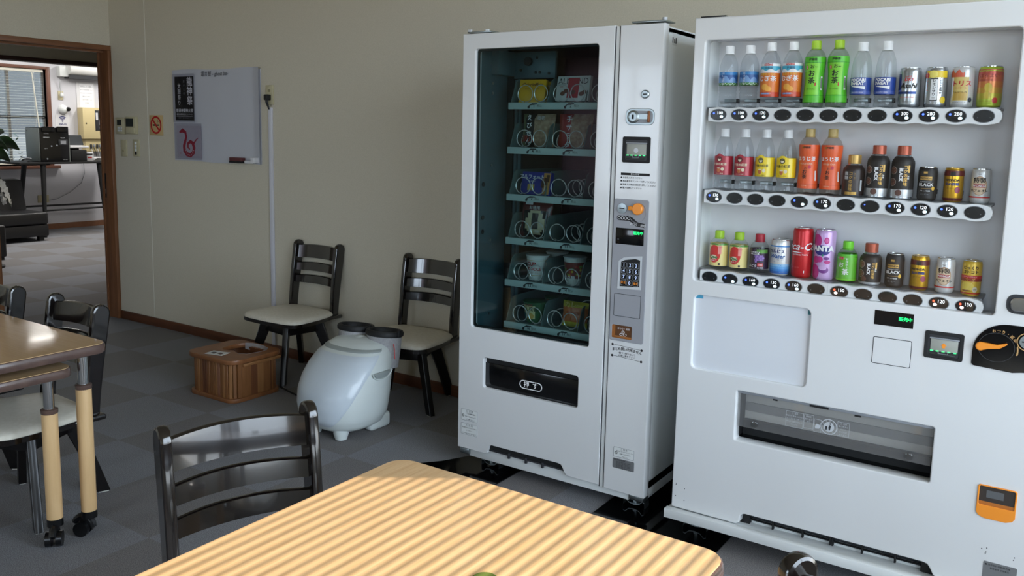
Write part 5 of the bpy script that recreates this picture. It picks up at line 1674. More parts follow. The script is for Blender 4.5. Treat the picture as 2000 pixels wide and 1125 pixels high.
for (x, z) in ((-1.132, 0.197), (-1.133, 0.193), (-1.10, 0.184), (-1.133, 0.15), (-1.10, 0.140), (-0.150, 0.245), (-0.163, 0.240), (-0.151, 0.232), (-0.1525, 0.228), (-0.078, 0.236), (-0.080, 0.228)):
    m.plate(ell(x, z, 0.0016, 0.0018, 8), B0 - 0.0005, B0 + 0.0005, DGREY)
m.build('paint_chips', dd)
# kick board and grille
m = MB().box(-1.162, A1 + 0.01, 2.770, 2.80, 0.073, 0.106, WHITE2, bev=0.002)
m.box(-1.162, A1 + 0.01, 2.80, 2.88, 0.090, 0.100, WHITE2)
kb = m.build('kick_board', DM)
m = MB().box(-0.90, -0.28, 2.875, 2.885, 0.10, 0.155, mat('filter_grey', (70, 74, 80), 0.8))
for z in (0.118, 0.134):
    m.box(-0.89, -0.30, 2.842, 2.850, z - 0.0018, z + 0.0018, BLACKM)
for x in (-0.79, -0.69, -0.60, -0.592, -0.50, -0.40):
    m.box(x - 0.003, x + 0.003, 2.838, 2.852, 0.104, 0.150, BLACKM, bev=0.001)
m.box(-0.325, -0.275, 2.835, 2.87, 0.10, 0.150, BLACKM, bev=0.003)
m.box(-0.91, -0.87, 2.84, 2.87, 0.10, 0.150, BLACKM, bev=0.003)
m.build('intake_grille', DM)
for (x, y) in ((-1.085, 2.905), (-0.05, 2.905), (-1.085, 3.5), (-0.05, 3.5)):
    level_foot(DM, x, y, 0.095, 0.005 if x < -0.9 else 0.0)
m = MB().box(A0 + 0.015, A0 + 0.10, B0 + 0.012, B0 + 0.05, 1.829, 1.8365, BLACKM)
m.build('top_gasket', DM)

# ------------------------------------------------------------------ drinks in the display
PETC = glass_mat('clear_pet', (0.93, 0.945, 0.95), 1.5, 0.03)
class Wrap:
    """body of revolution at x, y, z; decorations are bent onto it"""
    def __init__(s, x, y, z, prof):
        s.x, s.y, s.z, s.p = x, y, z, prof
    def R(s, z):
        for (r0, z0), (r1, z1) in zip(s.p, s.p[1:]):
            if z0 <= z <= z1 and z1 > z0:
                return r0 + (r1 - r0) * (z - z0) / (z1 - z0)
        return s.p[-1][0]
    def pt(s, a, z, g):
        r = s.R(z) + g
        return (s.x + r * math.sin(a), s.y - r * math.cos(a), s.z + z)
    def body(s, mb, m, n=36, z0=None, z1=None, g=0.0, cap=False):
        pr = [(r + g, z) for r, z in s.p if (z0 is None or z0 <= z <= z1)]
        if z0 is not None:
            pr = [(s.R(z0) + g, z0)] + [q for q in pr if z0 < q[1] < z1] + [(s.R(z1) + g, z1)]
        mb.lathe(pr, m, n, c=(s.x, s.y, s.z), cap=cap)
    def patch(s, mb, m, a0, a1, z0, z1, g=0.0005, nz=6, shape=None):
        na = max(3, int(abs(a1 - a0) / 0.12))
        vs, fs = [], []
        for j in range(nz + 1):
            for i in range(na + 1):
                u = i / na
                zt = z1 if shape is None else z0 + (z1 - z0) * shape(u)
                vs.append(s.pt(a0 + (a1 - a0) * u, z0 + (zt - z0) * j / nz, g))
        for j in range(nz):
            for i in range(na):
                a = j * (na + 1) + i
                fs.append([a, a + 1, a + na + 2, a + na + 1])
        mb.add(vs, fs, m, True)
    def disc(s, mb, m, a, z, rx, rz, g=0.0008, n=20, rings=4):
        R0 = s.R(z)
        vs, fs = [s.pt(a, z, g)], []
        for k in range(1, rings + 1):
            for i in range(n):
                t = 2 * PI * i / n
                vs.append(s.pt(a + rx * k / rings * math.cos(t) / R0, z + rz * k / rings * math.sin(t), g))
        for i in range(n):
            fs.append([0, 1 + i, 1 + (i + 1) % n])
        for k in range(rings - 1):
            for i in range(n):
                p_, q_ = 1 + k * n + i, 1 + k * n + (i + 1) % n
                fs.append([p_, p_ + n, q_ + n, q_])
        mb.add(vs, fs, m, True)
    def text(s, mb, t, size, m, a, z, g=0.0012, rot=0.0, vert=False, **kw):
        if vert:
            for i, ch in enumerate(t):
                s.text(mb, ch, size, m, a, z - i * size * 1.04, g, rot, **kw)
            return
        R0 = s.R(z)
        c_, s_ = math.cos(rot), math.sin(rot)
        mb.text(t, size, m, None, wrap=lambda x, y: s.pt(a + (x * c_ - y * s_) / R0, z + x * s_ + y * c_, g), **kw)

PAL = {
    'apple_yellow': ((212, 190, 70),),
    'bag_red': ((150, 36, 30), 0.25),
    'can_maroon': ((92, 22, 22),),
    'can_navy': ((36, 60, 116), 0.3, 0.5),
    'coffee_black': ((26, 20, 20),),
    'coffee_gold': ((196, 156, 80), 0.35, 0.4),
    'cup_gold': ((186, 150, 80),),
    'cup_green': ((40, 92, 52), 0.4),
    'cup_red': ((166, 36, 44),),
    'label_cream': ((226, 214, 186),),
    'label_navy2': ((24, 36, 110),),
    'label_red': ((200, 40, 40),),
    'label_white': ((232, 232, 232),),
    'lemon_yellow': ((232, 200, 40),),
    'seal_red': ((196, 50, 44),),
    'snack_crimson': ((176, 28, 40),),
    'snack_gold': ((200, 170, 80),),
    'sour_ink': ((150, 60, 56),),
    'tea_green': ((84, 190, 36),),
    'tea_green_light': ((128, 210, 50),),
    'tea_olive': ((90, 84, 40),),
}
def C(name, rgb=None, rough=0.35, metal=0.0):
    if rgb is None and name not in MATS:
        return mat(name, *PAL[name])
    return mat(name, rgb or (0, 0, 0), rough, metal)
P500 = [(0.024, 0.0), (0.029, 0.004), (0.0305, 0.012), (0.0295, 0.03), (0.0305, 0.04), (0.0295, 0.05), (0.0305, 0.062), (0.0305, 0.125), (0.030, 0.140), (0.026, 0.158), (0.0185, 0.172), (0.0135, 0.180), (0.0125, 0.184), (0.0125, 0.190)]
P500B = [(0.025, 0.0), (0.030, 0.005), (0.0312, 0.015), (0.031, 0.035), (0.0305, 0.06), (0.0312, 0.10), (0.0312, 0.142), (0.029, 0.155), (0.022, 0.172), (0.014, 0.184), (0.0125, 0.188), (0.0125, 0.196)]
PGRN = [(0.026, 0.0), (0.031, 0.004), (0.032, 0.014), (0.032, 0.034), (0.0305, 0.045), (0.0283, 0.08), (0.029, 0.11), (0.0315, 0.132), (0.0325, 0.150), (0.0318, 0.160), (0.026, 0.174), (0.016, 0.186), (0.0135, 0.190), (0.0135, 0.196)]
PPOC = [(0.024, 0.0), (0.029, 0.005), (0.0305, 0.018), (0.029, 0.036), (0.0305, 0.044), (0.0305, 0.102), (0.0295, 0.125), (0.026, 0.148), (0.019, 0.168), (0.014, 0.177), (0.013, 0.180), (0.013, 0.186)]
PTEA = [(0.025, 0.0), (0.0305, 0.005), (0.031, 0.02), (0.0285, 0.036), (0.031, 0.05), (0.031, 0.118), (0.030, 0.134), (0.025, 0.158), (0.017, 0.178), (0.0135, 0.184), (0.013, 0.188), (0.013, 0.192)]
P280 = [(0.026, 0.0), (0.0305, 0.004), (0.0315, 0.012), (0.0305, 0.03), (0.0305, 0.07), (0.031, 0.082), (0.0285, 0.094), (0.020, 0.106), (0.0145, 0.111), (0.014, 0.116)]
ALU = None
ALB = [(0.029, 0.0), (0.0325, 0.004), (0.0325, 0.11), (0.0315, 0.118), (0.021, 0.134), (0.0175, 0.139), (0.0170, 0.148)]
ALBS = [(0.029, 0.0), (0.0325, 0.004), (0.0325, 0.078), (0.0312, 0.087), (0.021, 0.101), (0.0175, 0.106), (0.0170, 0.116)]
def canprof(r, h):
    return [(r * 0.82, 0.0), (r * 0.95, 0.004), (r, 0.010), (r, h - 0.014), (r * 0.93, h - 0.005), (r * 0.86, h - 0.002)]
CANTOP = mat('can_aluminium', (205, 208, 210), 0.22, 1.0)
GOLDT = mat('can_gold_top', (206, 170, 92), 0.25, 1.0)

def ribbed(p, z0, z1, n):
    R0 = lambda z: next((a[0] + (b[0] - a[0]) * (z - a[1]) / (b[1] - a[1]) for a, b in zip(p, p[1:]) if a[1] <= z <= b[1]), p[0][0])
    mid = [(R0(z0 + (z1 - z0) * k / (4 * n)) - 0.0011 * (1 - math.cos(PI * k / 2)), z0 + (z1 - z0) * k / (4 * n)) for k in range(4 * n + 1)]
    return [q for q in p if q[1] < z0] + mid + [q for q in p if q[1] > z1]
P500 = ribbed(P500, 0.012, 0.070, 5)
P500B = ribbed(P500B, 0.010, 0.032, 2)
PPOC = ribbed(PPOC, 0.010, 0.036, 2)
PTEA = ribbed(PTEA, 0.010, 0.046, 2)
def drink(X, z, label, group, kind, prof, deco, bodym, capm=None, capr=0.0145, caph=0.016, top=CANTOP, rough=None, cat='bottle'):
    Y = 2.902
    nm = {'pet': 'drink_bottle', 'alu': 'aluminium_bottle', 'can': 'drink_can'}[kind]
    t = thing(nm, label, cat, (X, Y, z), group=group)
    w_ = Wrap(X, Y, z, prof)
    m = MB()
    if kind == 'pet':
        w_.body(m, bodym, 40)
        m.lathe([(0.001, 0.006), (0.016, 0.003), (prof[0][0], 0.0)], bodym, 24, c=(X, Y, z), cap=False)
    else:
        w_.body(m, bodym, 40, cap=True)
    m.build('bottle_body' if kind != 'can' else 'can_body', t)
    m = MB()
    deco(w_, m)
    if m.v:
        m.build('label', t)
    h = prof[-1][1]
    if kind in ('pet', 'alu'):
        m = MB()
        m.lathe([(capr + 0.0012, h - 0.012), (capr + 0.0012, h - 0.009), (capr, h - 0.0085), (capr, h + caph - 0.0115), (capr - 0.0015, h + caph - 0.010), (0.001, h + caph - 0.010)], capm, 24, c=(X, Y, z), cap=False)
        for k in range(24):
            a = 2 * PI * k / 24
            m.box(capr - 0.0003, capr + 0.0004, -0.0006, 0.0006, h - 0.008, h + caph - 0.0125, capm, M=Matrix.Translation((X, Y, z)) @ rotz(a))
        m.build('cap', t)
    else:
        r_ = prof[-1][0]
        m = MB().lathe([(r_ - 0.001, h - 0.003), (r_ + 0.0012, h - 0.001), (r_ + 0.0012, h + 0.001), (r_ - 0.001, h + 0.001), (r_ - 0.002, h - 0.003), (0.001, h - 0.003)], top, 36, c=(X, Y, z), cap=False)
        m.box(X - 0.006, X + 0.006, Y - 0.013, Y + 0.004, z + h - 0.0028, z + h - 0.0012, top, bev=0.0005)
        m.build('can_lid', t)
    return t

def vstripes(w_, m, n=7, z0=0.01, z1=0.05):
    pass

def d_water(w, m):
    w.patch(m, C('water_label_sky', (52, 128, 190)), -PI, PI, 0.078, 0.118, 0.0006, nz=3)
    w.patch(m, C('water_label_deep', (30, 84, 150)), -PI, PI, 0.088, 0.108, 0.0009, nz=3)
    rnd = random.Random(1)
    w.patch(m, C('mountain_blue', (110, 150, 200)), -1.2, 1.2, 0.082, 0.106, 0.0012, nz=3, shape=lambda u: 0.35 + 0.65 * abs(math.sin(u * 9)) * (1 - abs(u - .5)))
    w.patch(m, C('meadow_green', (70, 130, 60)), -PI, PI, 0.074, 0.082, 0.0014, nz=2)
    for k in range(22):
        w.disc(m, WINK, -1.4 + k * 0.13, 0.0775 + 0.0025 * (k % 3 - 1), 0.0012, 0.0012, 0.0018, n=8, rings=2)
    w.text(m, '白い山の水', 0.0085, WINK, -0.22, 0.113, g=0.0018, vert=True)
def d_mugi(w, m):
    R_ = C('barley_red', (206, 66, 30)); 
    w.patch(m, R_, -PI, PI, 0.035, 0.142, 0.0006, nz=8)
    w.patch(m, C('barley_amber', (224, 120, 34)), -1.3, 1.5, 0.05, 0.112, 0.0010, nz=5)
    w.patch(m, C('barley_sky', (70, 176, 206)), -PI, PI, 0.118, 0.134, 0.0012, nz=3)
    w.patch(m, WINK, -PI, PI, 0.112, 0.124, 0.0014, nz=2, shape=lambda u: 0.4 + 0.6 * abs(math.sin(u * 20)))
    w.patch(m, C('label_white', (232, 232, 232)), -PI, PI, 0.134, 0.142, 0.0012, nz=2)
    w.text(m, '650ml', 0.011, C('label_red', (200, 40, 40)), 0.05, 0.138, g=0.0018, bold=0.03)
    w.text(m, '伊藤園', 0.0085, C('label_navy', (30, 40, 80)), 0.1, 0.127, g=0.0020)
    w.text(m, '健康ミネラル', 0.0085, C('label_yellow', (240, 206, 60)), 0.0, 0.107, g=0.0020, bold=0.01)
    w.text(m, 'むぎ茶', 0.0195, WINK, -0.02, 0.092, g=0.0024, bold=0.035)
    w.disc(m, C('barley_glow', (244, 176, 70)), -0.25, 0.066, 0.012, 0.010, 0.0015)
    w.disc(m, C('barley_glow', (244, 176, 70)), 0.15, 0.060, 0.010, 0.008, 0.0015)
    w.patch(m, C('label_blue', (110, 140, 196)), -0.65, 0.25, 0.042, 0.0475, 0.0016, nz=2)
    w.text(m, 'カフェインゼロ', 0.0055, WINK, -0.2, 0.0448, g=0.0024)
def d_green(w, m):
    G_ = C('tea_green', (84, 190, 36)); G2 = C('tea_green_light', (128, 210, 50)); G3 = C('tea_green_deep', (60, 160, 34))
    w.patch(m, G_, -PI, PI, 0.016, 0.160, 0.0006, nz=14)
    w.patch(m, G2, -0.75, 0.7, 0.040, 0.142, 0.0010, nz=10)
    w.patch(m, G3, -PI, PI, 0.140, 0.1425, 0.0012, nz=1)
    w.patch(m, G3, -PI, PI, 0.037, 0.0395, 0.0012, nz=1)
    w.text(m, '伊藤園', 0.0085, INK, 0.02, 0.151, g=0.0016, bold=0.02)
    w.text(m, 'お~', 0.014, INK, 0.13, 0.128, g=0.0018, bold=0.02)
    w.text(m, 'お茶', 0.0215, INK, -0.06, 0.106, g=0.0018, vert=True, bold=0.03)
    w.disc(m, C('seal_red', (196, 50, 44)), -0.52, 0.126, 0.004, 0.0062, 0.0018)
    w.text(m, '緑茶', 0.0045, WINK, -0.52, 0.128, g=0.0024, vert=True)
    w.patch(m, C('seal_red', (196, 50, 44)), 0.30, 0.42, 0.068, 0.078, 0.0016, nz=2)
    w.text(m, 'Oi Ocha', 0.0075, C('tea_ink_soft', (60, 110, 30)), -0.1, 0.058, g=0.0016)
    w.patch(m, C('label_white', (232, 232, 232)), 0.95, 1.2, 0.055, 0.098, 0.0014, nz=4)
    for k in range(7):
        w.patch(m, INK, 0.97 + k * 0.031, 0.985 + k * 0.031, 0.060, 0.093, 0.0018, nz=3)
def d_poc(w, m):
    B_ = C('sport_blue', (32, 66, 150))
    w.patch(m, B_, -PI, PI, 0.040, 0.092, 0.0006, nz=4)
    w.patch(m, C('sport_blue_soft', (70, 92, 170)), -PI, PI, 0.041, 0.050, 0.0009, nz=1)
    w.text(m, 'POCARI', 0.0128, WINK, -0.10, 0.0835, g=0.0020, bold=0.045)
    w.text(m, 'SWEAT', 0.0128, WINK, -0.18, 0.0728, g=0.0020, bold=0.045)
    w.patch(m, WINK, -0.75, 0.62, 0.055, 0.066, 0.0014, nz=3, shape=lambda u: 1.0 - 0.12 * u)
    w.patch(m, B_, -0.78, 0.66, 0.0545, 0.0665, 0.0019, nz=2, shape=lambda u: 0.8 * (1 - u) ** 0.8)
    w.text(m, 'ION SUPPLY DRINK', 0.004, WINK, -0.1, 0.046, g=0.0016)
def d_asahi(w, m):
    w.patch(m, C('can_navy', (36, 60, 116), 0.3, 0.5), -1.35, -0.75, 0.052, 0.100, 0.0006, nz=4)
    w.patch(m, C('can_navy'), -1.2, 0.75, 0.040, 0.0475, 0.0006, nz=2)
    w.text(m, 'SUPER', 0.007, C('label_red'), 0.0, 0.092, g=0.0012)
    w.text(m, 'DRY', 0.0135, C('label_red'), 0.05, 0.083, g=0.0014, shear=0.2, bold=0.02)
    w.text(m, 'Asahi', 0.0215, INK, -0.02, 0.064, g=0.0014, shear=0.25, bold=0.03)
    w.text(m, '生', 0.009, INK, -0.05, 0.044, g=0.0018, bold=0.04)
    w.text(m, '生ビール(非熱処理)', 0.0048, C('label_red'), -0.05, 0.030, g=0.0012)
    w.text(m, 'アサヒビール', 0.0045, INK, 0.0, 0.016, g=0.0012)
def d_lemon(w, m):
    w.patch(m, C('lemon_yellow', (232, 200, 40)), -0.8, 1.2, 0.088, 0.108, 0.0006, nz=4)
    w.disc(m, C('lemon_pale', (244, 226, 110)), -0.15, 0.098, 0.013, 0.011, 0.0012)
    w.disc(m, C('label_red'), -0.72, 0.094, 0.0075, 0.0085, 0.0016)
    w.text(m, '新発売', 0.0055, WINK, -0.72, 0.099, g=0.0022, vert=True)
    w.patch(m, WINK, -0.30, 0.28, 0.022, 0.083, 0.0012, nz=5)
    w.patch(m, INK, -0.33, 0.31, 0.019, 0.086, 0.0008, nz=5)
    w.text(m, 'レモンサワー', 0.0098, INK, -0.01, 0.078, g=0.0018, vert=True, bold=0.03)
    w.text(m, 'こだわり酒場の', 0.0068, INK, 0.55, 0.085, g=0.0014, vert=True, bold=0.04)
    w.text(m, 'アルコール', 0.0062, C('label_red'), -0.68, 0.076, g=0.0014, vert=True)
    w.disc(m, C('lemon_yellow'), 0.85, 0.022, 0.009, 0.010, 0.0012)
def d_tris(w, m):
    w.patch(m, C('peach_swirl', (214, 96, 70)), -1.3, 0.2, 0.088, 0.110, 0.0006, nz=4, shape=lambda u: 0.5 + 0.5 * math.sin(u * 7) ** 2)
    w.patch(m, C('glass_gold', (214, 190, 110)), -0.72, 0.62, 0.020, 0.088, 0.0008, nz=5)
    w.patch(m, C('glass_gold_deep', (196, 160, 70)), -0.6, 0.5, 0.022, 0.045, 0.0012, nz=3)
    w.text(m, 'トリス', 0.0185, C('label_red'), 0.0, 0.068, g=0.0018, bold=0.04)
    w.text(m, 'ハイボール', 0.006, C('label_red'), -0.02, 0.056, g=0.0018)
    w.text(m, 'アルコール 7%', 0.006, INK, -0.1, 0.044, g=0.0018)
    w.text(m, 'ウイスキーソーダ', 0.0045, INK, -0.1, 0.014, g=0.0014)
    w.disc(m, C('seal_navy', (40, 50, 66)), 0.85, 0.022, 0.006, 0.007, 0.0014)
def d_horo(w, m):
    cs = [(176, 196, 60), (190, 180, 62), (206, 156, 66), (214, 132, 72), (208, 108, 78), (198, 92, 80)]
    for i, c_ in enumerate(cs):
        w.patch(m, C('sour_tone_%s' % 'abcdef'[i], c_, 0.3, 0.3), -PI, PI, 0.006 + i * 0.0172, 0.006 + (i + 1) * 0.0172, 0.0005, nz=1)
    w.text(m, 'ほろよい', 0.0135, C('sour_ink', (150, 60, 56)), -0.05, 0.090, g=0.0014, bold=0.01)
    w.text(m, '微炭酸のお酒', 0.006, C('sour_ink'), -0.3, 0.078, g=0.0014)
    w.disc(m, C('apple_yellow', (212, 190, 70)), -0.05, 0.058, 0.010, 0.012, 0.0012)
    w.disc(m, C('apple_yellow'), -0.1, 0.036, 0.009, 0.010, 0.0012)
    w.text(m, 'アルコール分3%', 0.005, C('sour_ink'), -0.25, 0.018, g=0.0014)
    w.disc(m, C('label_red'), 0.55, 0.020, 0.0075, 0.0085, 0.0014)
def tea_label(c1, c2, ink, shadec):
    def f(w, m):
        w.patch(m, c1, -PI, PI, 0.050, 0.114, 0.0006, nz=4)
        w.patch(m, c1, -0.72, 0.42, 0.10, 0.122, 0.0009, nz=4, shape=lambda u: 0.55 + 0.45 * math.sin(u * PI))
        w.patch(m, c2, 0.5, 0.9, 0.051, 0.112, 0.0010, nz=3)
        w.disc(m, shadec, -0.15, 0.104, 0.009, 0.0095, 0.0014)
        w.disc(m, C('label_cream', (226, 214, 186)), -0.15, 0.1035, 0.0055, 0.006, 0.0018)
        w.disc(m, shadec, -0.12, 0.1075, 0.0055, 0.0032, 0.0022)
        w.text(m, '午後の紅茶', 0.0098, ink, -0.12, 0.086, g=0.0016, bold=0.03)
        w.disc(m, C('tea_amber', (196, 110, 60)), -0.2, 0.066, 0.006, 0.008, 0.0014)
        w.disc(m, C('label_cream'), -0.2, 0.073, 0.0062, 0.0022, 0.0018)
        w.disc(m, C('label_cream'), 0.22, 0.070, 0.0055, 0.006, 0.0016)
        w.text(m, 'おいしい無糖', 0.0045, ink, -0.12, 0.0545, g=0.0014)
    return f
def d_hoji(w, m):
    O_ = C('roast_orange', (226, 92, 40)); 
    w.patch(m, O_, -PI, PI, 0.018, 0.160, 0.0006, nz=14)
    w.patch(m, C('roast_orange_deep', (206, 78, 34)), -PI, PI, 0.031, 0.033, 0.0010, nz=1)
    w.text(m, '伊藤園', 0.0075, INK, 0.02, 0.151, g=0.0016, bold=0.02)
    w.disc(m, C('leaf_mark', (150, 120, 40)), -0.35, 0.151, 0.003, 0.003, 0.0016)
    w.text(m, 'ほうじ茶', 0.0150, WINK, -0.02, 0.114, g=0.0020, bold=0.04)
    w.text(m, 'HOUJI CHA', 0.0078, C('label_cream'), -0.02, 0.0985, g=0.0016)
    w.text(m, 'お~', 0.011, INK, 0.08, 0.084, g=0.0016)
    w.text(m, 'お茶', 0.0150, INK, -0.12, 0.071, g=0.0016, vert=True, bold=0.03)
    w.disc(m, C('seal_crimson', (190, 30, 60)), 0.38, 0.088, 0.0048, 0.0055, 0.0016)
    w.text(m, 'Oi Ocha', 0.005, C('label_cream'), -0.1, 0.028, g=0.0014)
    w.patch(m, C('label_white'), 1.0, 1.2, 0.044, 0.076, 0.0014, nz=3)
COFD = (44, 30, 28)
def d_cof(w, m):
    w.patch(m, C('coffee_brown', COFD), -PI, PI, 0.004, 0.099, 0.0007, nz=14)
    w.patch(m, C('coffee_gold', (196, 156, 80), 0.35, 0.4), -0.55, 0.55, 0.006, 0.015, 0.0010, nz=2)
    w.text(m, 'コクの深味', 0.0118, C('coffee_gold'), -0.05, 0.072, g=0.0014, vert=True, bold=0.03)
    w.text(m, '微糖', 0.0125, LGREY, -0.48, 0.072, g=0.0014, vert=True, bold=0.03)
    w.text(m, 'コーヒー', 0.006, C('coffee_gold'), 0.3, 0.072, g=0.0014, vert=True)
    w.patch(m, LGREY, 0.85, 1.05, 0.018, 0.052, 0.0012, nz=3)
def d_blk(short=False):
    def f(w, m):
        h = 0.086 if short else 0.116
        D_ = C('coffee_black', (26, 20, 20))
        w.patch(m, D_, -PI, PI, 0.010 if short else 0.030, h + (0.012 if short else 0.015), 0.0007, nz=14)
        w.patch(m, C('label_silver', (196, 198, 200), 0.3, 0.6), -PI, PI, 0.003, 0.012 if short else 0.034, 0.0006, nz=2)
        bean = C('coffee_bean', (96, 60, 50))
        z_ = 0.066 if short else 0.088
        rim = C('cup_rim', (150, 140, 134))
        for (a_, zc, rr_) in ((-0.72, z_, 0.0125), (-0.75, z_ - (0.03 if short else 0.036), 0.0125)):
            w.disc(m, rim, a_, zc, rr_, rr_, 0.0009)
            w.disc(m, bean, a_, zc, rr_ - 0.0018, rr_ - 0.0018, 0.0014)
            for k in range(6):
                w.disc(m, C('coffee_bean_light', (140, 96, 76)), a_ + 0.2 * math.cos(k * 1.1), zc + 0.006 * math.sin(k * 1.1), 0.0022, 0.0015, 0.0019, n=8, rings=2)
        w.disc(m, bean, -0.1 if not short else -0.4, 0.020, 0.0095, 0.0095 if not short else 0.008, 0.0014)
        # BLACK runs down the side
        w.text(m, 'BLACK', 0.0135 if not short else 0.0115, WINK, 0.02, z_ - (0.012 if not short else 0.014), g=0.0016, rot=-PI / 2, bold=0.045)
        w.text(m, 'コクの深味', 0.0125 if not short else 0.0102, C('coffee_gold'), 0.42, h - 0.018, g=0.0016, vert=True, bold=0.03)
        w.text(m, '無糖', 0.006, WINK, 0.68, 0.052 if short else 0.07, g=0.0016, vert=True)
        w.patch(m, C('coffee_gold'), 0.62, 0.80, h - 0.034, h - 0.012, 0.0012, nz=3)
    return f
def d_wbk(w, m):
    w.patch(m, C('coffee_black'), -PI, PI, 0.008, 0.090, 0.0005, nz=4)
    w.patch(m, C('coffee_gold'), -0.68, 0.58, 0.062, 0.073, 0.0010, nz=2)
    w.text(m, 'WONDA', 0.0078, INK, -0.05, 0.0675, g=0.0016, bold=0.03)
    w.text(m, 'MORNING SHOT', 0.0042, WINK, -0.05, 0.057, g=0.0014)
    w.text(m, 'BLACK', 0.0135, WINK, -0.02, 0.048, g=0.0014, bold=0.02)
    w.patch(m, C('coffee_gold'), -0.5, 0.6, 0.036, 0.037, 0.0012, nz=1)
    w.disc(m, C('moon_gold', (226, 180, 70)), 0.78, 0.037, 0.005, 0.006, 0.0012)
    w.text(m, 'ブラック無糖', 0.005, WINK, -0.1, 0.029, g=0.0014)
    w.text(m, 'コーヒー', 0.006, MGREY, -0.1, 0.019, g=0.0014)
    w.patch(m, C('coffee_gold'), -0.3, 0.1, 0.082, 0.088, 0.0012, nz=1)
def d_wgo(w, m):
    w.patch(m, C('can_maroon', (92, 22, 22)), -PI, PI, 0.004, 0.012, 0.0006, nz=1)
    w.patch(m, C('can_maroon'), -PI, PI, 0.078, 0.094, 0.0005, nz=2)
    w.patch(m, C('coffee_black'), -0.25, 0.25, 0.078, 0.090, 0.0012, nz=2)
    w.text(m, 'WONDA', 0.0098, INK, -0.05, 0.065, g=0.0016, bold=0.04)
    w.text(m, '金の微糖', 0.0098, C('can_navy'), -0.05, 0.053, g=0.0016, bold=0.04)
    w.text(m, 'コーヒー', 0.0058, INK, -0.2, 0.041, g=0.0014)
    w.disc(m, C('can_plum', (150, 50, 80)), 0.55, 0.036, 0.0075, 0.0095, 0.0014)
def d_wtk(w, m):
    w.disc(m, C('latte_ring', (176, 130, 92)), 0.0, 0.052, 0.0195, 0.028, 0.0008, n=28)
    w.disc(m, C('latte_cream', (222, 196, 166)), 0.0, 0.052, 0.018, 0.0262, 0.0013, n=28)
    w.text(m, '特製', 0.0165, INK, -0.02, 0.067, g=0.0020, bold=0.03)
    w.patch(m, C('latte_rose', (180, 70, 74)), -0.58, 0.56, 0.047, 0.057, 0.0018, nz=2)
    w.text(m, 'WONDA', 0.0085, WINK, -0.02, 0.052, g=0.0026, bold=0.02)
    w.text(m, 'カフェオレ', 0.0098, INK, 0.0, 0.0375, g=0.0020, bold=0.03)
    w.patch(m, C('label_red'), -PI, PI, 0.0165, 0.0205, 0.0010, nz=1)
    w.text(m, 'Asahi', 0.0045, INK, -0.05, 0.086, g=0.0012)
def d_qoo(w, m):
    w.patch(m, C('juice_cream', (232, 214, 140)), -PI, PI, 0.010, 0.088, 0.0006, nz=6)
    w.disc(m, C('juice_red', (206, 44, 40)), -0.18, 0.052, 0.0215, 0.031, 0.0012, n=28)
    w.patch(m, C('juice_leaf', (80, 140, 50)), -PI, PI, 0.083, 0.089, 0.0010, nz=1, shape=lambda u: 0.4 + 0.6 * abs(math.sin(u * 17)))
    w.patch(m, C('juice_pink', (236, 150, 140)), 0.25, 0.62, 0.052, 0.080, 0.0018, nz=3)
    w.disc(m, C('label_cream'), -0.22, 0.041, 0.012, 0.0075, 0.0020)
    w.text(m, 'Qoo', 0.0145, C('juice_leaf_deep', (36, 110, 50)), -0.22, 0.041, g=0.0028, bold=0.05)
    w.text(m, 'りんご', 0.007, WINK, -0.2, 0.029, g=0.0022, bold=0.02)
    w.text(m, 'すっきり', 0.005, C('label_red'), 0.44, 0.075, g=0.0026)
    w.patch(m, INK, 0.30, 0.52, 0.013, 0.020, 0.0012, nz=1)
def d_wel(w, m):
    w.patch(m, C('grape_dark', (48, 28, 54)), -PI, PI, 0.014, 0.082, 0.0006, nz=5)
    w.patch(m, C('vine_green', (90, 150, 60)), 0.0, 1.3, 0.068, 0.080, 0.0010, nz=2)
    w.patch(m, WINK, -0.75, 0.35, 0.063, 0.073, 0.0012, nz=2)
    w.text(m, "Welch's", 0.0112, INK, -0.2, 0.068, g=0.0020, bold=0.04)
    rnd = random.Random(9)
    for k in range(16):
        w.disc(m, C(('grape_a', 'grape_b')[k % 2], ((120, 88, 160), (154, 120, 190))[k % 2]), -0.1 + 0.19 * (k % 5) + 0.09 * ((k // 5) % 2), 0.058 - 0.0062 * (k // 5), 0.0035, 0.0037, 0.0012 + 0.0001 * k, n=12, rings=2)
    w.patch(m, C('label_red'), 0.15, 0.75, 0.023, 0.034, 0.0022, nz=2)
    w.text(m, 'ぶどう', 0.0105, WINK, -0.38, 0.024, g=0.0022, bold=0.04)
    w.text(m, '100', 0.008, WINK, 0.45, 0.0285, g=0.0030)
    w.text(m, '果汁飲料', 0.005, WINK, 0.45, 0.018, g=0.0020)
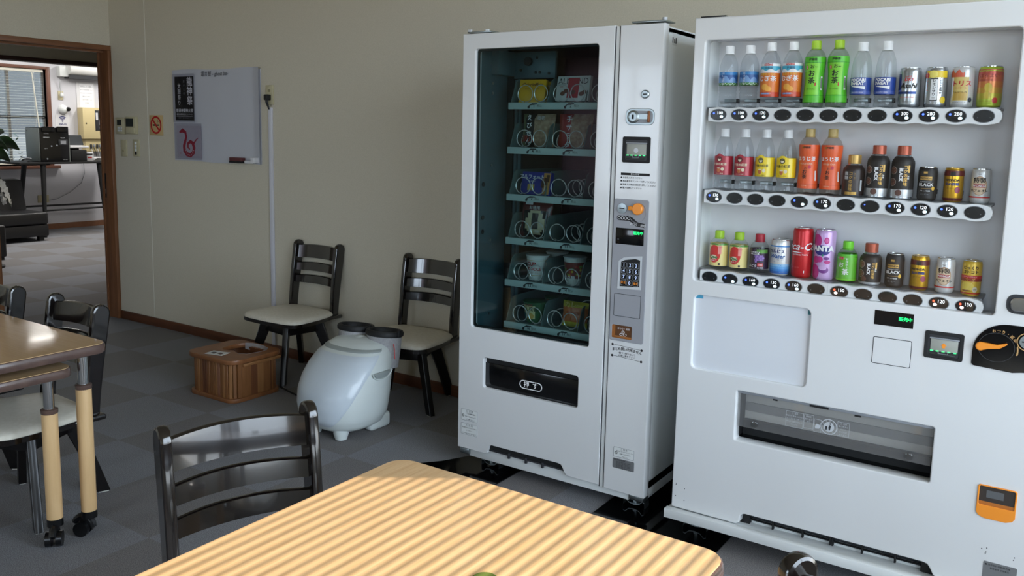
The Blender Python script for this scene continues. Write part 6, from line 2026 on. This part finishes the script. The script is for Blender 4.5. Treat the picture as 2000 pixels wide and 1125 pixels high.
def d_cal(w, m):
    for i, c_ in enumerate(((38, 100, 180), (60, 130, 200), (96, 160, 216), (140, 188, 226))):
        w.patch(m, C('yogurt_blue_%s' % 'abcd'[i], c_), -PI, PI, 0.006 + i * 0.008, 0.014 + i * 0.008, 0.0005, nz=1)
    w.patch(m, C('yogurt_blue_b'), -1.3, 1.3, 0.096, 0.100, 0.0008, nz=1)
    w.text(m, 'カルピス', 0.0135, C('label_navy2', (24, 36, 110)), -0.12, 0.080, g=0.0014, bold=0.05)
    w.text(m, 'Water', 0.0185, C('yogurt_script', (30, 90, 160)), -0.08, 0.064, g=0.0014, shear=0.25, bold=0.02)
    w.text(m, 'ウォーター', 0.005, C('label_navy2'), 0.3, 0.053, g=0.0012)
    w.text(m, 'Asahi カラダにピース', 0.0045, C('label_navy2'), 0.0, 0.091, g=0.0012)
    for k in range(12):
        w.disc(m, C('yogurt_blue_b'), -1.0 + k * 0.17, 0.042 + 0.018 * math.sin(k * 2.3), 0.0012, 0.0012, 0.0010, n=8, rings=1)
def d_coke(w, m):
    w.text(m, 'Coca-Cola', 0.0345, WINK, 0.02, 0.103, g=0.0018, shear=0.35, bold=0.012)
    w.patch(m, WINK, -0.9, 0.9, 0.083, 0.0865, 0.0012, nz=1, shape=lambda u: 0.5 + 0.5 * math.sin(u * 6))
    w.text(m, 'ORIGINAL TASTE', 0.0072, WINK, -0.02, 0.0765, g=0.0012)
    w.text(m, 'コカ・コーラ', 0.005, C('coke_pale', (230, 150, 150)), -0.45, 0.034, g=0.0012)
    w.patch(m, WINK, 0.45, 0.53, 0.016, 0.024, 0.0010, nz=1)
def d_fan(w, m):
    MG = C('grape_magenta', (190, 40, 130)); NV = C('fizz_navy', (44, 40, 130)); PL = C('fizz_plum', (110, 40, 130))
    w.disc(m, MG, -0.62, 0.128, 0.017, 0.022, 0.0008)
    w.disc(m, MG, 0.36, 0.130, 0.008, 0.011, 0.0010)
    w.disc(m, C('grape_rose', (214, 90, 160)), 0.36, 0.130, 0.005, 0.007, 0.0014)
    w.disc(m, NV, -0.05, 0.098, 0.0265, 0.017, 0.0012, n=26)
    w.disc(m, MG, -0.6, 0.066, 0.011, 0.012, 0.0014)
    w.disc(m, MG, -0.22, 0.068, 0.0105, 0.010, 0.0016)
    w.disc(m, MG, 0.52, 0.060, 0.010, 0.006, 0.0012)
    w.disc(m, PL, 0.42, 0.072, 0.009, 0.005, 0.0012)
    w.disc(m, MG, -0.75, 0.026, 0.018, 0.026, 0.0010)
    w.disc(m, PL, 0.20, 0.034, 0.016, 0.011, 0.0012)
    w.disc(m, C('fizz_lilac', (206, 170, 220)), 0.12, 0.040, 0.012, 0.007, 0.0018)
    w.text(m, 'FANTA', 0.0235, WINK, -0.10, 0.103, g=0.0030, bold=0.06)
    w.patch(m, C('leaf_teal', (40, 150, 110)), 0.02, 0.12, 0.078, 0.086, 0.0020, nz=1)
def d_ocha(w, m):
    w.patch(m, C('tea_green'), -PI, PI, 0.006, 0.092, 0.0006, nz=6)
    w.patch(m, C('tea_green_mid', (96, 178, 50)), -0.8, 1.0, 0.010, 0.086, 0.0010, nz=4)
    w.patch(m, C('seal_red'), -0.62, -0.15, 0.074, 0.083, 0.0014, nz=2)
    w.text(m, 'おいしい', 0.0065, WINK, -0.38, 0.0785, g=0.0020)
    w.text(m, 'お', 0.0185, WINK, -0.38, 0.056, g=0.0016, bold=0.02)
    w.text(m, '茶', 0.0215, WINK, 0.08, 0.033, g=0.0016, bold=0.03)
    w.text(m, 'お抹茶入り', 0.0085, WINK, 0.2, 0.076, g=0.0016, vert=True)
    w.patch(m, C('tea_green_light'), -PI, PI, 0.008, 0.012, 0.0012, nz=1)
def d_corn(w, m):
    w.patch(m, C('label_red'), -PI, PI, 0.053, 0.062, 0.0008, nz=1)
    w.patch(m, C('corn_brown', (150, 40, 24)), -PI, PI, 0.044, 0.053, 0.0008, nz=1)
    w.patch(m, C('label_red'), -PI, PI, 0.006, 0.010, 0.0008, nz=1)
    w.text(m, 'じっくり', 0.0112, INK, -0.05, 0.084, g=0.0014, bold=0.05)
    w.text(m, 'コトコト', 0.0112, INK, -0.05, 0.0715, g=0.0014, bold=0.05)
    w.text(m, 'コーンクリーム', 0.0052, WINK, -0.05, 0.0575, g=0.0018)
    w.text(m, 'スープ', 0.0088, C('corn_yellow', (232, 190, 60)), -0.05, 0.0485, g=0.0018, bold=0.03)
    w.disc(m, C('corn_pale', (232, 206, 90)), -0.3, 0.028, 0.019, 0.014, 0.0010)
    w.disc(m, C('corn_rim', (140, 70, 30)), -0.3, 0.016, 0.014, 0.002, 0.0014)
    w.disc(m, C('label_cream'), 0.5, 0.020, 0.007, 0.0085, 0.0016)
    w.text(m, '濃厚', 0.005, INK, 0.5, 0.020, g=0.0022)

WCAP = C('cap_white', (232, 234, 236), 0.45)
GCAP = C('cap_lime', (166, 206, 48), 0.4)
BCAP = C('cap_beige_gold', (198, 174, 110), 0.4)
CCAP = C('cap_copper', (176, 92, 70), 0.35, 0.5)
YCAP = C('cap_gold', (196, 160, 92), 0.35, 0.5)
RCAP = C('cap_red', (176, 36, 56), 0.4)
SIL = mat('can_silver', (188, 192, 196), 0.25, 0.85)
WCAN = mat('can_white', (214, 214, 214), 0.3, 0.3)
T_, M_, B_ = SHELFZ
PX = lambda i: -1.058 + 0.0719 * i
TOP = 'drinks on the top display row'
MID = 'drinks on the middle display row'
BOT = 'drinks on the bottom display row'
RED_T = tea_label(C('tea_red', (166, 34, 52)), C('tea_red_light', (196, 76, 90)), C('label_cream'), C('tea_red_dark', (96, 20, 30)))
YEL_T = tea_label(C('tea_yellow', (236, 206, 30)), C('tea_yellow_light', (244, 222, 90)), C('tea_olive', (90, 84, 40)), C('tea_olive'))
GRNB = C('green_bottle', (96, 180, 50)); 
TCL = glass_mat('tea_tinted_pet', (0.80, 0.86, 0.78), 1.5, 0.03)
ACL = glass_mat('amber_tinted_pet', (0.88, 0.84, 0.80), 1.5, 0.03)
spec = [
 (0, T_, 'clear water bottle with blue mountain label, leftmost in the top row', TOP, 'pet', P500, d_water, PETC, WCAP),
 (1, T_, 'clear water bottle with blue mountain label, second from the left in the top row', TOP, 'pet', P500, d_water, PETC, WCAP),
 (2, T_, 'orange labelled barley tea bottle standing next to the blue labelled water bottles', TOP, 'pet', P500B, d_mugi, PETC, WCAP),
 (3, T_, 'orange labelled barley tea bottle standing next to the bright green tea bottles', TOP, 'pet', P500B, d_mugi, PETC, WCAP),
 (4, T_, 'bright green tea bottle beside the orange barley tea in the top row', TOP, 'pet', PGRN, d_green, TCL, GCAP),
 (5, T_, 'bright green tea bottle beside the blue labelled sports drink in the top row', TOP, 'pet', PGRN, d_green, TCL, GCAP),
 (6, T_, 'clear sports drink bottle with dark blue label beside the green tea', TOP, 'pet', PPOC, d_poc, PETC, WCAP),
 (7, T_, 'clear sports drink bottle with dark blue label beside the silver beer can', TOP, 'pet', PPOC, d_poc, PETC, WCAP),
 (8, T_, 'silver beer can with black script in the top row', TOP, 'can', canprof(0.0315, 0.120), d_asahi, SIL, None),
 (9, T_, 'silver lemon sour can with yellow slices and a white name strip', TOP, 'can', canprof(0.0315, 0.120), d_lemon, SIL, None),
 (10, T_, 'white and gold highball can with red lettering in the top row', TOP, 'can', canprof(0.0315, 0.120), d_tris, WCAN, None),
 (11, T_, 'pink to lime shaded sour can at the right end of the top row', TOP, 'can', canprof(0.0325, 0.120), d_horo, C('sour_tone_a', (176, 196, 60), 0.3, 0.3), None),
 (0, M_, 'clear tea bottle with dark red label, leftmost in the middle row', MID, 'pet', PTEA, RED_T, PETC, WCAP),
 (1, M_, 'clear tea bottle with dark red label beside the yellow labelled tea', MID, 'pet', PTEA, RED_T, PETC, WCAP),
 (2, M_, 'clear tea bottle with yellow label beside the red labelled tea', MID, 'pet', PTEA, YEL_T, PETC, WCAP),
 (3, M_, 'clear tea bottle with yellow label beside the orange roasted tea', MID, 'pet', PTEA, YEL_T, PETC, WCAP),
 (4, M_, 'orange roasted tea bottle beside the yellow labelled tea', MID, 'pet', PGRN, d_hoji, ACL, BCAP),
 (5, M_, 'orange roasted tea bottle beside the short dark coffee bottle', MID, 'pet', PGRN, d_hoji, ACL, BCAP),
 (6, M_, 'short dark brown coffee bottle with gold cap in the middle row', MID, 'alu', ALBS, d_cof, SIL, YCAP),
 (7, M_, 'tall black coffee bottle with copper cap beside the short gold capped one', MID, 'alu', ALB, d_blk(), SIL, CCAP),
 (8, M_, 'tall black coffee bottle with copper cap beside the small black coffee can', MID, 'alu', ALB, d_blk(), SIL, CCAP),
 (9, M_, 'small black and gold coffee can in the middle row', MID, 'can', canprof(0.0268, 0.103), d_wbk, C('coffee_black'), None),
 (10, M_, 'small golden coffee can in the middle row', MID, 'can', canprof(0.0268, 0.103), d_wgo, mat('can_gold', (206, 160, 44), 0.28, 0.7), None),
 (11, M_, 'small white latte coffee can at the right end of the middle row', MID, 'can', canprof(0.0268, 0.103), d_wtk, WCAN, None),
 (0, B_, 'small juice bottle with lime cap and red label, leftmost in the bottom row', BOT, 'pet', P280, d_qoo, PETC, GCAP),
 (1, B_, 'small juice bottle with lime cap and red label beside the grape juice', BOT, 'pet', P280, d_qoo, PETC, GCAP),
 (2, B_, 'small grape juice bottle with red cap and dark purple label', BOT, 'pet', P280, d_wel, PETC, RCAP),
 (3, B_, 'white and blue milky soft drink can in the bottom row', BOT, 'can', canprof(0.0325, 0.121), d_cal, WCAN, None),
 (4, B_, 'tall red cola can in the bottom row', BOT, 'can', canprof(0.0328, 0.166), d_coke, mat('can_red', (190, 22, 32), 0.28, 0.25), None),
 (5, B_, 'tall purple and lilac grape soda can in the bottom row', BOT, 'can', canprof(0.0328, 0.166), d_fan, C('fizz_lilac', (206, 170, 220), 0.3, 0.2), None),
 (6, B_, 'small green tea bottle with bright green cap in the bottom row', BOT, 'pet', P280, d_ocha, TCL, C('cap_green', (120, 214, 50), 0.4)),
 (7, B_, 'short black coffee bottle with copper cap in the bottom row', BOT, 'alu', ALBS, d_blk(True), SIL, CCAP),
 (8, B_, 'small black and gold coffee can in the bottom row', BOT, 'can', canprof(0.0268, 0.107), d_wbk, C('coffee_black'), None),
 (9, B_, 'small golden coffee can in the bottom row', BOT, 'can', canprof(0.0268, 0.107), d_wgo, mat('can_gold'), None),
 (10, B_, 'small white latte coffee can in the bottom row', BOT, 'can', canprof(0.0268, 0.107), d_wtk, WCAN, None),
 (11, B_, 'small yellow corn soup can at the right end of the bottom row', BOT, 'can', canprof(0.0268, 0.107), d_corn, C('corn_can', (222, 184, 60), 0.3, 0.2), None),
]
for (i, z, lab, grp, kind, prof, deco, bm_, cap_) in spec:
    capr, caph = 0.0145, 0.026
    if kind == 'pet' and prof in (P280,):
        capr, caph = 0.0155, 0.026
    if kind == 'alu':
        capr, caph = 0.0192, 0.026
    top = GOLDT if deco is d_wgo else CANTOP
    drink(PX(i), z, lab, grp, kind, prof, deco, bm_, cap_, capr, caph, top, cat='can' if kind == 'can' else 'bottle')

# ------------------------------------------------------------------ goods on the coils of the snack machine
def gbox(name, label, x, y, z, w_, d, h, m_, deco, tilt=0.0, yaw=0.0):
    t = thing(name, label, 'snack box', (x, y, z), group='goods in the snack machine')
    M = Matrix.Translation((x, y, z)) @ rotz(yaw) @ Matrix.Rotation(tilt, 4, 'X')
    m = MB().box(-w_ / 2, w_ / 2, 0, d, 0, h, m_, bev=0.0015, M=M)
    m.build('carton', t)
    m = MB()
    deco(m, M, w_, h)
    m.build('lettering', t)
    return t
def FT(M, x, z, g=0.0008):
    return M @ Matrix.Translation((x, -g, z)) @ FRONT
YBX = C('snack_yellow', (226, 170, 24), 0.4)
BRN = C('snack_brown', (96, 40, 20))
def dd1(m, M, w_, h):
    m.text('CalorieMate', 0.019, BRN, FT(M, 0.0, h * 0.78), shear=0.3, bold=0.02)
    m.text('BLOCK チョコレート味', 0.006, BRN, FT(M, 0.0, h * 0.60))
gbox('snack_box', 'yellow snack bar box at the left of the top shelf', -1.912, 2.985, zs[0] + 0.014, 0.118, 0.022, 0.094, YBX, dd1, tilt=math.radians(-8), yaw=0.08)
gbox('snack_box', 'yellow snack bar box standing behind the front one on the top shelf', -1.865, 3.110, zs[0] + 0.014, 0.11, 0.022, 0.094, YBX, dd1, tilt=math.radians(-8), yaw=0.08)
def dd2(m, M, w_, h):
    m.text('ALMOND', 0.034, INK, FT(M, 0, h * 0.78), spacing=1.0)
    m.box(-0.024, 0.030, -0.0012, -0.0006, 0.012, h * 0.92, C('snack_crimson', (176, 28, 40)), M=M)
    m.text('meiji', 0.009, C('snack_crimson'), FT(M, -0.055, h * 0.58))
    for (a, b) in ((-0.045, 0.03), (-0.03, 0.04), (0.005, 0.035), (0.045, 0.028), (0.058, 0.034)):
        m.add([M @ Vector((a + 0.012 * math.cos(t), -0.0016, b + 0.009 * math.sin(t))) for t in [2 * PI * k / 12 for k in range(12)]], [list(range(12))[::-1]], C('almond_brown', (92, 52, 34)))
gbox('snack_box', 'white and red almond chocolate box on the top shelf', -1.725, 2.985, zs[0] + 0.020, 0.158, 0.018, 0.100, C('snack_white', (220, 220, 218)), dd2, tilt=math.radians(-10), yaw=-0.10)
gbox('snack_box', 'pale green box at the right end of the top shelf, half hidden', -1.56, 3.015, zs[0] + 0.02, 0.09, 0.02, 0.11, C('snack_lime', (150, 170, 80)), lambda m, M, w_, h: m.text('抹茶', 0.03, INK, FT(M, 0, h * .6)), tilt=math.radians(-8), yaw=-0.2)
def dd3(m, M, w_, h):
    m.text('アルフォート', 0.0215, WINK, FT(M, -0.022, h * 0.76), bold=0.03)
    m.text('ALFORT', 0.009, WINK, FT(M, -0.02, h * 0.58))
    m.box(-0.04, -0.005, -0.001, -0.0005, h * 0.18, h * 0.45, C('snack_gold', (200, 170, 80)), M=M)
    m.box(0.038, 0.072, -0.001, -0.0005, 0.004, h * 0.97, C('biscuit', (196, 140, 70)), M=M)
    for k in range(3):
        m.box(0.03 + k * 0.012, 0.044 + k * 0.012, -0.002, -0.001, 0.03 + 0.012 * k, 0.06 + 0.012 * k, C('choc', (70, 40, 26)), M=M)
gbox('snack_box', 'dark blue chocolate biscuit box on the third shelf', -1.885, 2.985, zs[2] + 0.014, 0.150, 0.02, 0.094, C('snack_blue', (30, 44, 140)), dd3, tilt=math.radians(-10), yaw=-0.10)
def bag(name, label, x, y, z, w_, h, cols_, deco, tilt=-0.12, yaw=0.0, rad=0.022):
    t = thing(name, label, 'snack bag', (x, y, z), group='goods in the snack machine')
    M = Matrix.Translation((x, y, z)) @ rotz(yaw) @ Matrix.Rotation(tilt, 4, 'X')
    nx, nz = 14, 14
    vs, fs, ms = [], [], []
    for s in (-1, 1):
        for j in range(nz + 1):
            for i in range(nx + 1):
                u, v = i / nx * 2 - 1, j / nz * 2 - 1
                th = rad * (max(0, 1 - u ** 4)) ** 0.6 * (max(0, 1 - (abs(v) / 0.9) ** 6)) ** 0.6 if abs(v) < 0.9 else 0.0006
                th = max(th, 0.0006) + 0.0015 * math.sin(i * 2.1 + j * 1.3) * (1 if abs(v) < 0.9 else 0)
                vs.append(M @ Vector((u * w_ / 2 * (1 - 0.05 * (1 - abs(v))), s * th, (v + 1) / 2 * h)))
    K = (nx + 1) * (nz + 1)
    m = MB()
    for s in (0, 1):
        for j in range(nz):
            for i in range(nx):
                a = s * K + j * (nx + 1) + i
                f = [a, a + 1, a + nx + 2, a + nx + 1]
                if s:
                    f = f[::-1]
                fs.append(f)
    o = len(m.v)
    m.v += [tuple(p) for p in vs]
    for q, f in enumerate(fs):
        i, j = q % nx, (q // nx) % nz
        m.f.append(f)
        m.fm.append(m.mi(cols_(i / nx, j / nz)))
        m.sm.append(True)
    m.build('film', t, auto=False)
    m = MB()
    deco(m, M @ Matrix.Translation((0, -rad, 0)), w_, h)
    if m.v:
        m.build('lettering', t)
    return t
CRK = noise_mat('rice_cracker', (136, 104, 80), (176, 148, 120), 70, 0.6)
KBK, KRD, KGN = C('bag_black', (30, 26, 28), 0.25), C('bag_red', (150, 36, 30), 0.25), C('bag_olive', (96, 104, 70), 0.3)
def k1(u, v): return KGN if u < 0.12 else (KBK if u < 0.4 else CRK)
def k2(u, v): return KRD if u < 0.42 else CRK
def db1(m, M, w_, h):
    for i, ch in enumerate('えびせん'):
        m.text(ch, 0.026, WINK, FT(M, -0.034, h * 0.85 - i * 0.032), bold=0.02)
    m.text('満月', 0.03, C('bag_red'), FT(M, -0.034, h * 0.2), bold=0.02)
    m.text('海老', 0.02, PAPER, FT(M, 0.02, h * 0.85))
def db2(m, M, w_, h):
    for i, ch in enumerate('手サラダ'):
        m.text(ch, 0.028, WINK, FT(M, -0.018, h * 0.82 - i * 0.034), bold=0.02)
bag('cracker_bag', 'clear and black rice cracker bag on the second shelf', -1.895, 3.015, zs[1] + 0.016, 0.155, 0.135, k1, db1)
bag('cracker_bag', 'red fronted rice cracker bag on the second shelf', -1.722, 3.015, zs[1] + 0.016, 0.155, 0.135, k2, db2)
bag('cracker_bag', 'pinkish cracker bag at the right end of the second shelf', -1.555, 3.035, zs[1] + 0.016, 0.14, 0.135, lambda u, v: C('bag_pink', (170, 110, 110), 0.3) if u < .5 else CRK, lambda m, M, w_, h: None)
CRM = C('bag_cream', (188, 174, 140), 0.3)
def db4(m, M, w_, h):
    m.box(-0.045, -0.01, -0.001, 0, h * 0.86, h * 0.95, PAPER, M=M)
    m.text('お徳用', 0.018, WINK, FT(M, 0.0, h * 0.78))
    m.text('国産', 0.012, PAPER, FT(M, 0.02, h * 0.15))
bag('snack_bag', 'large dark red bag with cream centre on the fourth shelf', -1.895, 3.015, zs[3] + 0.016, 0.15, 0.155, lambda u, v: (C('bag_wine', (92, 34, 36), 0.25) if (v > .7 or u < .12 or u > .88) else (CRM if (u - .5) ** 2 / .1 + (v - .35) ** 2 / .11 < 1 and not (u - .5) ** 2 / .02 + (v - .4) ** 2 / .05 < 1 else KBK)), db4)
def cup(name, label, x, y, z, r0, r1, h, bodym, lidm, deco, cat='noodle cup'):
    t = thing(name, label, cat, (x, y, z), group='goods in the snack machine')
    prof = [(r0 * 0.96, 0), (r0, 0.003), (r0 + (r1 - r0) * 0.5, h * 0.5), (r1, h - 0.004)]
    w_ = Wrap(x, y, z, prof)
    m = MB()
    w_.body(m, bodym, 32, cap=True)
    m.build('cup', t)
    m = MB()
    deco(w_, m, h)
    m.build('label', t)
    m = MB().lathe([(r1, h - 0.005), (r1 + 0.003, h - 0.003), (r1 + 0.003, h), (r1 - 0.002, h + 0.0015), (0.001, h + 0.0015)], lidm, 32, c=(x, y, z), cap=False)
    m.build('lid', t)
CWH = C('cup_white', (214, 214, 208), 0.5)
def dc1(w_, m, h):
    w_.patch(m, C('cup_gold', (186, 150, 80)), -PI, PI, h * 0.80, h * 0.82, 0.0006, nz=1)
    w_.patch(m, C('cup_gold'), -PI, PI, h * 0.20, h * 0.22, 0.0006, nz=1)
    w_.text(m, 'CUP', 0.0215, C('cup_red', (166, 36, 44)), -0.1, h * 0.66, g=0.0012, bold=0.04)
    w_.text(m, 'NOODLE', 0.0175, C('cup_red'), 0.0, h * 0.46, g=0.0012, bold=0.04)
    w_.text(m, 'カップヌードル', 0.0075, C('cup_red'), 0.0, h * 0.31, g=0.0012)
cup('noodle_cup', 'white noodle cup with red lettering on the fifth shelf', -1.885, 3.025, zs[4] + 0.014, 0.036, 0.047, 0.105, CWH, CWH, dc1)
cup('noodle_cup', 'white noodle cup standing behind the front one on the fifth shelf', -1.875, 3.170, zs[4] + 0.014, 0.036, 0.047, 0.105, CWH, CWH, dc1)
def dc2(w_, m, h):
    w_.patch(m, C('cup_maroon', (120, 44, 36)), -PI, PI, h * 0.25, h * 0.82, 0.0006, nz=4)
    rnd = random.Random(4)
    for k in range(26):
        w_.disc(m, C(('veg_yellow', 'veg_green', 'veg_red')[k % 3], ((206, 180, 60), (110, 140, 60), (170, 60, 40))[k % 3]), rnd.uniform(-1.3, 1.3), h * rnd.uniform(.32, .74), 0.005, 0.005, 0.0010 + 0.0001 * k, n=10, rings=2)
    w_.text(m, '担々麺', 0.016, WINK, -0.1, h * 0.28, g=0.004, bold=0.03)
cup('noodle_cup', 'tall brown noodle cup with clear lid on the fifth shelf', -1.705, 3.025, zs[4] + 0.014, 0.034, 0.046, 0.115, CWH, LGREY, dc2)
def dc3(w_, m, h):
    w_.patch(m, C('cup_pale', (206, 200, 150)), -0.9, 0.5, h * 0.2, h * 0.85, 0.0006, nz=3)
    w_.text(m, 'どん兵衛', 0.021, C('cup_deep_green', (22, 60, 34)), -0.1, h * 0.66, g=0.0014, bold=0.04)
    w_.text(m, '天ぷら', 0.013, C('cup_red'), -0.05, h * 0.85, g=0.0016, bold=0.03)
    w_.disc(m, C('tempura', (200, 160, 80)), -0.1, h * 0.34, 0.022, 0.015, 0.0012)
    w_.disc(m, C('broth_teal', (60, 120, 120)), -0.75, h * 0.35, 0.012, 0.012, 0.0016)
cup('noodle_cup', 'green soba noodle cup on the bottom shelf', -1.888, 3.025, zs[5] + 0.014, 0.040, 0.052, 0.088, C('cup_green', (40, 92, 52), 0.4), C('cup_green'), dc3)
cup('noodle_cup', 'green soba noodle cup behind the front one on the bottom shelf', -1.872, 3.170, zs[5] + 0.014, 0.040, 0.052, 0.088, C('cup_green'), C('cup_green'), dc3)
def db6(m, M, w_, h):
    m.text('カレー', 0.028, C('snack_gold'), FT(M, 0.0, h * 0.85), bold=0.03)
    m.text('ラーメン', 0.016, C('cup_red'), FT(M, 0.0, h * 0.55), bold=0.03)
bag('noodle_bag', 'orange and yellow snack bag on the bottom shelf', -1.70, 3.025, zs[5] + 0.016, 0.12, 0.105, lambda u, v: C('bag_yellow', (206, 190, 60), 0.3) if v > .75 or v < .15 else C('bag_orange', (204, 110, 50), 0.3), db6)
